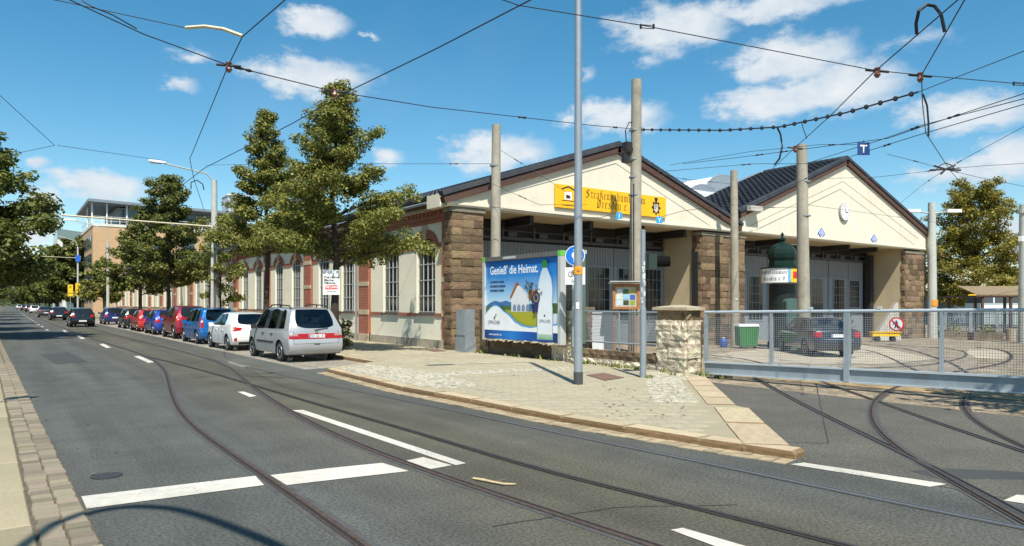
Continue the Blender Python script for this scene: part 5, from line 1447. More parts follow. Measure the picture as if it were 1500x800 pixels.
# pedestrian and bicycle signs on their own post
psx, psy = 13.2, 15.35
sgn = empty('path_sign', (psx, psy, .1), 'blue round pedestrian sign above a white bicycle plate on a thin post', 'sign')
mb = MB(); mb.tube([(psx, psy, .05), (psx, psy, 3.52)], .032, 8); mb.build('post', M_galv, sgn, world=True)
xdv = Vector((.62, -.78, 0)).normalized(); zdir = xdv.cross(Vector((0, 0, 1)))
pc = Vector((psx, psy, 0)) + zdir * .05
disc(sgn, 'blue_disc', .285, M_signw, (pc.x, pc.y, 3.2), xdv, (0, 0, 1), .0, .02, 32)
disc(sgn, 'blue_face', .265, mat('traffic_blue', (.01, .16, .62), rough=.4), (pc.x, pc.y, 3.2), xdv, (0, 0, 1), .005, .004, 32)
print_polys(sgn, 'walker', [cir(.042, 0, .155), [(-.05, .10), (.05, .10), (.085, -.06), (-.085, -.06)], [(-.045, -.065), (-.008, -.065), (-.012, -.20), (-.035, -.20)], [(.008, -.065), (.045, -.065), (.035, -.20), (.012, -.20)], [(.05, .10), (.075, .08), (.115, -.03), (.095, -.04)], [(-.05, .10), (-.075, .08), (-.1, -.01), (-.08, -.02)]], M_signw, (pc.x, pc.y, 3.2), xdv, (0, 0, 1), .009)
mb = MB(); mb.add([(-.29, -.245, -.012), (.29, -.245, -.012), (.29, .245, -.012), (-.29, .245, -.012), (-.29, -.245, 0), (.29, -.245, 0), (.29, .245, 0), (-.29, .245, 0)], [(3, 2, 1, 0), (4, 5, 6, 7), (0, 1, 5, 4), (1, 2, 6, 5), (2, 3, 7, 6), (3, 0, 4, 7)], frame_M((pc.x, pc.y, 2.62), xdv, (0, 0, 1)))
mb.build('bicycle_plate', M_signw, sgn, world=True)
def ring(r0, r1, cx, cy, n=20):
    return [[(cx + r * math.cos(2 * math.pi * (k + j) / n), cy + r * math.sin(2 * math.pi * (k + j) / n)) for r, j in ((r0, 0), (r1, 0), (r1, 1), (r0, 1))] for k in range(n)]
bar_ = lambda a, b, w: [(a[0] - (b[1] - a[1]) / math.dist(a, b) * w, a[1] + (b[0] - a[0]) / math.dist(a, b) * w), (a[0] + (b[1] - a[1]) / math.dist(a, b) * w, a[1] - (b[0] - a[0]) / math.dist(a, b) * w), (b[0] + (b[1] - a[1]) / math.dist(a, b) * w, b[1] - (b[0] - a[0]) / math.dist(a, b) * w), (b[0] - (b[1] - a[1]) / math.dist(a, b) * w, b[1] + (b[0] - a[0]) / math.dist(a, b) * w)]
bike = ring(.062, .078, -.12, .05) + ring(.062, .078, .12, .05) + [bar_(a, b, .007) for a, b in (((-.12, .05), (-.03, .05)), ((-.03, .05), (.07, .15)), ((-.03, .05), (-.06, .16)), ((-.06, .14), (.07, .15)), ((-.12, .05), (-.06, .14)), ((.12, .05), (.06, .19)), ((.03, .19), (.09, .2)), ((-.09, .165), (-.03, .165)))]
print_polys(sgn, 'bicycle', [q for q in bike], M_black, (pc.x, pc.y, 2.62), xdv, (0, 0, 1), .002)
vs, fs = text_mesh('frei', .16)
flat_print(sgn, 'plate_text', [(v[0], v[1], v[2]) for v in vs], fs, M_black, (pc.x, pc.y, 2.46), xdv, (0, 0, 1), .003)
# signal post with a small traffic light
tp = at_z(942, 553, .1)
ts = empty('signal_post', (tp.x, tp.y, .1), 'grey signal post with peeling stickers and a hooded traffic light', 'traffic light')
mb = MB(); pole(mb, 0, 0, -.05, 1.6, .075, .075); mb.tube([(0, 0, 1.55), (0, 0, 1.68)], [.075, .058], 12); mb.tube([(0, 0, 1.66), (0, 0, 3.42)], .058, 12); mb.build('post', M_galv, ts, smooth=True)
mb = MB(); mb.lathe([(.062, 3.42), (.062, 3.45), (.02, 3.47)], 12); mb.build('post_cap', M_galv, ts)
hd = Vector((.80, -.60, 0)).normalized()
mb = MB(); c = hd * .28
Mh = Matrix.Translation((c.x, c.y, 2.72)) @ Matrix.Rotation(math.atan2(hd.y, hd.x), 4, 'Z')
mb.box((-.17, -.15, -.17), (.02, .15, .17), Mh); mb.build('lamp_housing', mat('signal_green', (.012, .035, .025), rough=.6), ts)
mb = MB(); n = 12
for k in range(n - 2):
    t0, t1 = math.pi * (-.35 + 1.7 * k / (n - 2)), math.pi * (-.35 + 1.7 * (k + 1) / (n - 2))
    a = [(.022, .14 * math.cos(t), .14 * math.sin(t)) for t in (t0, t1)]; b = [(.34, .13 * math.cos(t), .13 * math.sin(t)) for t in (t0, t1)]
    mb.add([a[0], a[1], b[1], b[0]], [(0, 1, 2, 3)], Mh)
mb.build('hood', mat('hood_black', (.008, .008, .008), rough=1, spec=.1), ts)
mb = MB(); mb.lathe([(.125, 0), (.125, .02), (.04, .05)], 14, Mh @ Matrix.Translation((.02, 0, 0)) @ Matrix.Rotation(R(90), 4, 'Y')); mb.build('lens', mat('signal_lens', (.05, .05, .03), rough=.1), ts)
ca2 = math.atan2(-tp.y, -tp.x)
rt = random.Random(4)
mb = MB()
for k in range(12):
    z0 = 1.75 + .08 * k; a0 = ca2 + rt.uniform(-1.2, .4); wrap(mb, .0595 + .0004 * k, z0, z0 + rt.uniform(.05, .13), a0, a0 + rt.uniform(.4, 1.2), 5)
mb.build('stickers', mat('peeling_stickers', (.62, .66, .68), rough=.6, var=.2, scale=20, isl=.3), ts)
# notice board and cabinet behind the railing
nb = empty('notice_board', (15.2, 14.5, .1), 'wooden notice board with leaflets under a small metal roof', 'notice board')
n0, n1 = at_depth(897, 432, 21.6), at_depth(937, 432, 21.6)
nbx = (n1 - n0); nbx.z = 0; nw = nbx.length; nbx.normalize(); nout = nbx.cross(Vector((0, 0, 1)))
nz0, nz1 = CZ + (HOR - 453) * 21.6 / FPX, CZ + (HOR - 416) * 21.6 / FPX
nb.location = ((n0.x + n1.x) / 2, (n0.y + n1.y) / 2, .05)
Mb = frame_M((n0.x, n0.y, 0), nbx, (0, 0, 1))          # x across, y up, z out
M_wood = mat('orange_brown_wood', (.36, .15, .05), rough=.6, var=.2, scale=10)
def fb(mb, x0, x1, y0, y1, z0, z1): mb.box((x0, y0, z0), (x1, y1, z1), Mb)
mb = MB(); fb(mb, 0, .09, nz0, nz1, -.08, .05); fb(mb, nw - .09, nw, nz0, nz1, -.08, .05); fb(mb, .092, nw - .092, nz1 - .09, nz1, -.08, .05); fb(mb, .092, nw - .092, nz0, nz0 + .08, -.08, .05)
mb.build('frame', M_wood, nb, world=True)
mb = MB(); fb(mb, .092, nw - .092, nz0 + .082, nz1 - .092, -.06, 0); mb.build('back_panel', mat('pale_pinboard', (.50, .52, .46), rough=.8, var=.1, scale=4), nb, world=True)
lc = ['#b9cfd8', '#3b3d2c', '#8a9a3a', '#c8d6c6', '#86b8d8', '#3f5fa8', '#e8e4d8', '#4c7a4a', '#d2b45a']
iw, ih = nw - .24, nz1 - nz0 - .26
for k in range(9):
    i, j = k % 3, k // 3
    mb = MB(); x = .12 + iw * i / 3; y = nz0 + .11 + ih * j / 3
    fb(mb, x + .015, x + iw / 3 - .015, y + .015, y + ih / 3 - .01, .002, .008)
    mb.build('leaflet', mat('leaflet_%s' % ('abcdefghi'[k]), S(lc[k]), rough=.6, var=.25, scale=9), nb, world=True)
mb = MB(); mb.add([(-.1, nz1 + .06, .24), (nw + .1, nz1 + .06, .24), (nw + .1, nz1 + .02, -.3), (-.1, nz1 + .02, -.3), (-.1, nz1 + .085, .24), (nw + .1, nz1 + .085, .24), (nw + .1, nz1 + .045, -.3), (-.1, nz1 + .045, -.3)], [(3, 2, 1, 0), (4, 5, 6, 7), (0, 1, 5, 4), (1, 2, 6, 5), (2, 3, 7, 6), (3, 0, 4, 7)], Mb); mb.build('roof', M_frame, nb, world=True)
mb = MB(); fb(mb, .05, .11, 0, nz0 + .02, -.1, -.082); fb(mb, nw - .11, nw - .05, 0, nz0 + .02, -.1, -.082); fb(mb, .05, .11, 0, .1, -.2, -.1); mb.build('leg', M_wood, nb, world=True)
wc = empty('switch_cabinet', (15.4, 16.2, 0), 'white switch cabinet behind the mesh railing', 'cabinet')
c0, c1 = at_depth(861, 500, 22.5), at_depth(903, 500, 22.5); wcx = (c1 - c0); wcx.z = 0; cw = wcx.length; wcx.normalize()
wc.location = (c0.x, c0.y, 0)
Mb = frame_M((c0.x, c0.y, 0), wcx, (0, 0, 1))
M_wcab = mat('white_cabinet', (.66, .69, .70), rough=.5, var=.04, scale=3)
mb = MB(); fb(mb, 0, cw, .05, 1.52, -.5, 0); mb.build('body', M_wcab, wc, world=True)
mb = MB(); fb(mb, -.04, cw + .04, 1.523, 1.58, -.55, .05); mb.build('lid', M_white, wc, world=True)
for k in (0, 1):
    mb = MB(); fb(mb, .03 + k * cw / 2, cw / 2 - .03 + k * cw / 2, .2, 1.46, .002, .014); mb.build('door', M_wcab, wc, world=True)

# concrete catenary poles
def conc_pole(u, d, vtop, w_px, label, lean=0.0, m=None, vbase=None, name='catenary_pole'):
    a, b = ray(u); x, y = a * d, b * d; z0 = gz(x) - .02
    zt_ = CZ + (HOR - vtop) * d / FPX; r = w_px * d / FPX / 2
    o = empty(name, (x, y, z0), label, 'pole', 'concrete catenary poles in the depot yard')
    mb = MB(); pole(mb, 0, 0, -.3, zt_ - z0, r * 1.10, r * .84, 20, (RX * lean, RY * lean)); mb.build('shaft', m or M_conc, o, smooth=True)
    if u == 1077:
        va = math.atan2(-y, -x); vs, fs = text_mesh('116', .16, .003); tb = MB(); rr_ = r * 1.10 + .004
        tb.add([(rr_ * math.cos(va + v_[0] / rr_), rr_ * math.sin(va + v_[0] / rr_), 2.25 + v_[1]) for v_ in vs], fs); tb.build('pole_number', M_signw, o)
    return o, x, y, z0, zt_, r
o1, px1, py1, *_ = conc_pole(725, 26.4, 183, 15, 'grey concrete pole rising behind the mineral water billboard', .05)
o2, px2, py2, pz2, pt2, pr2 = conc_pole(929.5, 27.9, 117, 17.5, 'tallest concrete pole, in front of the yellow gable sign', .08)
o3, px3, py3, *_ = conc_pole(1077, 33.5, 250, 12, 'thin concrete pole before the middle pier between both halls', -.06)
o4, px4, py4, *_ = conc_pole(1178, 29, 212, 17.5, 'concrete pole beside the green advertising column', -.1)
for o_, zs in ((o2, (6.2, 6.9, 7.6, 8.75)), (o4, (5.6, 7.0)), (o3, (6.0, 7.4)), (o1, (7.0,))):
    for z in zs:
        r_ = o_ and .235
        mb = MB(); h = kids(o_)[0].dimensions
        rr = max(h.x, h.y) / 2 * .93
        mb.lathe([(rr, z), (rr, z + .05)], 18); mb.build('clamp_band', M_galv, o_)
mb = MB(); mb.box((-.55, -.15, 7.9), (-.28, .15, 8.25)); mb.box((-.6, -.05, 7.45), (-.3, .12, 7.85)); mb.box((-.32, -.1, 7.95), (-.18, .1, 8.05)); mb.build('switch_box', M_dark, o2)
mb = MB(); mb.tube([(-.45, 0, 8.25), (-.5, 0, 8.7), (-.3, 0, 9.05), (0, -.05, 9.1), (.3, -.1, 8.9), (.35, 0, 8.6)], .022, 6); mb.build('jumper_cable', M_dark, o2)
mb = MB(); mb.tube([(-.35, -.3, 0.0), (-.35, -.3, 6.6)], .025, 6); mb.build('conduit', M_dark, o2)
o5, px5, py5, *_ = conc_pole(1366, 47.5, 297, 12, 'pale pole with twin lamps at the right pier of the clock hall', -.05, M_conc2)
for sgn_ in (-1, 1):
    ax = Vector((RX, RY, 0)) * sgn_
    mb = MB(); mb.tube([(0, 0, 8.4), tuple(ax * 1.0 + Vector((0, 0, 8.5)))], .05, 6); mb.build('lamp_arm', M_conc2, o5)
    mb = MB(); c = ax * 1.0; M_ = Matrix.Translation((c.x, c.y, 8.5)) @ Matrix.Rotation(math.atan2(ax.y, ax.x), 4, 'Z'); mb.box((-.1, -.2, -.05), (.85, .2, .16), M_); mb.build('lamp_head', M_white, o5)
mb = MB(); wrap(mb, .315, 2.15, 2.6, math.atan2(-py5, -px5) - .1, math.atan2(-py5, -px5) + 1.5); mb.build('warning_band', mat('orange_band', (.80, .30, .03), rough=.6), o5)
o6, *_ = conc_pole(1500.5, 41, 300, 15, 'pale concrete pole cut by the picture edge near the pavilion', 0, M_conc2)
mb = MB(); mb.lathe([(.34, 7.55), (.34, 7.72)], 18); mb.build('pole_cap', M_conc2, o6)
mb = MB(); mb.box((-.33, -.1, 5.9), (-.6, .1, 6.2)); mb.build('lamp_bracket', M_white, o6)

# ---------------------------------------------------------------- overhead wires
M_wire = mat('overhead_wire', (.020, .020, .024), rough=.6)
M_ins = mat('insulator_brown', (.22, .09, .06), rough=.4)
M_insy = mat('fibre_rod_cream', (.62, .55, .36), rough=.5, var=.1, scale=6)
def wire(pts, r, label, group='overhead wires', sag=0.0, name='overhead_wire', cat='wire', ins=(), m=None):
    P_ = [Vector(p) for p in pts]
    q = []
    for a, b in zip(P_, P_[1:]):
        n = 8 if sag else 2
        for k in range(n):
            t = k / n; c = a.lerp(b, t); c.z -= sag * 4 * t * (1 - t); q.append(c)
    q.append(P_[-1])
    base = q[0].copy(); r *= .86 if name == 'overhead_wire' else 1
    mb = MB(); mb.tube([p - base for p in q], r, 5)
    o = mb.build(name, m or M_wire); o.location = base
    for f_ in ins:
        a_, b_ = (q[0], q[1]) if f_ < .5 else (q[-1], q[-2])
        if f_ < .5: s_ = f_
        else: s_ = 1 - f_
        L_ = sum((y_ - x_).length for x_, y_ in zip(q, q[1:])) * s_
        pp = q if f_ < .5 else q[::-1]
        for x_, y_ in zip(pp, pp[1:]):
            d_ = (y_ - x_).length
            if L_ <= d_: break
            L_ -= d_
        c_ = x_.lerp(y_, min(1, L_ / d_)); u_ = (y_ - x_).normalized()
        ib = MB(); ib.tube([c_ - u_ * .20 - base, c_ - u_ * .17 - base, c_ - u_ * .05 - base, c_ + u_ * .02 - base, c_ + u_ * .12 - base, c_ + u_ * .2 - base], [r, r * 3, r * 2.6, r * 1.4, r * 3.2, r], 6); ib.build('insulator', M_dark, o)
    return tag(o, label, cat, group)
Z = at_z; D = at_depth
c60 = 6.0
wire([Z(65, -3, 7.2), Z(105, 5, 7.2), Z(272, 41, 7.0)], .010, 'thin tie wire leading to the cream insulating rod above the street')
rod = wire([Z(272, 41, 7.0), Z(300, 39, 7.0), Z(328, 43, 6.9), Z(355, 53, 6.75)], .035, 'curved cream insulating rod clamped to the contact wire', group=None, name='insulating_rod', cat='insulator', m=M_insy)
span = [Z(85, -8, 7.2), Z(210, 50, 6.9), Z(335, 96, 6.6), Z(488, 134, 6.6), D(632, 157, 19), D(870, 184, 24.5), Vector((px2, py2, CZ + (HOR - 189) * 27.9 / FPX))]
wire(span, .014, 'long span wire crossing the street to the tallest concrete pole', ins=(.16, .62, .9))
wire([Z(120, 1, 7.1), Z(135, 10, 7.0), Z(165, 22, 6.95), Z(200, 42, 6.9)], .012, 'slack jumper loop hanging under the span wire', name='jumper_loop')
cA = [Z(422, -4, 6.2), Z(355, 54, 6.15), Z(334, 97, 6.1), Z(278, 233, 6.0), Z(283, 262, 6.1), Z(298, 304, 6.2)]
wire([Z(460, -40, 6.2)] + cA[:4], .011, 'contact wire of the left track crossing under the span wire', 'contact wires above the street')
wire([cA[3], Z(284, 262, 5.9), Z(299, 308, 5.8)], .011, 'short end of contact wire descending beside the street lamp arm', 'contact wires above the street')
wire([Z(800, -12, 6.1), Z(640, 71, 6.05), Z(510, 134, 6.0), Z(430, 180, 6.0), Z(300, 246, 6.0), Z(266, 272, 6.0)], .0125, 'contact wire of the right track passing the big linden top', 'contact wires above the street')
wire([D(-30, 115, 24), D(0, 140, 24), D(80, 213, 27)], .012, 'steep guy wire running up from the far crossing at the left trees')
wire([D(-20, 236, 30), D(28, 224, 30), D(80, 213, 27)], .011, 'short wire from the left tree crown to the guy wire joint')
wire([D(84, 213, 27), D(245, 236, 37)], .011, 'level span wire between the guy wire joint and the street lamp')
wire([D(300, 242, 40), D(420, 240, 30), D(580, 240, 27), Vector((px1, py1, CZ + (HOR - 240) * 26.4 / FPX))], .010, 'faint span wire through the lindens to the pole behind the billboard', ins=(.75, .93))
wire([Z(725, -4, 7.0), Z(760, 8, 7.0), Z(945, 38, 7.0), Z(1280, 103, 6.6), Z(1348, 110, 6.6), Z(1495, 123, 6.6), Z(1560, 130, 6.6)], .011, 'high span wire carrying both depot contact wires at the upper right')
for k, (u, v) in enumerate(((948, 38.5), (1493, 122.5))):
    p = Z(u, v, 7.0 if k == 0 else 6.6); o = empty('turnbuckle', p, ('open turnbuckle link in the span wire right of the lamp pole', 'turnbuckle at the picture edge on the high span wire')[k], 'turnbuckle', 'turnbuckles in the span wires')
    for s in (-1, 1):
        mb = MB(); mb.tube([(-.12 * RX, -.12 * RY, .03 * s), (.12 * RX, .12 * RY, .03 * s - .02)], .009, 5); mb.build('rod', M_dark, o)
    mb = MB(); 
    for e in (-1, 1): mb.box((-.015 + e * .12 * RX, -.015 + e * .12 * RY, -.045), (.015 + e * .12 * RX, .015 + e * .12 * RY, .04))
    mb.build('end_block', M_dark, o)
# beaded feeder cable
fe = [Vector((px2 + .2, py2, CZ + (HOR - 189) * 27.9 / FPX)), D(1060, 191, 24), D(1143, 186, 21.5), D(1240, 165, 18.5), D(1345, 135, 16)]
fed = wire(fe, .022, 'thick black feeder cable strung with clips from the tallest pole', group=None, name='feeder_cable', cat='cable')
b0 = fe[0]
tot = [0]
for a, b in zip(fe, fe[1:]): tot.append(tot[-1] + (b - a).length)
bead = bpy.data.meshes.new('cable_clip'); tb = MB(); tb.lathe([(.02, -.06), (.055, -.03), (.055, .03), (.02, .06)], 8); bead.from_pydata(tb.v, [], tb.f); bead.materials.append(M_dark)
s = .35
while s < tot[-1]:
    i = max(j for j in range(len(tot)) if tot[j] <= s); i = min(i, len(fe) - 2)
    p = fe[i].lerp(fe[i + 1], (s - tot[i]) / (tot[i + 1] - tot[i])); o = bpy.data.objects.new('cable_clip', bead); COL.objects.link(o); o.parent = fed; o.location = p - b0; s += .52
wire([fe[-1], D(1420, 106, 14.5), D(1500, 75, 13), D(1560, 52, 12)], .010, 'tie wire climbing from the feeder cable end to the upper right')
wire([Z(1440, -40, 6.4), Z(1403, 0, 6.3), Z(1280, 106, 6.2), Z(1216, 170, 6.2), D(1165, 216, 22), D(1120, 258, 32), D(1070, 280, 40)], .0125, 'contact wire into the left depot track past the concrete pole', 'contact wires of the depot')
wire([Z(1430, -40, 6.4), Z(1413, 0, 6.3), Z(1350, 110, 6.2)], .0125, 'contact wire overhead at the hose loop, right strand', 'contact wires of the depot')
wire([Z(1350, 110, 6.2), Z(1351, 150, 6.1), Z(1356, 195, 6.0), D(1392, 250, 24), D(1420, 283, 33)], .0125, 'contact wire dropping through the crossing toward the yard linden', 'contact wires of the depot')
wire([Z(1343, 50, 6.3), Z(1342, 34, 6.45), Z(1346, 16, 6.6), Z(1357, 7, 6.7), Z(1369, 9, 6.7), Z(1379, 22, 6.55), Z(1384, 47, 6.3)], .028, 'thick black hose loop bridging two depot contact wires', None, name='hose_loop', cat='cable')
wire([D(1138, 186, 21.6), D(1143, 196, 21.6), D(1146, 215, 21.6), D(1142, 232, 21.6), D(1134, 242, 21.7)], .03, 'bent black feeder drop hanging under the beaded cable', None, name='feeder_drop', cat='cable')
wire([D(1352, 138, 16), D(1358, 155, 16), D(1360, 180, 16), D(1360, 200, 16)], .022, 'black drop cable beside the crossing hanger at the right', None, name='feeder_drop', cat='cable')
wire([D(1174, 178, 20), D(1177, 190, 20), D(1182, 203, 20)], .012, 'thin curled drop wire above the concrete pole top', None, name='feeder_drop', cat='cable')
for k, (q, lab) in enumerate([
    ([D(1000, 240, 27), D(1080, 231, 26), D(1220, 213, 22), D(1300, 203, 19), D(1350, 186, 17), D(1510, 134, 14)], 'upper tie wire fanning from the right edge over the valley'),
    ([D(960, 252, 28), D(1105, 240, 27), D(1180, 240, 25), D(1290, 205, 19), D(1353, 183, 17), D(1510, 142, 14)], 'middle tie wire fanning from the right edge to the clock hall ridge'),
    ([D(980, 242, 28), D(1100, 222, 24), D(1200, 212, 22), D(1255, 212, 20)], 'tie wire ending at the pole beside the advertising column'),
    ([D(1100, 300, 34), D(1180, 262, 28), D(1250, 228, 21), D(1345, 198, 17.5), D(1510, 150, 14)], 'lowest tie wire of the right hand fan'),
    ([D(1385, 248, 25), D(1440, 218, 22), D(1510, 180, 19)], 'tie wire from the star shaped crossing up to the picture edge'),
    ([D(1385, 248, 25), D(1440, 243, 24), D(1510, 239, 23)], 'level tie wire from the star shaped crossing to the picture edge'),
    ([D(1385, 248, 25), D(1430, 259, 24), D(1510, 275, 23)], 'sinking tie wire from the star shaped crossing to the picture edge'),
    ([D(1385, 248, 25), D(1350, 272, 30), D(1316, 300, 38)], 'tie wire from the star shaped crossing down to the clock gable'),
    ([D(1385, 248, 25), D(1280, 260, 28), D(1180, 262, 29)], 'tie wire from the star shaped crossing to the column pole'),
    ([D(1385, 248, 25), D(1340, 236, 23), D(1300, 226, 21)], 'short tie wire between the crossing and the hanging letter plate'),
    ([D(1180, 300, 29), D(1330, 320, 40), D(1500, 345, 60)], 'faint wire passing before the clock'),
    ([D(1090, 305, 34), D(1180, 303, 29)], 'faint wire between the thin pole and the column pole'),
    ([D(1040, 432, 33), D(1180, 460, 27), D(1250, 462, 28), D(1370, 447, 44), D(1500, 424, 40)], 'slack cable drooping behind the top rail of the gate'),
    ([D(705, 262, 26), D(790, 300, 25), D(860, 300, 26)], 'thin wire from the billboard pole toward the gable foot'),
    ([D(730, 218, 26.4), D(800, 262, 26), D(830, 282, 26)], 'faint stay wire slanting down from the billboard pole'),
    ([D(940, 250, 28), D(1000, 262, 30), D(1075, 270, 33.5)], 'wire joining the tallest pole to the thin middle pole')]):
    wire(q, .0115 if k in (0, 1, 3) else .009, lab, ins=((.22, .3, .86), (.2, .8), (.85,), (.3, .75), (.2,), (.12,), (.12,), (.25,), (.1, .6), (.5,), (.3, .6), (.5,), (), (.4,), (.3, .6), (.4, .7))[k])
# thin dark wires added for the slanting lines before each gable
for (G, pts, lab) in ((G1, [(705, 276), (905, 224), (1050, 322)], 'thin dark line slanting before the low gable'), (G2, [(1100, 330), (1235, 266), (1345, 350)], 'thin dark line slanting before the clock gable')):
    wire([at_Y(u, v, YF - .25) for u, v in pts], .012, lab, 'gable slope lines', name='gable_line', cat='cable')
# clamps where span and contact wires cross
for (p, lab) in ((Z(335, 96, 6.62), 'crossing clamp over the left contact wire'), (Z(490, 134, 6.62), 'crossing clamp at the top of the big linden'), (Z(1285, 104, 6.62), 'brown crossing clamp on the high span wire, left strand'), (Z(1348, 111, 6.62), 'brown crossing clamp on the high span wire below the hose loop'), (D(1165, 217, 22), 'section insulator beside the concrete pole top')):
    o = empty('wire_clamp', p, lab, 'clamp', 'crossing clamps')
    mb = MB(); mb.tube([(-.24 * RX, -.24 * RY, .02), (.24 * RX, .24 * RY, -.02)], .026, 6); mb.build('bar', M_dark, o)
    mb = MB(); mb.lathe([(.03, -.14), (.07, -.08), (.045, 0), (.07, .05), (.02, .08)], 8); mb.build('insulator', M_ins, o)
star = empty('wire_crossing', D(1385, 248, 25), 'star shaped wire crossing with black insulators above the yard', 'crossing')
mb = MB()
for a in (-.2, .9, 2.4, 3.3, 4.4): mb.tube([(0, 0, 0), (RX * math.cos(a) * .55, RY * math.cos(a) * .55, math.sin(a) * .18)], .035, 6)
mb.build('insulator_arm', M_dark, star)
mb = MB(); mb.tube([(RX * t * .5, RY * t * .5, .22 - .5 * t * t) for t in (-.7, -.4, 0, .4, .7)], .02, 5); mb.build('bow', M_dark, star)
for q in ([(640, 300), (760, 322)], ):
    pass
def hang_plate(u, v, d, w, h, label, glyph):
    p = D(u, v, d); o = empty('letter_plate', p, label, 'sign', 'blue plates hung from the wires')
    X = Vector((RX, RY, 0)); mb = MB(); Mx = frame_M(p, X, (0, 0, 1))
    mb.box((-w / 2, -h / 2, -.01), (w / 2, h / 2, .01), Mx); mb.build('plate', mat('plate_blue_%s' % glyph, (.012, .055, .20) if glyph == 'T' else (.02, .33, .75), rough=.45), o, world=True)
    polys = {'T': [[(-.3, .30), (-.3, .18), (.3, .18), (.3, .30)], [(-.06, .177), (-.06, -.32), (.06, -.32), (.06, .177)]], 'I': [[(-.06, .3), (-.06, -.3), (.06, -.3), (.06, .3)]],
             'Y': [[(-.3, .32), (-.2, .32), (.05, .0), (-.05, .0)], [(.2, .32), (.3, .32), (.05, .0), (-.05, .0)], [(-.05, 0), (-.05, -.32), (.05, -.32), (.05, 0)]]}[glyph]
    print_polys(o, 'letter', [[(x * w, y * h) for x, y in q] for q in polys], M_signw, p, X, (0, 0, 1), .013)
    mb = MB(); mb.tube([tuple(p + Vector((0, 0, h / 2))), tuple(p + Vector((0, 0, h / 2 + .06)))], .012, 5); mb.build('hook', M_dark, o, world=True)
hang_plate(1265, 218, 20, .34, .36, 'dark blue letter T plate hanging from wires in the sky', 'T')
hang_plate(907, 316, 25.5, .21, .24, 'small bright blue plate with an upright bar under the yellow sign', 'I')
hang_plate(966, 322, 27, .25, .25, 'small bright blue plate with a forked mark beside the tallest pole', 'Y')
wire([D(720, 303, 25.5), D(840, 318, 25.5), D(880, 319, 25.5), D(905, 311, 25.5)], .012, 'contact wire end with insulators leading to the bar plate')
wire([D(968, 318, 27), D(1000, 309, 29), D(1075, 300, 33)], .012, 'contact wire end with insulators beside the forked plate')
# ================================================================ VEHICLES
from mathutils.bvhtree import BVHTree
def glass_see(name, tint, k):
    m = bpy.data.materials.new(name); m.use_nodes = True; t = m.node_tree
    t.nodes.clear(); L = t.links.new
    o = t.nodes.new('ShaderNodeOutputMaterial'); mx_ = t.nodes.new('ShaderNodeMixShader')
    tr = t.nodes.new('ShaderNodeBsdfTransparent'); tr.inputs[0].default_value = (*tint, 1)
    gl = t.nodes.new('ShaderNodeBsdfGlossy'); gl.inputs['Roughness'].default_value = .03; gl.inputs[0].default_value = (.9, .95, .95, 1)
    fr = t.nodes.new('ShaderNodeFresnel'); fr.inputs[0].default_value = 1.5
    ad = t.nodes.new('ShaderNodeMath'); ad.operation = 'ADD'; L(fr.outputs[0], ad.inputs[0]); ad.inputs[1].default_value = k
    L(ad.outputs[0], mx_.inputs[0]); L(tr.outputs[0], mx_.inputs[1]); L(gl.outputs[0], mx_.inputs[2]); L(mx_.outputs[0], o.inputs[0])
    return m
M_cglass = glass_see('car_glass', (.76, .82, .80), .02)
M_cglassd = mat('dark_car_glass', (.012, .015, .017), rough=.05, spec=.7)
M_tyre = mat('tyre_rubber', (.018, .018, .019), rough=.85, var=.2, scale=20)
M_rim = mat('wheel_silver', (.50, .51, .53), rough=.35, metal=.7)
M_well = mat('wheel_well_black', (.008, .008, .008), rough=1)
M_plast = mat('black_plastic', (.025, .025, .027), rough=.6)
M_seat = mat('seat_grey', (.17, .165, .155), rough=.9)
M_lred = mat('tail_light_red', (.36, .010, .012), rough=.25, coat=.15)
M_lredg = mat('tail_light_smoked', (.36, .25, .22), rough=.25, coat=.15)
M_lclear = mat('lamp_clear', (.62, .62, .60), rough=.1, coat=.5)
M_plate = mat('plate_white', (.80, .80, .78), rough=.5)
M_euro = mat('plate_blue', (.02, .08, .45), rough=.5)
M_chrome = mat('chrome', (.6, .6, .62), rough=.15, metal=1)
def paint(name, col, metal=.0, rough=.25):
    return mat('car_paint_' + name, col, rough=rough, metal=metal, coat=.8, var=.02, scale=3)
WH = {}
def wheel_meshes(r, spokes, kind):
    key = (r, spokes, kind)
    if key in WH: return WH[key]
    RotX = Matrix.Rotation(R(90), 4, 'Y')
    def mk(mb, nm, m):
        me = bpy.data.meshes.new(nm); me.from_pydata(mb.v, [], mb.f); me.materials.append(m)
        me.polygons.foreach_set('use_smooth', [True] * len(me.polygons)); me.update()
        try: me.set_sharp_from_angle(angle=R(35))
        except Exception: pass
        return me
    t = MB(); t.lathe([(r * .64, -.09), (r * .90, -.10), (r, -.07), (r, .07), (r * .90, .10), (r * .66, .095)], 24, RotX)
    d = MB(); d.lathe([(r * .66, .05), (r * .64, .055), (.03, .058)], 20, RotX)
    s = MB(); s.lathe([(r * .68, .075), (r * .66, .10), (r * .58, .098), (r * .56, .07)], 24, RotX, cap=False)
    s.lathe([(r * .17, .06), (r * .16, .095), (.02, .10)], 12, RotX)
    for k in range(spokes):
        a = 2 * math.pi * k / spokes; w = r * (.12 if kind == 'alloy' else .19)
        c, sn = math.cos(a), math.sin(a)
        q = [(r * .12, -w * .7), (r * .60, -w), (r * .60, w), (r * .12, w * .7)]
        s.prism([(.062, x * c - y * sn, x * sn + y * c) for x, y in q], (.03, 0, 0))
    WH[key] = (mk(t, 'tyre', M_tyre), mk(d, 'brake_shadow', M_well), mk(s, 'rim', M_rim))
    return WH[key]
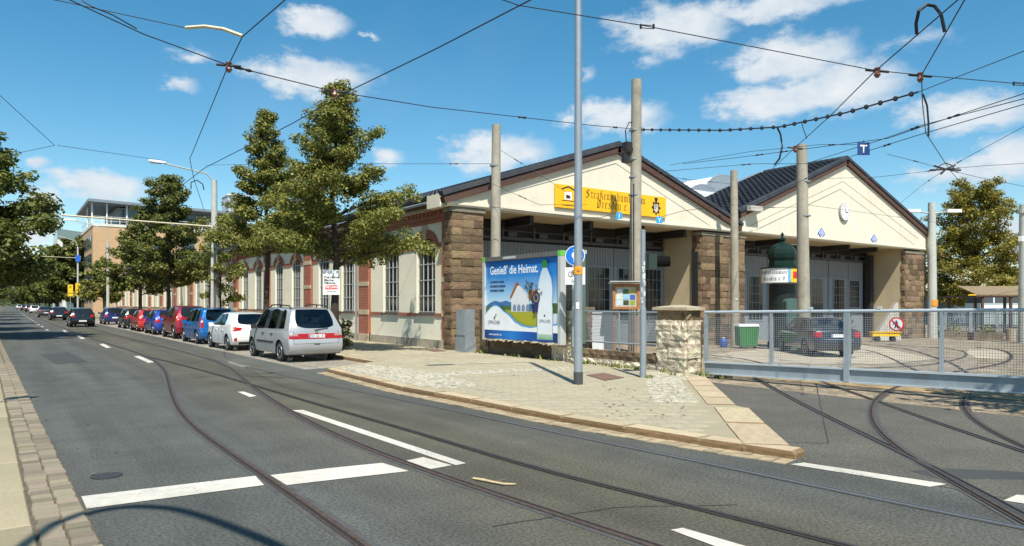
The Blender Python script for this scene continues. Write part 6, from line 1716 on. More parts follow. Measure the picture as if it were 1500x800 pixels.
def make_car(name, cat, label, pos, heading, sp, pm_, group):
    """pos is the ground point below the rear axle; heading 0 looks along +Y"""
    L, Wd, H = sp['L'], sp['W'], sp['H']; r = sp.get('r', .31); ro = sp['ro']; wb = sp['wb']
    see = sp.get('see', False); GM = M_cglass if see else M_cglassd
    root = empty(name, pos, label, cat, group, rz=heading)
    zb, zm = sp.get('zb', .22), sp.get('zm', .52)
    hw = Wd / 2
    ST = sp['st'](sp)
    bm = bmesh.new(); cr = bm.edges.layers.float.new('crease_edge')
    tags = ['body', 'windscreen', 'rear_window', 'door', 'rear_door', 'side_window', 'rear_side_window', 'quarter_window', 'bumper', 'tailgate', 'bonnet', 'pillar']
    tid = {k: i for i, k in enumerate(tags)}
    rows = []
    for s in ST:
        yl_, yb_, yr_, zl, zbelt, zr, ws, wr = s[:8]
        ym = (yl_ + yb_) / 2
        P_ = [(0, yl_, zb), (hw * .80 * ws, yl_, zb), (hw * .95 * ws, yl_, zb + .02), (hw * 1.0 * ws, yl_ if len(s) < 12 else s[11], zm), (hw * 1.0 * ws, ym, zl), (hw * .965 * ws, yb_, zbelt),
              (hw * wr, yr_, zr), (hw * wr * .80, yr_, zr + (.035 if zr > H - .3 else .03)), (0, yr_, zr + (.045 if zr > H - .3 else .045))]
        rt_ = [bm.verts.new(((p[0]), p[1] - ro, p[2])) for p in P_]
        lf_ = [rt_[0]] + [bm.verts.new((-p[0], p[1] - ro, p[2])) for p in P_[1:8]] + [rt_[8]]
        rows.append((rt_, lf_))
    def quad(a, b, c, d, tg, sharp=()):
        f = bm.faces.new((a, b, c, d)); f.material_index = tid[tg]; f.smooth = True; return f
    for i in range(len(ST) - 1):
        top, side = ST[i][8], ST[i][9]
        low = ST[i][10]
        for (A_, B_, flip) in ((rows[i][0], rows[i + 1][0], False), (rows[i][1], rows[i + 1][1], True)):
            for j in range(8):
                tg = 'body'
                if j in (2, 3, 4): tg = low if (j > 2 or low == 'bumper' and j <= 2) else 'body'
                if j == 3 and low == 'bumper': tg = 'body'
                if j == 4 and low == 'bumper': tg = 'body'
                if j == 5: tg = side
                if j in (6, 7): tg = top
                q = (A_[j], B_[j], B_[j + 1], A_[j + 1])
                if flip: q = q[::-1]
                quad(*q, tg)
    # caps
    def cap(row, y_mid, tgs, rear):
        rt_, lf_ = row
        e = {2: (rt_[2], lf_[2]), 3: (rt_[3], lf_[3]), 4: (rt_[4], lf_[4]), 5: (rt_[5], lf_[5]), 6: (rt_[6], lf_[6])}
        cR, cL, c0 = {2: rt_[1], 6: rt_[7]}, {2: lf_[1], 6: lf_[7]}, {2: rt_[0], 6: rt_[8]}
        for k in (3, 4, 5):
            v = e[k][0].co; off = y_mid[k]
            cR[k] = bm.verts.new((v.x * .85, v.y + off * .8, v.z)); cL[k] = bm.verts.new((-v.x * .85, v.y + off * .85, v.z)); c0[k] = bm.verts.new((0, v.y + off, v.z))
        for k in (2, 3, 4, 5):
            for (a, b, tcol) in ((e, cR, 'o'), (cR, c0, 'i'), (c0, cL, 'i'), (cL, e, 'o')):
                ga = lambda d_, kk, sd_: d_[kk][sd_] if d_ is e else d_[kk]
                sd_ = 0 if (a is e) else 1
                q = (ga(a, k, sd_), ga(a, k + 1, sd_), ga(b, k + 1, sd_), ga(b, k, sd_))
                if not rear: q = q[::-1]
                tg = tgs[k] if tcol == 'i' else tgs.get((k, 'o'), 'body')
                quad(*q, tg)
    cap(rows[0], {3: -.07, 4: -.05, 5: -.05}, {2: 'bumper', (2, 'o'): 'bumper', 3: 'tailgate', 4: 'tailgate', 5: 'rear_window' if sp['type'] != 'sedan' else 'tailgate', (5, 'o'): 'body'}, True)
    cap(rows[-1], {3: .10, 4: .10, 5: .08}, {2: 'bumper', (2, 'o'): 'bumper', 3: 'bumper', (3, 'o'): 'body', 4: 'body', 5: 'bonnet'}, False)
    bm.normal_update()
    bmesh.ops.recalc_face_normals(bm, faces=bm.faces[:])
    for ed in bm.edges:
        m_ = {f.material_index for f in ed.link_faces}
        g_ = {tid[k] for k in ('windscreen', 'rear_window', 'side_window', 'rear_side_window', 'quarter_window')}
        if len(m_) > 1 and (m_ & g_) and tid['pillar'] not in m_: ed[cr] = .82
    for i, (rt_, lf_) in enumerate(rows):
        if i + 1 < len(rows):
            for side in (0, 1):
                for j, c_ in ((5, .45), (2, .5), (6, .25)):
                    ed = bm.edges.get((rows[i][side][j], rows[i + 1][side][j]))
                    if ed: ed[cr] = max(ed[cr], c_)
    for vs_ in (rows[0], ):
        for a_, b_ in ((0, 6), (1, 6)):
            pass
        for a_, b_ in ((rows[0][0][6], rows[0][0][7]), (rows[0][0][7], rows[0][0][8]), (rows[0][1][6], rows[0][1][7]), (rows[0][1][7], rows[0][0][8])):
            ed = bm.edges.get((a_, b_))
            if ed: ed[cr] = .55
        for side in (0, 1):
            for j in range(2, 6):
                ed = bm.edges.get((vs_[side][j], vs_[side][j + 1]))
                if ed: ed[cr] = max(ed[cr], sp.get('tail_crease', .5))
    me = bpy.data.meshes.new('body'); bm.to_mesh(me); bm.free()
    tmp = bpy.data.objects.new('body', me); COL.objects.link(tmp)
    md = tmp.modifiers.new('s', 'SUBSURF'); md.levels = 3 if see else 2; md.render_levels = md.levels
    bpy.context.view_layer.update()
    me2 = bpy.data.meshes.new_from_object(tmp.evaluated_get(bpy.context.evaluated_depsgraph_get()))
    bpy.data.objects.remove(tmp); bpy.data.meshes.remove(me)
    bm = bmesh.new(); bm.from_mesh(me2); bpy.data.meshes.remove(me2)
    bvh = BVHTree.FromBMesh(bm)
    Ra = r + .055
    wy = (0.0, wb); wz = r
    dead = [f for f in bm.faces for y0 in wy if abs(f.calc_center_median().x) > hw - .34 and math.hypot(f.calc_center_median().y - y0, f.calc_center_median().z - wz) < Ra]
    dead = list(set(dead))
    bmesh.ops.delete(bm, geom=dead, context='FACES')
    for v in bm.verts:
        if any(len(e_.link_faces) == 1 for e_ in v.link_edges) and abs(v.co.x) > hw - .4:
            for y0 in wy:
                d_ = math.hypot(v.co.y - y0, v.co.z - wz)
                if d_ < Ra * 1.4 and d_ > 1e-4:
                    k_ = Ra / d_; v.co.y = y0 + (v.co.y - y0) * k_; v.co.z = wz + (v.co.z - wz) * k_
    bm.faces.ensure_lookup_table()
    groups = {}
    for f in bm.faces:
        t_ = tags[f.material_index]
        sd_ = 0
        if t_ in ('door', 'rear_door', 'side_window', 'rear_side_window', 'quarter_window', 'pillar'): sd_ = 1 if f.calc_center_median().x > 0 else -1
        if t_ == 'bumper': sd_ = 1 if f.calc_center_median().y > L / 2 - ro else -1
        groups.setdefault((t_, sd_), []).append(f)
    for (t_, sd_), fs in groups.items():
        vi = {}; vs = []; ff = []
        for f in fs:
            q = []
            for v in f.verts:
                if v not in vi: vi[v] = len(vs); vs.append(tuple(v.co))
                q.append(vi[v])
            ff.append(q)
        m2 = bpy.data.meshes.new(t_); m2.from_pydata(vs, [], ff)
        mm = GM if 'window' in t_ or t_ == 'windscreen' else M_plast if t_ == 'pillar' else (sp.get('bumper_mat') or pm_) if t_ == 'bumper' else pm_
        m2.materials.append(mm); m2.polygons.foreach_set('use_smooth', [True] * len(ff)); m2.update()
        o = bpy.data.objects.new(t_, m2); COL.objects.link(o); o.parent = root
    bm.free()
    # fittings projected on the body skin
    def hit(a, z, way):
        if way == 'rear': o_, d_ = Vector((a, -3, z)), Vector((0, 1, 0))
        elif way == 'left': o_, d_ = Vector((-3, a, z)), Vector((1, 0, 0))
        elif way == 'front': o_, d_ = Vector((a, 9, z)), Vector((0, -1, 0))
        else: o_, d_ = Vector((3, a, z)), Vector((-1, 0, 0))
        h_ = bvh.ray_cast(o_, d_)
        if way == 'rear':
            k_ = 0
            while h_[0] is None and k_ < 12: o_.x *= .975; k_ += 1; h_ = bvh.ray_cast(o_, d_)
        return h_[0], d_
    def decal(nm, shapes, m, lift=.012, parent=root, n=3):
        mb = MB()
        for (way, poly_) in shapes:
            c = (sum(p[0] for p in poly_) / len(poly_), sum(p[1] for p in poly_) / len(poly_))
            ring0 = []
            for p, q in zip(poly_, poly_[1:] + poly_[:1]):
                for k in range(n): ring0.append((p[0] + (q[0] - p[0]) * k / n, p[1] + (q[1] - p[1]) * k / n))
            rings = [[(c[0] + (x - c[0]) * s_, c[1] + (z - c[1]) * s_) for x, z in ring0] for s_ in (1, .66, .33)] + [[c]]
            pts = []; ok = True
            for ri, rg in enumerate(rings):
                row = []
                for (a, z) in rg:
                    h_, d_ = hit(a, z, way)
                    if h_ is None: ok = False; break
                    row.append(tuple(h_ - d_ * (lift if ri else lift * .6)))
                if not ok: break
                pts.append(row)
            if not ok: continue
            N = len(ring0); o_ = len(mb.v); flat = [p for rg in pts for p in rg]
            skirt = []
            for (a, z) in ring0:
                h_, d_ = hit(a, z, way); skirt.append(tuple(h_ + d_ * .02))
            fs = []
            for i in range(2):
                for k in range(N): fs.append((i * N + k, i * N + (k + 1) % N, (i + 1) * N + (k + 1) % N, (i + 1) * N + k))
            for k in range(N): fs.append((2 * N + k, 2 * N + (k + 1) % N, 3 * N))
            b_ = 3 * N + 1
            for k in range(N): fs.append((k, b_ + k, b_ + (k + 1) % N, (k + 1) % N))
            mb.add(flat + skirt, fs)
        if mb.v: return mb.build(nm, m, parent, smooth=True)
    for q_ in sp['decals'](sp): decal(*q_)
    if sp['type'] == 'hatch':
        z0_, z1_, xx = sp.get('zm', .52) + .02, sp['belt'] - .03, hw * .80
        decal('tailgate_seam', [('rear', box2(-xx, xx, z0_, z0_ + .012))] + [('rear', box2(s_ * xx - .006, s_ * xx + .006, z0_, z1_)) for s_ in (-1, 1)], M_plast, .004)
        ys_ = [sp['yB'] + .03 - ro, sp['yCp'] + .12 - ro, sp['yA'] + .40 - ro]
        decal('door_seam', [(w_, box2(y_ - .006, y_ + .006, .34, sp['belt'] - .06)) for w_ in ('left', 'right') for y_ in ys_], M_plast, .004)
    # wheels
    tm, bmh, rm = wheel_meshes(r, sp.get('spokes', 7), sp.get('wheel', 'cap'))
    for y0 in wy:
        for sd_ in (-1, 1):
            w = bpy.data.objects.new('wheel', None); COL.objects.link(w); w.parent = root; w.empty_display_size = .1
            w.location = (sd_ * (hw - .12), y0, r)
            if sd_ < 0: w.rotation_euler = (0, 0, math.pi)
            for me_ in (tm, bmh, rm):
                o = bpy.data.objects.new(me_.name.split('.')[0], me_); COL.objects.link(o); o.parent = w
    for y0 in wy:
        for sd_ in (-1, 1):
            n = 14; mb = MB()
            for k in range(n):
                ts_ = math.asin(max(-1, (zb - r) / Ra)); t0, t1 = ts_ + (math.pi - 2 * ts_) * k / n, ts_ + (math.pi - 2 * ts_) * (k + 1) / n
                a = [(y0 + Ra * math.cos(t), r + Ra * math.sin(t)) for t in (t0, t1)]
                mb.add([(sd_ * (hw - .015), a[0][0], a[0][1]), (sd_ * (hw - .015), a[1][0], a[1][1]), (sd_ * (hw - .42), a[1][0], a[1][1]), (sd_ * (hw - .42), a[0][0], a[0][1])], [(0, 1, 2, 3)])
            mb.add([(sd_ * (hw - .42), y0 + Ra * math.cos(t), r + Ra * math.sin(t)) for t in [ts_ + (math.pi - 2 * ts_) * k / 15 for k in range(16)]], [tuple(range(16))])
            mb.build('wheel_well', M_well, root)
    # mirrors and handles
    ym = sp['mirror'][0]; zmi = sp['mirror'][1]
    for sd_ in (-1, 1):
        mb = MB(); mb.prism([(sd_ * (hw * .93), ym, zmi), (sd_ * (hw + .17), ym - .03, zmi - .02), (sd_ * (hw + .19), ym - .02, zmi + .13), (sd_ * (hw + .02), ym, zmi + .14)], (0, .09, 0)); mb.build('mirror', sp.get('mirror_mat') or pm_, root)
    for yh in sp['handles']:
        for way in ('left', 'right'):
            h_, d_ = hit(yh, sp['zh'], way)
            if h_ is None: continue
            mb = MB(); c = h_ - d_ * .012; mb.box((c.x - .018, c.y - .09, c.z - .018), (c.x + .018, c.y + .09, c.z + .018)); mb.build('door_handle', sp.get('handle_mat') or pm_, root)
    # number plate
    zp = sp['plate_z']; h_, d_ = hit(0, zp, 'rear')
    if h_ is not None:
        y = h_.y - .022
        mb = MB(); mb.box((-.26, y, zp - .055), (.26, y + .03, zp + .055)); pl_ = mb.build('number_plate', M_plate, root)
        if see:
            mb = MB(); mb.box((-.255, y - .002, zp - .05), (-.215, y - .0005, zp + .05)); mb.build('plate_band', M_euro, pl_)
            vs, fs = text_mesh(sp['plate'], .105, .001, .86) if 'plate' in sp else ([], [])
            tb = MB() if vs else None
            if tb: tb.add([(v[0] + .02, y - .003, zp + v[1]) for v in vs], [f_ for f_ in fs]); tb.build('plate_text', M_black, pl_)
    if see:
        for (x, y, w) in sp['seats']:
            mb = MB(); mb.box((x - w / 2, y, .45), (x + w / 2, y + .5, .62)); mb.prism([(x - w / 2, y + .05, .6), (x + w / 2, y + .05, .6), (x + w * .4, y - .12, 1.16), (x - w * .4, y - .12, 1.16)], (0, .12, 0))
            for hx in ((0,) if w < .8 else (-.38, .38)): mb.prism([(x + hx - .13, y - .13, 1.2), (x + hx + .13, y - .13, 1.2), (x + hx + .11, y - .16, 1.37), (x + hx - .11, y - .16, 1.37)], (0, .09, 0))
            mb.build('seat', M_seat, root)
        mb = MB(); mb.box((-hw * .8, sp['dash'], .6), (hw * .8, sp['dash'] + .45, .98)); mb.build('dashboard', M_seat, root)
        mb = MB(); mb.box((-hw * .84, -ro + .35, .40), (hw * .84, sp['dash'] + .4, .44)); mb.build('cabin_floor', M_seat, root)
    for (nm, mb, m) in sp.get('extra', lambda s_, h_: [])(sp, hit): mb.build(nm, m, root)
    return root
# body plans: stations from tail to nose -> (y low, y belt, y roof, z light, z belt, z roof, width, roof width, top tag, side tag, low tag[, y mid])
def st_hatch(s):
    L, H, zb_ = s['L'], s['H'], s['belt']
    tb, tr = s['tb'], s['tr']                      # set back of belt and roof edge at the tail
    yA, yC = s['yA'], s['yC']; wr = s.get('wr', .74); hz = s['hood']; zl = s.get('zl', .76)
    b1, b2 = s['yB'], s['yB'] + .07
    c1 = s['yCp']
    return [(.06, tb, tr, zl, zb_ + .03, H - .075, .97, wr * .96, 'body', 'body', 'body', 0.0),
            (.42, .42 + tb * .6, tr + s.get('dp', .34), zl, zb_ + .02, H - .05, 1.0, wr, 'body', 'quarter_window' if s.get('quarter') else 'body', 'body'),
            (c1 - .06, c1 - .10 + tb * .3, max(c1 - .05, tr + s.get('dp', .34) + .28), zl, zb_ + .005, H - .025, 1.0, wr, 'body', 'pillar' if s.get('quarter') else 'body', 'body'),
            (c1 + .02, c1 - .02 + tb * .3, max(c1 + .03, tr + s.get('dp', .34) + .36), zl, zb_, H - .02, 1.0, wr, 'body', 'rear_side_window', 'rear_door'),
            (b1, b1, b1 - .04, zl - .01, zb_ - .015, H - .01, 1.0, wr, 'body', 'pillar', 'rear_door'),
            (b2, b2, b2 - .04, zl - .01, zb_ - .018, H - .01, 1.0, wr, 'body', 'side_window', 'door'),
            (yA + .35, yA + .45, yA, zl - .02, zb_ - .035, H - .05, 1.0, wr * .97, 'windscreen', 'body', 'door'),
            (yC - .12, yC, yC + .05, zl - .03, zb_ - .06, hz + .05, 1.0, .80, 'bonnet', 'body', 'body'),
            (L - .55, L - .50, L - .52, zl - .10, hz - .08, hz - .03, .98, .72, 'bonnet', 'body', 'body'),
            (L - .14, L - .18, L - .22, .56, hz - .22, hz - .17, .86, .62, 'bonnet', 'body', 'body')]
def st_sedan(s):
    L, H, zb_ = s['L'], s['H'], s['belt']; wr = s.get('wr', .70); hz = s['hood']; zl = .74; yA, yC = s['yA'], s['yC']; b1, b2 = s['yB'], s['yB'] + .07
    dk = s['deck']
    return [(.06, .06, .12, zl, dk - .06, dk - .01, .95, .72, 'body', 'body', 'body', 0.0),
            (.40, .40, .52, zl, dk - .03, dk + .01, 1.0, .74, 'rear_window', 'body', 'body'),
            (.95, 1.0, 1.28, zl, zb_ + .01, H - .07, 1.0, wr * .97, 'body', 'body', 'body'),
            (1.25, 1.38, 1.45, zl, zb_, H - .03, 1.0, wr, 'body', 'rear_side_window', 'rear_door'),
            (b1, b1, b1 - .04, zl, zb_ - .015, H - .01, 1.0, wr, 'body', 'pillar', 'rear_door'),
            (b2, b2, b2 - .04, zl, zb_ - .018, H - .01, 1.0, wr, 'body', 'side_window', 'door'),
            (yA + .35, yA + .45, yA, zl, zb_ - .035, H - .05, 1.0, wr * .97, 'windscreen', 'body', 'door'),
            (yC - .12, yC, yC + .05, zl, zb_ - .06, hz + .05, 1.0, .78, 'bonnet', 'body', 'body'),
            (L - .55, L - .50, L - .52, zl - .1, hz - .08, hz - .03, .98, .72, 'bonnet', 'body', 'body'),
            (L - .14, L - .18, L - .22, .54, hz - .22, hz - .17, .86, .62, 'bonnet', 'body', 'body')]
def box2(x0, x1, z0, z1): return [(x0, z0), (x1, z0), (x1, z1), (x0, z1)]
def mir(p): return [(-x, z) for x, z in p][::-1]
def lamps(inner, outer, z0, z1, side_y=None, m=M_lred, name='tail_light'):
    def f(s):
        hw = s['W'] / 2; R_ = []
        for sg in (1, -1):
            q = box2(hw * inner, hw * outer, z0, z1)
            sh = [('rear', q if sg > 0 else mir(q))]
            if side_y: sh.append(('right' if sg > 0 else 'left', box2(side_y[0] - s['ro'], side_y[1] - s['ro'], z0, z1)))
            R_.append((name, sh, m))
        return R_
    return f
base = dict(type='hatch', st=st_hatch, r=.31, ro=.78, wb=2.55, W=1.74, L=4.05, H=1.46, belt=.94, tb=.10, tr=.42, yA=2.55, yC=3.02, yB=1.86, yCp=.98, hood=.93, plate_z=.62, mirror=(1.95, .93), handles=(.62, 1.55), zh=.80)
# -- silver people carrier
def mpv_decals(s):
    hw = s['W'] / 2; d = []
    d.append(('light_band', [('rear', box2(-hw * .62, hw * .62, .735, .90))], M_lred))
    for sg in (1, -1):
        q = box2(hw * .625, hw * .955, .735, .90)
        d.append(('tail_light', [('rear', q if sg > 0 else mir(q)), ('right' if sg > 0 else 'left', box2(.03 - s['ro'], .24 - s['ro'], .735, .90))], M_lred))
        q = box2(hw * .66, hw * .94, .822, .892)
        d.append(('lamp_lens', [('rear', [(x, z) for x, z in (q if sg > 0 else mir(q))])], M_lredg, .022))
    d.append(('latch', [('rear', box2(-.09, .09, .555, .59))], M_plast))
    for sg in ('left', 'right'): d.append(('side_strip', [(sg, box2(.55, 2.25, .565, .625))], M_plast))
    return d
def lens_lift(f): return f
def mpv_extra(s, hit):
    R_ = []
    for sg in (-1, 1):
        mb = MB(); x = sg * .60; mb.tube([(x, -.25, 1.66), (x, -.1, 1.765), (x, .9, 1.80), (x, 1.6, 1.785), (x, 1.75, 1.70)], .022, 6); mb.tube([(x, .7, 1.68), (x, .7, 1.79)], .02, 5); R_.append(('roof_rail', mb, M_plast))
    h_, d_ = hit(0, 1.02, 'rear')
    mb = MB(); mb.tube([(.0, h_.y - .02, 1.02), (.38, h_.y + .0, 1.06)], .012, 5); mb.box((-.06, h_.y - .03, .985), (.06, h_.y, 1.02)); R_.append(('wiper', mb, M_plast))
    mb = MB(); mb.tube([(-.45, -.75, .23), (-.45, -.9, .22)], .03, 8); R_.append(('exhaust', mb, M_chrome))
    mb = MB(); Mx = Matrix.Translation((0, h_.y - .03, .955)) @ Matrix.Rotation(R(90), 4, 'X'); mb.lathe([(.045, 0), (.045, .012), (.02, .016)], 14, Mx); R_.append(('badge', mb, M_chrome))
    return R_
silver = paint('silver', (.43, .44, .44), .3, .35)
mpv = dict(base, L=4.62, W=1.81, H=1.70, belt=1.02, tb=.10, tr=.46, ro=.88, wb=2.84, yA=3.0, yC=3.72, yB=2.22, yCp=1.12, hood=1.00, zl=.78, wr=.76, r=.325, see=True, quarter=True, dp=.22, decals=mpv_decals, extra=mpv_extra,
           plate_z=.815, seats=[(-.4, 1.35, .5), (.4, 1.35, .5), (0, .35, 1.3)], dash=2.35, mirror=(2.25, 1.0), mirror_mat=M_plast, handles=(.72, 1.62), zh=.86, handle_mat=M_plast, spokes=8, zm=.56, plate='DD GA 141')
PG = 'cars parked along the kerb'
make_car('parked_car', 'car', 'silver people carrier with a full width red light band, first in the parked row', (7.90, 22.45, 0), R(1.2), mpv, silver, PG)
# -- white hatchback
def white_decals(s):
    hw = s['W'] / 2; d = []
    for sg in (1, -1):
        q = [(hw * .58, .80), (hw * .93, .76), (hw * .95, .90), (hw * .86, .94), (hw * .52, .90)]
        d.append(('tail_light', [('rear', q if sg > 0 else mir(q)), ('right' if sg > 0 else 'left', [(.05 - s['ro'], .78), (.42 - s['ro'], .90), (.36 - s['ro'], .94), (.06 - s['ro'], .90)])], M_lred))
        q = box2(hw * .78, hw * .90, .40, .52); d.append(('reflector', [('rear', q if sg > 0 else mir(q))], M_lred))
    d.append(('diffuser', [('rear', box2(-.62, .62, .26, .36))], M_plast))
    return d
white = paint('white', (.80, .80, .78), 0, .3)
def hatch_extra(s, hit):
    R_ = []
    h_, d_ = hit(0, s['belt'] + .06, 'rear')
    if h_ is not None:
        mb = MB(); mb.tube([(0, h_.y - .02, s['belt'] + .06), (.34, h_.y + .01, s['belt'] + .10)], .011, 5); R_.append(('wiper', mb, M_plast))
        Mx = Matrix.Translation((0, hit(0, s['belt'] - .05, 'rear')[0].y - .012, s['belt'] - .05)) @ Matrix.Rotation(R(90), 4, 'X'); mb = MB(); mb.lathe([(.045, 0), (.045, .012), (.02, .016)], 12, Mx); R_.append(('badge', mb, M_chrome))
    mb = MB(); mb.tube([(0, s['L'] * .14, s['H'] - .02), (0, s['L'] * .14 - .12, s['H'] + .14)], .006, 5); R_.append(('aerial', mb, M_plast))
    return R_
wh = dict(base, L=4.3, W=1.78, H=1.47, belt=.98, tb=.22, tr=.62, wb=2.65, yA=2.55, yC=3.2, yB=1.95, yCp=1.05, hood=.95, wr=.70, see=True, decals=white_decals, extra=hatch_extra, seats=[(-.38, 1.2, .5), (.38, 1.2, .5), (0, .3, 1.25)], dash=2.1, plate_z=.55, spokes=10, wheel='alloy', dp=.30)
make_car('parked_car', 'car', 'white hatchback with swept red tail lights parked ahead of the silver people carrier', (7.86, 28.9, 0), R(1), wh, white, PG)
# -- bright blue high roof hatch
def blue_decals(s):
    hw = s['W'] / 2; d = []
    for sg in (1, -1):
        q = [(hw * .80, .74), (hw * .97, .74), (hw * .95, 1.2), (hw * .84, 1.2), (hw * .78, 1.0)]
        d.append(('tail_light', [('rear', q if sg > 0 else mir(q)), ('right' if sg > 0 else 'left', [(.06 - s['ro'], .74), (.22 - s['ro'], .78), (.26 - s['ro'], 1.1), (.16 - s['ro'], 1.2)])], M_lred))
        q = box2(hw * .83, hw * .93, .98, 1.08); d.append(('lamp_lens', [('rear', q if sg > 0 else mir(q))], M_lclear, .022))
    return d
bl = dict(base, L=4.2, W=1.70, H=1.62, belt=1.02, tb=.05, tr=.20, wb=2.61, yA=2.5, yC=3.15, yB=1.9, yCp=.98, hood=.98, wr=.76, see=True, dp=.34, quarter=True, decals=blue_decals, extra=hatch_extra, seats=[(-.38, 1.2, .5), (.38, 1.2, .5), (0, .3, 1.25)], dash=2.1, plate_z=.72, spokes=6)
make_car('parked_car', 'car', 'bright blue tall estate with upright red tail lights parked between white and red cars', (7.82, 34.4, 0), R(1), bl, paint('bright_blue', (.01, .15, .46), .3, .28), PG)
# -- dark red crossover
suv = dict(base, L=4.55, W=1.84, H=1.70, belt=1.08, tb=.14, tr=.50, wb=2.7, yA=2.6, yC=3.3, yB=2.0, yCp=1.05, hood=1.06, wr=.74, r=.35, zb=.28, decals=lamps(.62, .95, .86, 1.06, (.05, .32)), extra=hatch_extra, plate_z=.80, handles=(.7, 1.6), zh=.92, mirror=(2.05, 1.08), spokes=5, wheel='alloy', zm=.6, zl=.86)
make_car('parked_car', 'car', 'dark red crossover with round glowing tail lights parked ahead of the bright blue car', (7.95, 40.2, 0), R(.5), suv, paint('dark_red', (.30, .012, .025), .25, .25), PG)
ht = dict(base, decals=lamps(.66, .95, .72, .92, (.04, .24)), extra=hatch_extra, spokes=6)
make_car('parked_car', 'car', 'royal blue small hatchback parked in front of the dark red crossover', (7.85, 46.2, 0), R(.5), dict(ht, H=1.44), paint('royal_blue', (.02, .06, .38), .2, .28), PG)
make_car('parked_car', 'car', 'scarlet red compact hatchback parked between royal blue and black cars', (7.8, 52, 0), R(.5), dict(ht, H=1.42, L=4.2, wb=2.6), paint('scarlet', (.52, .02, .015), 0, .3), PG)
make_car('parked_car', 'car', 'black estate parked next to the scarlet compact on the kerb side', (7.8, 58.6, 0), R(.5), dict(ht, L=4.5, wb=2.66, tr=.32, H=1.46, quarter=True, dp=.2), paint('black', (.012, .012, .013), 0, .22), PG)
make_car('parked_car', 'car', 'navy blue hatchback at the far end of the parked row by the tram stop', (7.75, 71, 0), R(.5), dict(ht, H=1.48), paint('navy', (.015, .03, .15), .2, .25), PG)
TG = 'cars driving away along the street'
gd = lambda s: lamps(.58, .96, .78, .96, (.04, .26))(s)
make_car('driving_car', 'car', 'black hatchback driving in the lane, largest of the queue', (4.88, 65.4, 0), R(.4), dict(ht, W=1.76, H=1.49, L=4.2, decals=gd, plate_z=.48), paint('deep_black', (.010, .011, .012), 0, .2), TG)
make_car('driving_car', 'car', 'second black hatchback ahead in the lane with round badge and dark roof', (4.75, 93, 0), R(.4), dict(ht, W=1.76, H=1.47, decals=gd, plate_z=.5), paint('ink_black', (.011, .011, .013), 0, .22), TG)
make_car('driving_car', 'car', 'dark grey saloon leading the three cars in the lane', (4.35, 114, 0), R(.4), dict(base, type='sedan', st=st_sedan, L=4.5, W=1.8, wb=2.7, ro=.95, deck=1.02, yA=2.8, yC=3.45, yB=2.2, decals=lamps(.62, .95, .74, .92), extra=lambda s, h: []), paint('dark_grey', (.07, .07, .075), .4, .3), TG)
make_car('distant_car', 'car', 'small white car far down the street under the yellow diamond sign', (4.5, 165, 0), R(.2), dict(ht, H=1.5), paint('chalk_white', (.72, .72, .70), 0, .3), TG)
make_car('distant_car', 'car', 'tiny maroon car farther down the street behind the white one', (4.3, 196, 0), R(.2), dict(ht, H=1.5), paint('maroon', (.10, .02, .02), 0, .3), TG)
make_car('distant_car', 'car', 'tiny charcoal car near the vanishing end of the street', (4.0, 232, 0), R(.2), dict(ht, H=1.5), paint('charcoal', (.03, .03, .035), 0, .3), TG)
make_car('distant_car', 'car', 'tiny pale car at the very end of the street', (3.6, 285, 0), R(.2), dict(ht, H=1.5), paint('pale_grey', (.45, .45, .45), 0, .3), TG)
# -- saloon parked in the yard behind the gate
sed = dict(base, type='sedan', st=st_sedan, L=4.55, W=1.78, H=1.45, wb=2.66, ro=1.0, deck=1.02, yA=2.85, yC=3.5, yB=2.25, belt=.93, decals=lamps(.66, .96, .74, .94, (.04, .26)), see=True, seats=[(-.38, 1.2, .5), (.38, 1.2, .5), (0, .4, 1.25)], dash=2.1,
           extra=lambda s, h: [('trim_strip', (lambda mb: (mb.tube([(-.5, h(0, .68, 'rear')[0].y - .01, .66), (.5, h(0, .68, 'rear')[0].y - .01, .66)], .014, 6), mb)[1])(MB()), M_chrome)], plate_z=.80, spokes=6, mirror=(1.9, .92))
pc_ = at_ground(1222, 524)
make_car('parked_car', 'car', 'dark navy saloon parked in the yard behind the gate mesh', (pc_.x + .75, pc_.y + .7, gz(pc_.x)), -(math.pi / 2 - R(52)), sed, paint('night_blue', (.026, .030, .042), .35, .28), None)
# ================================================================ TREES
def leaf_mat(name, c_dark, c_light, c_warm):
    m = bpy.data.materials.new(name); m.use_nodes = True; t = m.node_tree; L = t.links.new
    b = t.nodes['Principled BSDF']; b.inputs['Roughness'].default_value = .5; b.inputs['Specular IOR Level'].default_value = .35
    g = t.nodes.new('ShaderNodeNewGeometry'); r = t.nodes.new('ShaderNodeValToRGB')
    r.color_ramp.elements[0].color = (*c_dark, 1); r.color_ramp.elements[1].color = (*c_warm, 1)
    e = r.color_ramp.elements.new(.55); e.color = (*c_light, 1)
    L(g.outputs['Random Per Island'], r.inputs[0])
    tl = t.nodes.new('ShaderNodeBsdfTranslucent'); mx_ = t.nodes.new('ShaderNodeMixShader'); mx_.inputs[0].default_value = .34
    L(r.outputs[0], b.inputs['Base Color']); L(r.outputs[0], tl.inputs[0])
    o = next(n for n in t.nodes if n.type == 'OUTPUT_MATERIAL')
    L(b.outputs[0], mx_.inputs[1]); L(tl.outputs[0], mx_.inputs[2]); L(mx_.outputs[0], o.inputs[0])
    return m
M_leaf = leaf_mat('linden_leaf', (.085, .108, .020), (.195, .215, .042), (.42, .38, .10))
M_leafd = leaf_mat('dark_street_leaf', (.062, .088, .019), (.135, .16, .034), (.29, .28, .07))
M_leafy = leaf_mat('golden_linden_leaf', (.12, .115, .018), (.25, .225, .034), (.42, .34, .07))
M_bark = mat('dark_bark', (.055, .042, .032), rough=.95, var=.3, scale=7, bump=.6, bscale=18)
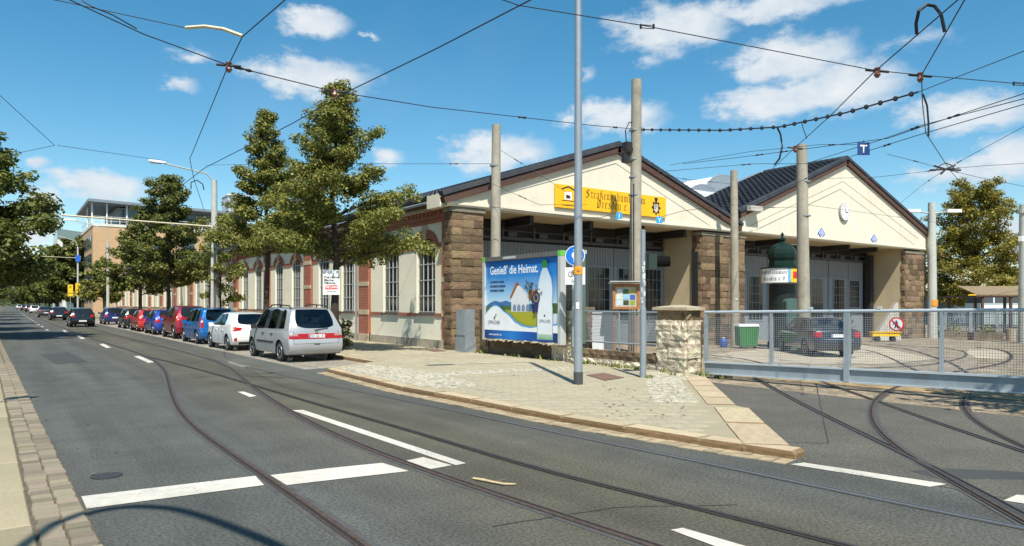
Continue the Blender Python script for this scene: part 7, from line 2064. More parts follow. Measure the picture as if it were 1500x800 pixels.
def tree_meshes(seed, h, base, prof, n_limb, n_leaf, leaf, tr, m_leaf, clump=.5, flat=.62):
    """prof(t) gives the crown radius, t from 0 at the crown foot to 1 at the tip"""
    r = random.Random(seed); g = np.random.default_rng(seed)
    tb = MB(); bend = [(r.uniform(-.12, .12) * i * .3, r.uniform(-.12, .12) * i * .3) for i in range(6)]
    tp = [Vector((bend[i][0], bend[i][1], -.1 + (h * .94) * i / 5)) for i in range(6)]
    tb.tube(tp, [tr * (1 - .93 * i / 5) + .012 for i in range(6)], 8)
    def trunk_at(z):
        s = max(0, min(4.999, (z + .1) / (h * .94) * 5)); i = int(s); return tp[i].lerp(tp[i + 1], s - i)
    lb = MB(); cl = []
    for k in range(n_limb):
        t = (k + r.random()) / n_limb; t = t ** .92
        z = base + (h - base) * t * .97
        a = k * 2.399 + r.uniform(-.5, .5); ln = prof(t) * r.uniform(.55, 1.18)
        p0 = trunk_at(max(z - ln * .35, base * .75)); up = .22 + .75 * t * t
        pts = [p0]
        for q in (.35, .7, 1.0):
            pts.append(p0 + Vector((math.cos(a + .12 * q) * ln * q, math.sin(a + .12 * q) * ln * q, ln * up * q - .12 * ln * q * q + (z - p0.z) * q * .6)))
        lb.tube(pts, [tr * .34 * (1 - .7 * t), tr * .24 * (1 - .7 * t), tr * .13 * (1 - .6 * t), .008], 5)
        for q in (.35, .6, .82, 1.0):
            c = pts[0].lerp(pts[3], q) if q < 1 else pts[3]
            s = clump * (.65 + .5 * r.random()) * (1.1 if q > .5 else .8) * (.62 + .38 * (1 - t))
            cl.append((c + Vector((r.uniform(-.15, .15), r.uniform(-.15, .15), r.uniform(-.1, .15))), s, 1.0 if q > .5 else .7))
            if ln > .9:
                for e in range(2):
                    b = a + r.choice((-1, 1)) * r.uniform(.5, 1.2); l2 = ln * .3 * r.uniform(.6, 1.2)
                    c2 = c + Vector((math.cos(b) * l2, math.sin(b) * l2, r.uniform(-.18, .22) * ln * .5)); cl.append((c2, s * .75, .7))
    wts = np.array([s ** 2 * w for _, s, w in cl]); wts /= wts.sum()
    idx = g.choice(len(cl), size=n_leaf, p=wts)
    C_ = np.array([tuple(c) for c, _, _ in cl])[idx]; S_ = np.array([s for _, s, _ in cl])[idx]
    d = g.normal(size=(n_leaf, 3)); d /= np.linalg.norm(d, axis=1)[:, None]
    rad = S_ * (g.random(n_leaf) ** .42)
    pos = C_ + d * rad[:, None] * np.array([1, 1, flat])
    # leaves face outward and upward from their clump
    nrm = d * .75 + np.array([0, 0, .75]) + g.normal(size=(n_leaf, 3)) * .45
    nrm /= np.linalg.norm(nrm, axis=1)[:, None]
    tv = np.cross(nrm, g.normal(size=(n_leaf, 3))); tv /= np.linalg.norm(tv, axis=1)[:, None]
    bv = np.cross(nrm, tv)
    sz = leaf * g.uniform(.55, 1.25, n_leaf)
    fold = .28 * sz
    V = np.empty((n_leaf, 4, 3))
    V[:, 0] = pos - tv * sz[:, None] * .62; V[:, 2] = pos + tv * sz[:, None] * .62
    V[:, 1] = pos - bv * sz[:, None] * .46 + nrm * fold[:, None]; V[:, 3] = pos + bv * sz[:, None] * .46 + nrm * (fold * .6)[:, None]
    F = np.arange(n_leaf * 4).reshape(-1, 4)
    crown = mesh_np('crown', V.reshape(-1, 3), F, m_leaf)
    def mk(mb, nm):
        me = bpy.data.meshes.new(nm); me.from_pydata(mb.v, [], mb.f); me.materials.append(M_bark); me.polygons.foreach_set('use_smooth', [True] * len(me.polygons)); me.update(); return me
    return mk(tb, 'trunk'), mk(lb, 'limbs'), crown
def plant(ms, loc, label, group=None, rz=0.0, sc=1.0, name='linden_tree'):
    t = empty(name, loc, label, 'tree', group, rz); t.scale = (sc, sc, sc) if isinstance(sc, (int, float)) else sc
    for me in ms:
        o = bpy.data.objects.new(me.name.split('.')[0], me); COL.objects.link(o); o.parent = t
    return t
SG = 'street trees'
cone = lambda R0, p=.9, foot=.25: (lambda t: R0 * min(1, (.55 + t / foot * .45)) * (1 - t) ** p + .10)
pb = at_X(491, 500, 9.4)
big = tree_meshes(3, 9.7, 3.6, lambda t: (2.7 * min(1, .6 + t * 2) * (1 - t) ** 1.0 + .10) * (1 + .16 * math.sin(t * 21)), 60, 54000, .086, .15, M_leaf, .50)
plant(big, (pb.x, pb.y, .1), 'tallest conical linden behind the silver people carrier', SG, .4, name='linden_tree')
p2 = at_X(390, 490, 9.4)
t2 = tree_meshes(8, 10.5, 4.2, lambda t: (2.25 * min(1, .6 + t * 2) * (1 - t) ** 1.12 + .10) * (1 + .18 * math.sin(t * 19 + 1)), 50, 38000, .096, .14, M_leaf, .50)
plant(t2, (p2.x, p2.y, .1), 'slender conical linden standing behind the white hatchback', SG, 1.9)
p3 = at_X(247, 470, 9.75)
t3 = tree_meshes(12, 11.4, 3.6, lambda t: (3.3 * min(1, .6 + t * 2) * (1 - t) ** .8 + .12) * (1 + .12 * math.sin(t * 17)), 52, 34000, .142, .16, M_leafd, .62)
plant(t3, (p3.x, p3.y, .1), 'broad dark conical linden before the brick office block', SG, .3)
p3b = at_X(206, 465, 9.75)
t3b = tree_meshes(14, 9.6, 3.2, lambda t: 3.0 * min(1, .6 + t * 2) * (1 - t) ** .75 + .12, 40, 12000, .22, .16, M_leafd, .62)
plant(t3b, (p3b.x, p3b.y, .1), 'lower linden half hidden at the flank of the broad dark one', SG, .8)
p4_ = at_X(322, 460, 9.75)
t4 = tree_meshes(17, 6.6, 2.0, lambda t: 1.15 * (.5 + math.sin(math.pi * min(1, t * .9 + .1)) * .6), 22, 3000, .15, .06, M_leaf, .42)
plant(t4, (p4_.x, p4_.y, .1), 'thin sparse young linden wrapped around the street lamp', SG, .1)
p5_ = at_X(152, 455, 9.9)
t5 = tree_meshes(19, 7.2, 2.4, lambda t: 2.6 * (.55 + .6 * math.sin(math.pi * min(1, t + .08))) * (1 - t * .5), 26, 6000, .26, .1, M_leaf, .7)
plant(t5, (p5_.x, p5_.y, .1), 'small loose linden by the yellow shelter roof', SG, .5)
far_r = tree_meshes(23, 14, 3, lambda t: 5.2 * (.5 + .65 * math.sin(math.pi * min(1, t + .1))) * (1 - t * .45) + .2, 48, 17000, .55, .28, M_leafd, 1.3)
for (u, X, s, lab) in ((110, 11.6, 1.05, 'round dark tree behind the yellow tram stop signs'), (72, 10.6, .95, 'tree before the white house far along the street'), (84, 12, 1.25, 'taller tree between the white house and the stop signs'), (50, 10.4, 1.05, 'dark tree past the yellow diamond sign'), (34, 10.8, 1.25, 'far tree closing the right side of the street'), (20, 10.0, 1.5, 'farthest tree where the street vanishes')):
    q = at_X(u, 447, X)
    plant(far_r, (q.x, q.y, 0), lab, SG, u * .7, s)
left = tree_meshes(29, 14.2, 3.6, lambda t: (4.6 * min(1, .7 + t * 1.7) * (1 - t) ** .55 + .15) * (1 + .10 * math.sin(t * 23)), 70, 50000, .20, .22, M_leafd, .85)
lt = ['big dark linden cut by the left picture edge', 'second tree of the row over the left walk, behind the big dark one', 'third tree of the row over the left walk', 'fourth tree of the row over the left walk', 'fifth tree of the row over the left walk', 'sixth tree of the row over the left walk', 'last visible tree of the row over the left walk']
for k, (x, y, s) in enumerate(((-2.6, 45.5, 1.0), (-3.4, 60, .80), (-3.4, 76, .78), (-3.4, 95, .8), (-3.6, 118, .85), (-3.8, 146, .9), (-4, 185, 1.0))):
    plant(left, (x, y, 0), lt[k], 'trees over the left walk', k * 1.3, s)
q = at_ground(1432, 478); d_ = 76; a_, b_ = ray(1431)
yl_t = tree_meshes(31, 14.6, 2.6, lambda t: (5.2 * (.66 + .5 * math.sin(math.pi * min(1, t + .12))) * (1 - t * .42)) * (1 + .08 * math.sin(t * 20)), 80, 60000, .19, .3, M_leafy, 1.0)
plant(yl_t, (a_ * d_, b_ * d_, -.48), 'golden green yard linden behind the pavilion', None, .2)
near_t = tree_meshes(37, 8.0, 3.6, lambda t: 2.3 * (.55 + .6 * math.sin(math.pi * min(1, t + .1))), 30, 7000, .2, .14, M_leaf, .7)
plant(near_t, (14.7, .8, 0), 'linden beside the depot driveway, only its shadow in view', None, .2)
# small bush by the rear of the silver car
bq = at_z(505, 512, .1)
bs = tree_meshes(41, .95, .1, lambda t: .42 * (.6 + .5 * math.sin(math.pi * min(1, t + .15))), 14, 900, .09, .02, M_leaf, .2)
b_ = plant(bs, (bq.x + .1, bq.y + .6, .1), 'low green bush at the tail of the silver people carrier', None, .2, name='bush'); b_['category'] = 'bush'
sh = tree_meshes(42, 1.1, .1, lambda t: .5 * (.6 + .5 * math.sin(math.pi * min(1, t + .15))), 14, 900, .10, .02, M_leafd, .25)
b_ = plant(sh, (39.5, 22.2, gz(39.5)), 'dark shrub in a tub behind the yard saloon', None, .2, name='bush'); b_['category'] = 'bush'

# ================================================================ LAMPS AND SIGNS ALONG THE STREET
p = at_X(314, 470, 9.4)
zt_l = CZ + (HOR - 255) * (p.x * FX + p.y * FY) / FPX
L1 = street_lamp((p.x, p.y), .1, zt_l - .1 - .35, .22, .15, (-1, 0), 2.55, .75, 'thick grey lamp post with raised lamp arm rising from the young linden', hz=.65, m=M_conc2)
mb = MB(); mb.tube([(-1.2, 0, 8.0), (-1.2, 0, 8.35), (-.9, 0, 8.5), (-.6, 0, 8.3), (-.55, 0, 8.0)], .03, 6); mb.build('wire_bow', M_dark, L1)
def mast(u, X, vtop, r0, arm_v, arm_u, label, m=M_conc2):
    p = at_X(u, 460, X); d = p.x * FX + p.y * FY; zt_ = CZ + (HOR - vtop) * d / FPX
    o = empty('tram_mast', (p.x, p.y, .1), label, 'mast', 'tram masts along the street')
    mb = MB(); pole(mb, 0, 0, -.1, zt_ - .1, r0, r0 * .8, 10); mb.build('shaft', m, o, smooth=True)
    if arm_v:
        za = CZ + (HOR - arm_v) * d / FPX - .1; q = at_depth(arm_u, arm_v, d)
        mb = MB(); mb.tube([(0, 0, za), (-(p.x - 2.2), 0, za + .12)], .045, 6); mb.build('bracket_arm', M_insy, o)
        mb = MB(); mb.tube([(0, 0, zt_ - .2), (-2.2, 0, za + .1)], .012, 5); mb.build('stay', M_dark, o)
    return o, p, d, zt_
oL, pL, dL, zL = mast(311, 9.15, 330, .09, 332, 190, 'slim mast with a long cream bracket arm beside the thick lamp post')
o, p, d, zt_ = mast(158, 9.3, 357, .17, 0, 0, 'pale mast before the brick office block, lamp at its top')
mb = MB(); mb.tube([(0, 0, zt_ - .2), (-.1, 0, zt_ + 1.5), (-3.2, 0, zt_ + 2.3)], .05, 6); mb.build('lamp_arm', M_conc2, o)
mb = MB(); mb.box((-4.2, -.18, zt_ + 2.25), (-3.1, .18, zt_ + 2.45)); mb.build('lamp_head', M_white, o)
o, p, d, zt_ = mast(114, 9.2, 362, .15, 378, 72, 'pale mast with a blue plate and lamp arm at the tram stop')
mb = MB(); mb.tube([(0, 0, zt_ - .1), (-.4, 0, zt_ + .9), (-3.2, 0, zt_ + 1.7)], .05, 6); mb.build('lamp_arm', M_conc2, o)
mb = MB(); mb.box((-4.0, -.2, zt_ + 1.65), (-3.1, .2, zt_ + 1.85)); mb.build('lamp_head', M_white, o)
mb = MB(); mb.box((-.32, -.27, zt_ - 2.4), (.32, -.2, zt_ - 1.4)); mb.build('blue_plate', M_blue, o)
o, p, d, zt_ = mast(64, 9.0, 398, .12, 393, 40, 'far thin mast before the white house')
mb = MB(); mb.tube([(0, 0, zt_ - .1), (-3.6, 0, zt_ + .6)], .06, 6); mb.box((-4.8, -.2, zt_ + .5), (-3.5, .2, zt_ + .75)); mb.build('lamp_arm', M_white, o)
# tram stop: yellow flags, shelter, waiting people
M_yel = mat('stop_sign_yellow', (.90, .52, .01), rough=.5)
for (u, v0, v1, w_, lab) in ((103, 417, 434, 6.5, 'smaller yellow tram stop flag in two plates'), (115, 415, 433, 8, 'larger yellow tram stop flag with a dark round emblem')):
    p = at_X(u, 455, 8.2); d = p.x * FX + p.y * FY; za, zb_ = CZ + (HOR - v1) * d / FPX, CZ + (HOR - v0) * d / FPX; hw_ = w_ * d / FPX / 2
    o = empty('stop_flag', (p.x, p.y, .1), lab, 'sign', 'tram stop flags')
    mb = MB(); mb.tube([(p.x, p.y, 0), (p.x, p.y, zb_ + .1)], .05, 6); mb.build('post', M_galv, o, world=True)
    mb = MB()
    if w_ < 7:
        mb.box((p.x - hw_, p.y - .12, za + .55), (p.x + hw_, p.y - .06, zb_)); mb.box((p.x - hw_, p.y - .12, za), (p.x + hw_, p.y - .06, za + .4))
    else: mb.box((p.x - hw_, p.y - .12, za), (p.x + hw_, p.y - .06, zb_))
    mb.build('flag', M_yel, o, world=True)
    disc(o, 'emblem', hw_ * .5, mat('stop_green', (.30, .30, .02), rough=.5) if 'stop_green' not in MATS else MATS['stop_green'], (p.x, p.y - .122, zb_ - hw_), (1, 0, 0), (0, 0, 1), .01)
p = at_X(142, 446, 10.4); d = p.x * FX + p.y * FY
o = empty('tram_shelter', (p.x, p.y, .1), 'yellow edged tram stop shelter before the brick office block', 'shelter')
z_ = CZ + (HOR - 430) * d / FPX
mb = MB(); mb.box((p.x - 1.0, p.y - 2.2, z_ - .18), (p.x + 1.2, p.y + 2.2, z_)); mb.build('roof', M_dark, o, world=True)
mb = MB(); mb.box((p.x - 1.06, p.y - 2.27, z_ + .003), (p.x + 1.2, p.y + 2.2, z_ + .22)); mb.build('roof_edge', M_yel, o, world=True)
for (x, y) in ((-.8, -2), (-.8, 2), (1, -2), (1, 2)):
    mb = MB(); mb.tube([(p.x + x, p.y + y, .0), (p.x + x, p.y + y, z_ - .18)], .05, 6); mb.build('post', M_galv, o, world=True)
mb = MB(); mb.box((p.x + 1.0, p.y - 1.9, .3), (p.x + 1.03, p.y + 1.9, z_ - .3)); mb.build('glass_wall', M_cglass, o, world=True)
mb = MB(); mb.box((p.x + .5, p.y - 1.5, .5), (p.x + .9, p.y + 1.5, .56)); mb.build('bench', M_wood, o, world=True)
p = at_X(56, 449, 8.9); d = p.x * FX + p.y * FY
o = empty('priority_sign', (p.x, p.y, 0), 'yellow diamond priority road sign far down the street', 'sign')
z_ = CZ + (HOR - 434) * d / FPX; h_ = 3.3 * d / FPX
mb = MB(); mb.tube([(p.x, p.y, 0), (p.x, p.y, z_)], .05, 6); mb.build('post', M_galv, o, world=True)
mb = MB(); mb.prism([(p.x - h_, p.y - .1, z_), (p.x, p.y - .1, z_ - h_), (p.x + h_, p.y - .1, z_), (p.x, p.y - .1, z_ + h_)], (0, .04, 0)); mb.build('white_rim', M_signw, o, world=True)
mb = MB(); mb.prism([(p.x - h_ * .7, p.y - .13, z_), (p.x, p.y - .13, z_ - h_ * .7), (p.x + h_ * .7, p.y - .13, z_), (p.x, p.y - .13, z_ + h_ * .7)], (0, .028, 0)); mb.build('yellow_centre', M_yel, o, world=True)
# placard on the linden trunk
pq = Vector((pb.x, pb.y, 0)); d = pq.x * FX + pq.y * FY
u0, v0, v1 = 491, 396, 432
o = empty('election_placard', (pq.x - .2, pq.y - .28, CZ + (HOR - 414) * d / FPX), 'white placard with black slogan and red band tied to the linden trunk', 'placard')
X_ = Vector((.93, -.36, 0)).normalized(); w_ = 23 * d / FPX / X_.dot(Vector((RX, RY, 0))); hh = 36 * d / FPX
oc = o.location.copy(); c0_ = oc - X_ * (w_ / 2) - Vector((0, 0, hh / 2)) - Vector((.05 * RX, .05 * RY, 0))
mb = MB(); mb.box((0, 0, -.012), (w_, hh, 0), frame_M(c0_, X_, (0, 0, 1))); mb.build('board', M_signw, o, world=True)
for (tx, y, s, m) in (('Frei.räume.', .70, .105, M_black), ('Bäume.', .585, .105, M_black), ('Stämme.', .47, .105, M_black)):
    put_text(o, 'slogan', tx, s * 1.15, .08 * w_, y * hh, m, .003, .004, .95, 'LEFT', O=c0_, xd=X_, yd=(0, 0, 1))
print_polys(o, 'red_band', [[(.14 * w_, .21 * hh), (.90 * w_, .22 * hh), (.86 * w_, .39 * hh), (.16 * w_, .37 * hh)]], M_red, c0_, X_, (0, 0, 1), .003)
put_text(o, 'band_text', 'DIE LINKE', .11, .52 * w_, .30 * hh, M_signw, .006, .003, .8, O=c0_, xd=X_, yd=(0, 0, 1))
print_polys(o, 'small_print', [[(x_ * w_, .12 * hh), ((x_ + .14) * w_, .12 * hh), ((x_ + .14) * w_, .145 * hh), (x_ * w_, .145 * hh)] for x_ in (.25, .42, .62)], M_black, c0_, X_, (0, 0, 1), .003)
# gooseneck lamp whose shadow lies across the stop line
gn = empty('street_lamp', (-2.05, 2.0, 0), 'gooseneck lamp on the left walk, its arched shadow crossing the stop line', 'street lamp')
mb = MB(); mb.tube([(0, 0, -.1), (0, 0, 6.5)], .07, 10); mb.build('pole', M_galv, gn, smooth=True)
arc_pts = [(0, 0, 6.3)]
for (u, v) in ((60, 786), (96, 765), (132, 752), (168, 744.5), (208, 742), (256, 746), (304, 759), (344, 774), (400, 797), (470, 836)):
    q = at_z(u, v, 0); h_ = (q.y - 2.0) / SHY * math.tan(SUN_EL); arc_pts.append((q.x - h_ * SHX / math.tan(SUN_EL) + 2.05, 0, h_))
last = arc_pts[-1]
arc_pts = [tuple(p) for p in smooth_line([Vector(p) for p in arc_pts], 4)]; mb = MB(); mb.tube(arc_pts, .056, 10); mb.build('gooseneck', M_galv, gn, smooth=True)
mb = MB(); mb.lathe([(.17, 4.74), (.15, 4.84), (.10, 4.98), (.05, 5.05)], 16, Matrix.Translation((last[0], 0, last[2] - 5.0))); mb.build('lamp_shade', M_white, gn)

# round sign just outside the left edge, its shadow on the setts
ws_ = empty('walk_sign', (-.50, 15.2, 0), 'round sign on a thin post at the left walk, only its shadow in view', 'sign')
mb = MB(); mb.tube([(0, 0, 0), (0, 0, 2.75)], .03, 8); mb.build('post', M_galv, ws_)
mb = MB(); mb.lathe([(.30, -.01), (.30, .01)], 20, Matrix.Translation((0, -.04, 2.45)) @ Matrix.Rotation(R(90), 4, 'X') @ Matrix.Rotation(.3, 4, 'Y')); mb.build('disc', M_red, ws_)

# ================================================================ BUILDINGS BEYOND
M_obrick = mat('orange_brick_facade', (.55, .36, .20), rough=.9, var=.10, scale=3, stain=.06)
M_office = mat('office_grey_cladding', (.20, .24, .27), rough=.5, var=.08, scale=1)
M_fglass = mat('far_window_glass', (.05, .07, .09), rough=.08, spec=.7)
M_white2 = mat('white_plaster', (.70, .67, .60), rough=.9, var=.08, scale=1, stain=.1)
ob = empty('office_block', (13, 151, 0), 'orange brick office block with a roof terrace under a floating flat roof', 'building')
mb = MB(); mb.box((13, 151, -.1), (42, 176, 16.2)); mb.build('brick_body', M_obrick, ob, world=True)
mb = MB(); mb.box((12.9, 150.9, 16.203), (42.1, 176, 16.7)); mb.build('parapet', M_white2, ob, world=True)
mb = MB(); mb.box((17.2, 154, 16.703), (41, 174, 20.2)); mb.build('penthouse', M_office, ob, world=True)
mb = MB(); mb.prism([(12.2, 150, 20.6), (43, 150, 19.9), (43, 177, 19.9), (12.2, 177, 20.6)], (0, 0, .5)); mb.build('floating_roof', M_office, ob, world=True)
for (x, y) in ((12.9, 151), (15.3, 151), (12.9, 160), (18.6, 151), (22, 151)):
    mb = MB(); mb.tube([(x, y + .3, 16.7), (x, y + .3, 20.6)], .14, 6); mb.build('roof_column', M_white, ob, world=True)
mb = MB()
for z in (17.2, 17.6, 18.0): mb.box((13, 151.02, z), (41.5, 151.1, z + .06)); mb.box((13.02, 151, z), (13.1, 175, z + .06))
for k in range(20): mb.box((13 + 1.45 * k, 151.0, 16.7), (13.08 + 1.45 * k, 151.12, 18.06))
mb.build('terrace_railing', M_white, ob, world=True)
def far_win(h, x0, x1, y, z0, z1, mw=M_fglass):
    f = MB(); f.box((x0 - .15, y - .10, z0 - .15), (x1 + .15, y - .02, z1 + .15)); fo = f.build('window', M_office, h, world=True)
    f = MB(); f.box((x0, y - .16, z0), (x1, y - .103, z1)); f.build('pane', mw, fo, world=True)
M_blind = mat('white_blind', (.72, .74, .76), rough=.6)
for i, x in enumerate((18.4, 23.2, 28, 32.8, 37.6)):
    for j, z in enumerate((2.2, 6.6, 11.0)): far_win(ob, x, x + 2.3, 151, z, z + 3.0, M_blind if (j == 2 and i == 0) else M_fglass)
for j, z in enumerate((2.2, 5.6, 9.0, 12.4)):
    for k in range(6):
        f = MB(); f.box((12.88, 153 + 3.8 * k, z), (12.98, 155.6 + 3.8 * k, z + 2.2)); f.build('side_window', M_fglass, ob, world=True)
mb = MB(); 
for k in range(8): mb.box((17.9 + 2.9 * k, 153.9, 17.2), (20.4 + 2.9 * k, 153.97, 19.8))
mb.build('penthouse_glazing', M_fglass, ob, world=True)
mb = MB(); mb.box((22.0, 150.86, .1), (22.2, 150.98, 16.2)); mb.build('downpipe', M_office, ob, world=True)
# pale blue tower behind the roofs
tq0, tq1 = at_depth(334, 310, 200), at_depth(366, 310, 200); zt_ = CZ + (HOR - 286) * 200 / FPX
tw = empty('roof_tower', (tq0.x, tq0.y, 0), 'pale blue grey tower block peeping over the hall roof behind the lindens', 'building')
mb = MB(); mb.box((tq0.x, tq0.y, 0), (tq0.x + 6.2, tq0.y + 7, zt_)); mb.build('tower_body', mat('pale_blue_cladding', (.48, .54, .60), rough=.6, var=.05, scale=1), tw, world=True)
mb = MB(); mb.box((tq0.x - .2, tq0.y - .2, zt_ + .003), (tq0.x + 6.4, tq0.y + 7.2, zt_ + .4)); mb.build('tower_cap', M_white, tw, world=True)
# scaffold wrapped house, white house, glass gabled office, far street ends
q0 = at_X(134, 446, 12.6)
sc_ = empty('scaffold_house', (12.6, q0.y, 0), 'house wrapped in green scaffold netting beside the tram stop', 'building')
M_net = mat('green_netting', (.03, .28, .22), rough=.8, var=.2, scale=2, stain=.2)
y0 = max(q0.y, 178)
mb = MB(); mb.box((13, y0, 0), (24, y0 + 34, 9)); mb.build('wall', M_white2, sc_, world=True)
for k in range(9):
    mb = MB(); mb.box((12.5, y0 + 3.8 * k, .2), (12.62, y0 + 3.8 * k + 3.5, 9.6)); mb.build('netting', M_net, sc_, world=True)
mb = MB(); mb.box((13, y0 - .5, .2), (22, y0 - .4, 9.4)); mb.build('netting', M_net, sc_, world=True)
mb = MB()
for k in range(10):
    mb.tube([(12.4, y0 + 3.8 * k - .15, 0), (12.4, y0 + 3.8 * k - .15, 10.2)], .06, 5)
for z in (2, 4, 6, 8, 10): mb.tube([(12.4, y0 - .4, z), (12.4, y0 + 34, z)], .05, 5)
mb.build('scaffold', M_galv, sc_, world=True)
mb = MB(); mb.prism([(12.4, y0 - .6, 9.8), (18.5, y0 - .6, 13), (24.4, y0 - .6, 9.8)], (0, 35, 0)); mb.build('roof', M_tile, sc_, world=True)
wh_ = empty('white_house', (12.3, 225, 0), 'plain white plastered house far along the street', 'building')
mb = MB(); mb.box((12.3, 225, 0), (24, 262, 12)); mb.build('wall', M_white2, wh_, world=True)
mb = MB(); mb.prism([(11.9, 224.6, 12.003), (18.2, 224.6, 16.5), (24.4, 224.6, 12.003)], (0, 38, 0)); mb.build('roof', mat('red_roof_tile', (.26, .09, .05), rough=.9, var=.2, scale=2), wh_, world=True)
for k in range(8):
    for z in (2, 5.4, 8.8):
        f = MB(); f.box((12.2, 227 + 4.4 * k, z), (12.27, 228.3 + 4.4 * k, z + 2)); f.build('window', M_fglass, wh_, world=True)
mb = MB(); mb.box((14.5, 226, 15), (15.6, 227.5, 19)); mb.build('chimney', M_obrick, wh_, world=True)
ga = empty('glass_office', (13, 285, 0), 'green tinted glass fronted office with a sloping roof in the distance', 'building')
M_gg = mat('green_glass', (.17, .23, .22), rough=.12, spec=.6)
q1, q2 = at_Y(84, 340, 285), at_Y(133, 340, 285); zg = at_Y(100, 350, 285).z
mb = MB(); mb.box((max(q1.x, 12.6), 285, 0), (q2.x + 8, 315, zg)); mb.build('wall', M_white2, ga, world=True)
mb = MB(); mb.prism([(max(q1.x, 12.4), 284.8, zg + .01), (q2.x + 8, 284.8, zg + .01), (q2.x + 8, 284.8, zg + 1.5), (max(q1.x, 12.4) + 3, 284.8, zg + 3.0), (max(q1.x, 12.4), 284.8, zg + 3.4)], (0, 26, 0)); mb.build('glass_roof', M_gg, ga, world=True)
for k in range(5):
    f = MB(); x = max(q1.x, 12.6) + 1.5 + 3.6 * k; f.box((x, 284.85, zg - 6), (x + 2.2, 284.95, zg - 1.5)); f.build('window', M_fglass, ga, world=True)
# wooded rise closing the street
mb = MB(); n = 24; M_hill = mat('wooded_hill', (.055, .075, .03), rough=1, var=.35, scale=.03)
for i in range(n):
    def hp(k, dd): return 14 + 10 * math.sin(k * .7 + 1) * .5 + 8 * math.sin(k * .31)
    x0, x1 = -300 + 900 * i / n, -300 + 900 * (i + 1) / n
    mb.quad((x0, 700, -1), (x1, 700, -1), (x1, 860, hp(i + 1, 0) + 14), (x0, 860, hp(i, 0) + 14))
    mb.quad((x0, 860, hp(i, 0) + 14), (x1, 860, hp(i + 1, 0) + 14), (x1, 1400, hp(i + 1, 0) + 20), (x0, 1400, hp(i, 0) + 20))
struct('hill', mb, M_hill)
M_fleaf = leaf_mat('far_wood_leaf', (.05, .07, .02), (.075, .095, .03), (.11, .12, .05))
g = np.random.default_rng(5); N = 9000
X_f = np.concatenate([g.uniform(-260, 120, N)]); Y_f = g.uniform(640, 840, N); Z_f = np.clip((Y_f - 690) / 150, 0, 1) * 22 + g.random(N) ** .6 * 13
nv = g.normal(size=(N, 3)); nv /= np.linalg.norm(nv, axis=1)[:, None]; tv = np.cross(nv, g.normal(size=(N, 3))); tv /= np.linalg.norm(tv, axis=1)[:, None]; bv = np.cross(nv, tv)
pc3 = np.stack([X_f, Y_f, Z_f], 1); s3 = g.uniform(1.0, 2.6, N)[:, None]
V = np.stack([pc3 - tv * s3, pc3 - bv * s3 * .8, pc3 + tv * s3, pc3 + bv * s3 * .8], 1)
o = bpy.data.objects.new('far_wood', mesh_np('far_wood', V.reshape(-1, 3), np.arange(N * 4).reshape(-1, 4), M_fleaf)); COL.objects.link(o)
tag(o, 'distant wooded rise closing the end of the street', 'wood', kind='stuff')

# ================================================================ DEPOT YARD THINGS
# advertising column
d = 33; a, b = ray(1146); cx, cy = a * d, b * d; z0 = gz(cx)
ac = empty('advertising_column', (cx, cy, z0), 'dark green onion domed advertising column with a white lettered ring', 'advertising column')
M_dgreen = mat('dark_green_paint', (.006, .022, .017), rough=.45, spec=.25, var=.15, scale=3)
k_ = d / FPX; zc = lambda v: CZ + (HOR - v) * k_ - z0
mb = MB(); mb.lathe([(.66, -.05), (.66, .25), (.60, .3), (.60, zc(416))], 28); mb.build('drum', mat('column_dark_drum', (.008, .014, .012), rough=.5, var=.3, scale=2), ac, smooth=True)
mb = MB(); mb.lathe([(.94, zc(414.5)), (.94, zc(394))], 32); mb.build('letter_ring', M_signw, ac, smooth=True)
mb = MB(); mb.lathe([(.99, zc(394) + .002), (.99, zc(392.5)), (.62, zc(391.5)), (.62, zc(389))], 32); mb.build('ring_cornice', M_dgreen, ac, smooth=True)
mb = MB(); mb.lathe([(.62, zc(389) + .002), (.60, zc(384)), (.57, zc(383)), (.64, zc(378)), (.65, zc(372)), (.60, zc(366)), (.48, zc(361)), (.30, zc(357.5)), (.12, zc(356)), (.10, zc(353)), (.17, zc(351.5)), (.17, zc(350)), (.06, zc(348)), (.05, zc(345)), (.09, zc(344)), (.06, zc(342.5)), (.01, zc(340))], 8); mb.build('onion_dome', M_dgreen, ac)
def ring_text(txt, size, z, nib, m, nm, a0=0.0):
    vs, fs = nib_text(txt, size, nib); mb = MB(); va = math.atan2(-cy, -cx) + a0
    mb.add([((.945 + v[2]) * math.cos(va + v[0] / .945), (.945 + v[2]) * math.sin(va + v[0] / .945), z + v[1]) for v in vs], fs); mb.build(nm, m, ac)
ring_text('Straßenbahnmuseum', .115, zc(402), .10, M_black, 'ring_lettering', -.40)
ring_text('Dresden e.V.', .125, zc(411.5), .10, M_black, 'ring_lettering', -.40)
mb = MB(); va = math.atan2(-cy, -cx)
wrap(mb, .948, zc(414), zc(394.5), va + .40, va + 1.15, 6); wrap(mb, .948, zc(414), zc(394.5), va - 1.5, va - 1.3, 4); mb.build('yellow_panel', M_yel, ac)
mb = MB(); wrap(mb, .952, zc(409), zc(399), va + .50, va + .78, 4); mb.build('panel_emblem', M_red, ac)
mb = MB(); wrap(mb, .949, zc(414), zc(394.5), va + .26, va + .395, 4); mb.build('blue_panel', mat('ring_sky_blue', (.15, .42, .70), rough=.5), ac)
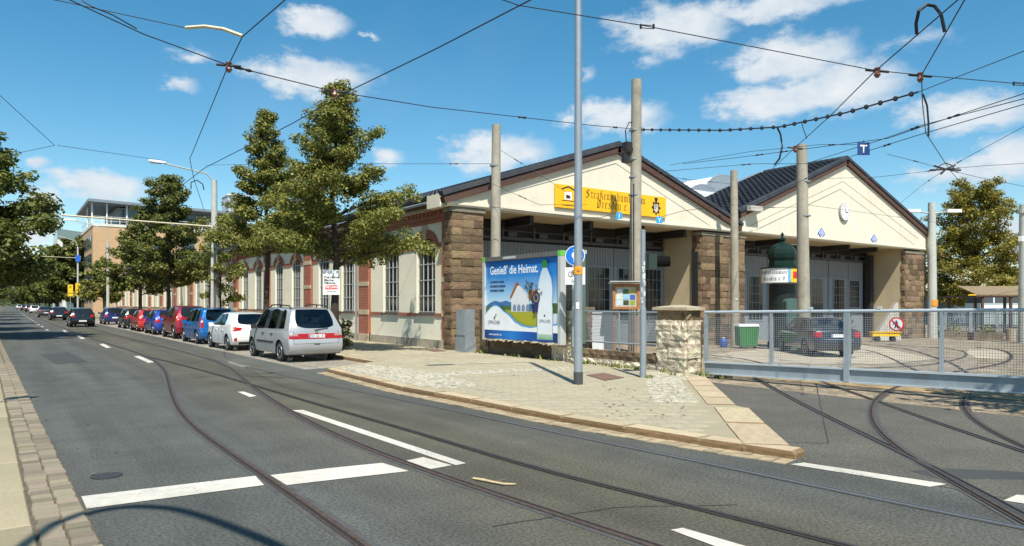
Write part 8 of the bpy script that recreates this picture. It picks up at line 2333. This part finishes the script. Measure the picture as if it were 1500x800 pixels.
# pale green electric cabinet in front of the column
d = 31; a, b = ray(1163); x, y = a * d, b * d; ec = empty('round_top_cabinet', (x, y, gz(x)), 'grey green round topped cabinet before the advertising column', 'cabinet')
X_ = Vector((RX, RY, 0)); w_ = .33; Mx = frame_M((x, y, gz(x)), X_, (0, 0, 1))
zt2 = CZ + (HOR - 437) * d / FPX - gz(x)
pr = [(-w_, 0), (w_, 0), (w_, zt2 - .16)] + [(w_ * math.cos(t), zt2 - .16 + .16 * math.sin(t)) for t in [math.pi * k / 8 for k in range(1, 8)]] + [(-w_, zt2 - .16)]
mb = MB(); mb.add([(p_[0], p_[1], 0) for p_ in pr] + [(p_[0], p_[1], -.5) for p_ in pr], [tuple(range(len(pr)))] + [tuple(range(len(pr), 2 * len(pr)))[::-1]] + [(k, len(pr) + k, len(pr) + (k + 1) % len(pr), (k + 1) % len(pr)) for k in range(len(pr))], Mx)
mb.build('body', mat('grey_green_paint', (.06, .12, .105), rough=.5, var=.06, scale=3), ec, world=True)
mb = MB(); mb.box((-w_ + .06, .15, .002), (w_ - .06, zt2 - .25, .012), Mx); mb.build('door', MATS['grey_green_paint'], ec, world=True)
# green wheeled bin, blue canister
d = 31.5; a, b = ray(1097); x, y = a * d, b * d; gb_ = empty('waste_bin', (x, y, gz(x)), 'green waste bin with a white lid behind the gate mesh', 'bin')
zt2 = CZ + (HOR - 475) * d / FPX - gz(x); Mx = frame_M((x, y, gz(x)), (RX, RY, 0), (0, 0, 1))
mb = MB(); mb.prism([(-.38, .12, 0), (.38, .12, 0), (.44, zt2 - .1, .05), (-.44, zt2 - .1, .05)], (0, 0, -.7)); c = MB(); c.add(mb.v, mb.f, Mx); c.build('body', mat('bin_green', (.025, .17, .03), rough=.5), gb_, world=True)
mb = MB(); mb.prism([(-.46, zt2 - .097, .08), (.46, zt2 - .097, .08), (.42, zt2, .0), (-.42, zt2, .0)], (0, 0, -.8)); c = MB(); c.add(mb.v, mb.f, Mx); c.build('lid', M_white, gb_, world=True)
for x_ in (-.3, .3):
    mb = MB(); mb.lathe([(.1, -.04), (.1, .04)], 12, Mx @ Matrix.Translation((x_, .1, -.1)) @ Matrix.Rotation(R(90), 4, 'Y')); mb.build('wheel', M_tyre, gb_, world=True)
d = 32.5; a, b = ray(1060); x, y = a * d, b * d; cn = empty('blue_canister', (x, y, gz(x)), 'small blue canister at the foot of the middle pier', 'canister')
mb = MB(); mb.lathe([(.14, 0), (.17, .05), (.17, .3), (.10, .38), (.05, .42)], 12); mb.build('body', mat('canister_blue', (.03, .09, .40), rough=.5), cn, smooth=True)
mb = MB(); mb.lathe([(.055, .425), (.055, .47)], 10); mb.build('cap', M_white, cn)
# slab leaning, yellow buffer barrier
d = 43; p0 = at_depth(1283, 487, d); zg_ = gz(p0.x)
sl_ = empty('leaning_slab', (p0.x, p0.y, zg_), 'pale triangular concrete slab leaning behind the yellow barrier', 'slab')
Mx = frame_M((p0.x, p0.y, zg_), (RX, RY, 0), (0, 0, 1)); k_ = d / FPX
mb = MB(); mb.prism([(0, .25, 0), (1.45, .25, 0), (1.3, CZ + (HOR - 443) * k_ - zg_, .1), (1.2, CZ + (HOR - 443) * k_ - zg_, .1)], (0, 0, -.35)); c = MB(); c.add(mb.v, mb.f, Mx); c.build('face', M_pale, sl_, world=True)
mb = MB(); mb.box((-.05, .0, -.4), (1.5, .247, .05), Mx); mb.build('footing', M_pale, sl_, world=True)
d = 41; p0 = at_depth(1276, 493, d); zg_ = gz(p0.x); yb_ = empty('buffer_barrier', (p0.x, p0.y, zg_), 'low yellow buffer beam on small wheels behind the round gate sign', 'barrier')
Mx = frame_M((p0.x, p0.y, zg_), (RX, RY, 0), (0, 0, 1)); k_ = d / FPX; wz_ = 40 * k_
mb = MB(); mb.box((0, .30, -.2), (wz_, .52, .2), Mx); mb.box((-.04, .525, -.25), (wz_ + .04, .56, .25), Mx); mb.build('beam', M_yel, yb_, world=True)
for x_ in (.35, wz_ - .35):
    mb = MB(); mb.lathe([(.17, -.12), (.17, .12)], 12, Mx @ Matrix.Translation((x_, .14, .0)) @ Matrix.Rotation(R(90), 4, 'Y')); mb.build('wheel', M_dark, yb_, world=True)
# palings, planters, pavilion, yellow tram, grey shed at the right
pf0, pf1 = at_depth(1374, 497, 50), at_depth(1515, 497, 44)
fv = pf1 - pf0; fv.z = 0; fl = fv.length; fv.normalize(); zf = gz(pf0.x)
fe_ = empty('paling_fence', (pf0.x, pf0.y, zf), 'tall grey steel paling fence beyond the depot yard', 'fence')
pal = bpy.data.meshes.new('paling'); tb = MB(); tb.tube([(0, 0, 0), (0, 0, 1)], .022, 6); pal.from_pydata(tb.v, [], tb.f); pal.materials.append(M_gate)
n = int(fl / .13)
for k in range(n + 1):
    o = bpy.data.objects.new('paling', pal); COL.objects.link(o); o.parent = fe_; o.location = fv * (fl * k / n); o.location.z = .12; o.scale = (1, 1, 1.72)
mb = MB()
for z in (.25, 1.7): mb.tube([(0, 0, z), tuple(fv * fl + Vector((0, 0, z)))], .03, 6)
mb.build('rail', M_gate, fe_)
for k in range(4):
    c = fv * (fl * (k + .33) / 3.6); mb = MB(); mb.box((c.x - .07, c.y - .07, 0), (c.x + .07, c.y + .07, 2.0)); mb.build('post', M_gatelip, fe_)
M_planter = mat('planter_concrete', (.38, .33, .25), rough=.9, var=.15, scale=4)
def planter(u, v, d, w, h, lab, green=True, rnd_=False):
    p = at_depth(u, v, d); z_ = gz(p.x); o = empty('planter', (p.x, p.y, z_), lab, 'planter', 'planters by the paling fence')
    mb = MB()
    if rnd_: mb.lathe([(w * .42, 0), (w * .5, h), (w * .42, h), (w * .4, h - .06)], 14)
    else: mb.prism([(-w / 2 * RX, -w / 2 * RY, 0), (w / 2 * RX, w / 2 * RY, 0), (w / 2 * RX, w / 2 * RY, h), (-w / 2 * RX, -w / 2 * RY, h)], (.6 * FX, .6 * FY, 0))
    mb.build('tub', M_planter if rnd_ else M_darkstone, o)
    if green:
        ms = tree_meshes(int(u), .5, .02, lambda t: .5, 8, 260, .1, .01, M_leaf, .2)
        q = bpy.data.objects.new('foliage', ms[2]); COL.objects.link(q); q.parent = o; q.location = (.3 * FX, .3 * FY, h - .08); q.scale = (w * .9, .8, .8)
planter(1400, 490, 47, 1.6, .5, 'dark trough planter with pale flowers left of the fence post')
planter(1448, 495, 45, 1.9, .5, 'long dark trough planter with green plants along the palings')
planter(1481, 497, 44, .62, .75, 'round pale concrete tub at the fence end', False, True)
d = 54; p0, p1 = at_depth(1424, 440, d), at_depth(1540, 440, d); k_ = d / FPX
pv = empty('pavilion', (p0.x, p0.y, -.48), 'open wooden pavilion with a weathered shingle roof under the yard linden', 'pavilion')
X_ = Vector((RX, RY, 0)); Mx = frame_M((p0.x, p0.y, 0), X_, (0, 0, 1)); w_ = (p1 - p0).length; zr0, zr1 = CZ + (HOR - 431) * k_, CZ + (HOR - 418) * k_
M_shing = mat('weathered_shingle', (.24, .18, .11), rough=.95, var=.25, scale=6, bump=.4, bscale=12)
for i in range(4):
    mb = MB(); f0, f1 = i / 4, (i + 1) / 4
    mb.add([(0 - .1, zr0 + (zr1 - zr0) * f0, .6 - 2.2 * f0), (w_, zr0 + (zr1 - zr0) * f0, .6 - 2.2 * f0), (w_, zr0 + (zr1 - zr0) * f1 - .02, .55 - 2.2 * f1), (-.1, zr0 + (zr1 - zr0) * f1 - .02, .55 - 2.2 * f1),
            (-.1, zr0 + (zr1 - zr0) * f0 - .1, .6 - 2.2 * f0), (w_, zr0 + (zr1 - zr0) * f0 - .1, .6 - 2.2 * f0)], [(0, 1, 2, 3), (4, 5, 1, 0)], Mx); mb.build('shingle_course', M_shing, pv, world=True)
mb = MB(); mb.box((-.05, zr0 - .22, -4.5), (w_, zr0 - .103, .55), Mx); mb.build('eaves_frame', M_barge, pv, world=True)
for (x_, z_) in ((.45, .3), (2.6, .3), (5, .3), (.45, -3.8), (2.6, -3.8), (5, -3.8)):
    mb = MB(); mb.box((x_, -.5, z_), (x_ + .16, zr0 - .22, z_ + .16), Mx); mb.build('post', M_barge, pv, world=True)
d = 66; p0, p1 = at_depth(1436, 440, d), at_depth(1500, 440, d); k_ = d / FPX
tm = empty('yellow_tram', (p0.x, p0.y, -.48), 'yellow and white tram standing behind the pavilion posts', 'tram')
Mx = frame_M((p0.x, p0.y, 0), X_, (0, 0, 1)); w_ = 7.5
zt3 = CZ + (HOR - 430) * k_
mb = MB(); mb.box((0, -.1, -2.2), (w_, zt3 - .9, 0), Mx); mb.build('body', M_pgreen, tm, world=True)
mb = MB(); mb.box((.15, zt3 - .897, -2.15), (w_, zt3 - .3, -.03), Mx); mb.build('window_band', M_fglass, tm, world=True)
mb = MB(); mb.prism([(0, zt3 - .297, -.0), (w_, zt3 - .297, .0), (w_, zt3 - .05, -.1), (.3, zt3 - .05, -.1)], (0, 0, -2)); c = MB(); c.add(mb.v, mb.f, Mx); c.build('roof', M_yel, tm, world=True)
mb = MB()
for x_ in (1.2, 2.8, 4.4, 6): mb.box((x_, zt3 - .89, -.02), (x_ + .12, zt3 - .3, .02), Mx)
mb.build('window_post', M_white, tm, world=True)
mb = MB(); mb.box((0, zt3 - 1.5, .002), (w_, zt3 - 1.1, .012), Mx); mb.build('white_stripe', M_white, tm, world=True)
d = 84; p0, p1 = at_depth(1368, 445, d), at_depth(1424, 445, d); Mx = frame_M((p0.x, p0.y, 0), X_, (0, 0, 1)); w_ = (p1 - p0).length; k_ = d / FPX
gs_ = empty('grey_shed', (p0.x, p0.y, -.48), 'low blue grey shed under the yard linden', 'shed')
mb = MB(); mb.box((0, -.5, -5), (w_, CZ + (HOR - 438) * k_, 0), Mx); mb.build('wall', mat('shed_blue_grey', (.20, .25, .27), rough=.7, var=.08, scale=2), gs_, world=True)
mb = MB(); mb.box((-.2, CZ + (HOR - 438) * k_ + .003, -5.2), (w_ + .2, CZ + (HOR - 436) * k_, .2), Mx); mb.build('roof', M_pale, gs_, world=True)
d = 95; p0 = at_depth(1376, 440, d); Mx = frame_M((p0.x, p0.y, 0), X_, (0, 0, 1))
wb_ = empty('white_annex', (p0.x, p0.y, -.48), 'white flat annex building beyond the yard linden', 'building')
mb = MB(); mb.box((0, -.5, -8), (16, CZ + (HOR - 431) * d / FPX, 0), Mx); mb.build('wall', M_white2, wb_, world=True)
mb = MB(); mb.box((-.3, CZ + (HOR - 431) * d / FPX + .003, -8.3), (16.3, CZ + (HOR - 431) * d / FPX + .35, .3), Mx); mb.build('roof', mat('annex_roof', (.20, .10, .07), rough=.9), wb_, world=True)
for k in range(5):
    f = MB(); f.box((1.2 + 3 * k, 1.2, .002), (2.8 + 3 * k, 2.6, .05), Mx); f.build('window', M_fglass, wb_, world=True)
# lamp on the gable shoulder
p = at_Y(1106, 306, YF - .35); fl_ = empty('facade_lamp', p, 'pale floodlight box at the foot of the clock gable roof edge', 'lamp')
mb = MB(); mb.box((p.x - .5, p.y - .12, p.z - .12), (p.x + .5, p.y + .12, p.z + .14)); mb.build('housing', M_pale, fl_, world=True)
mb = MB(); mb.box((p.x + .3, p.y + .125, p.z - .04), (p.x + .4, p.y + .35, p.z + .04)); mb.build('bracket', M_dark, fl_, world=True)
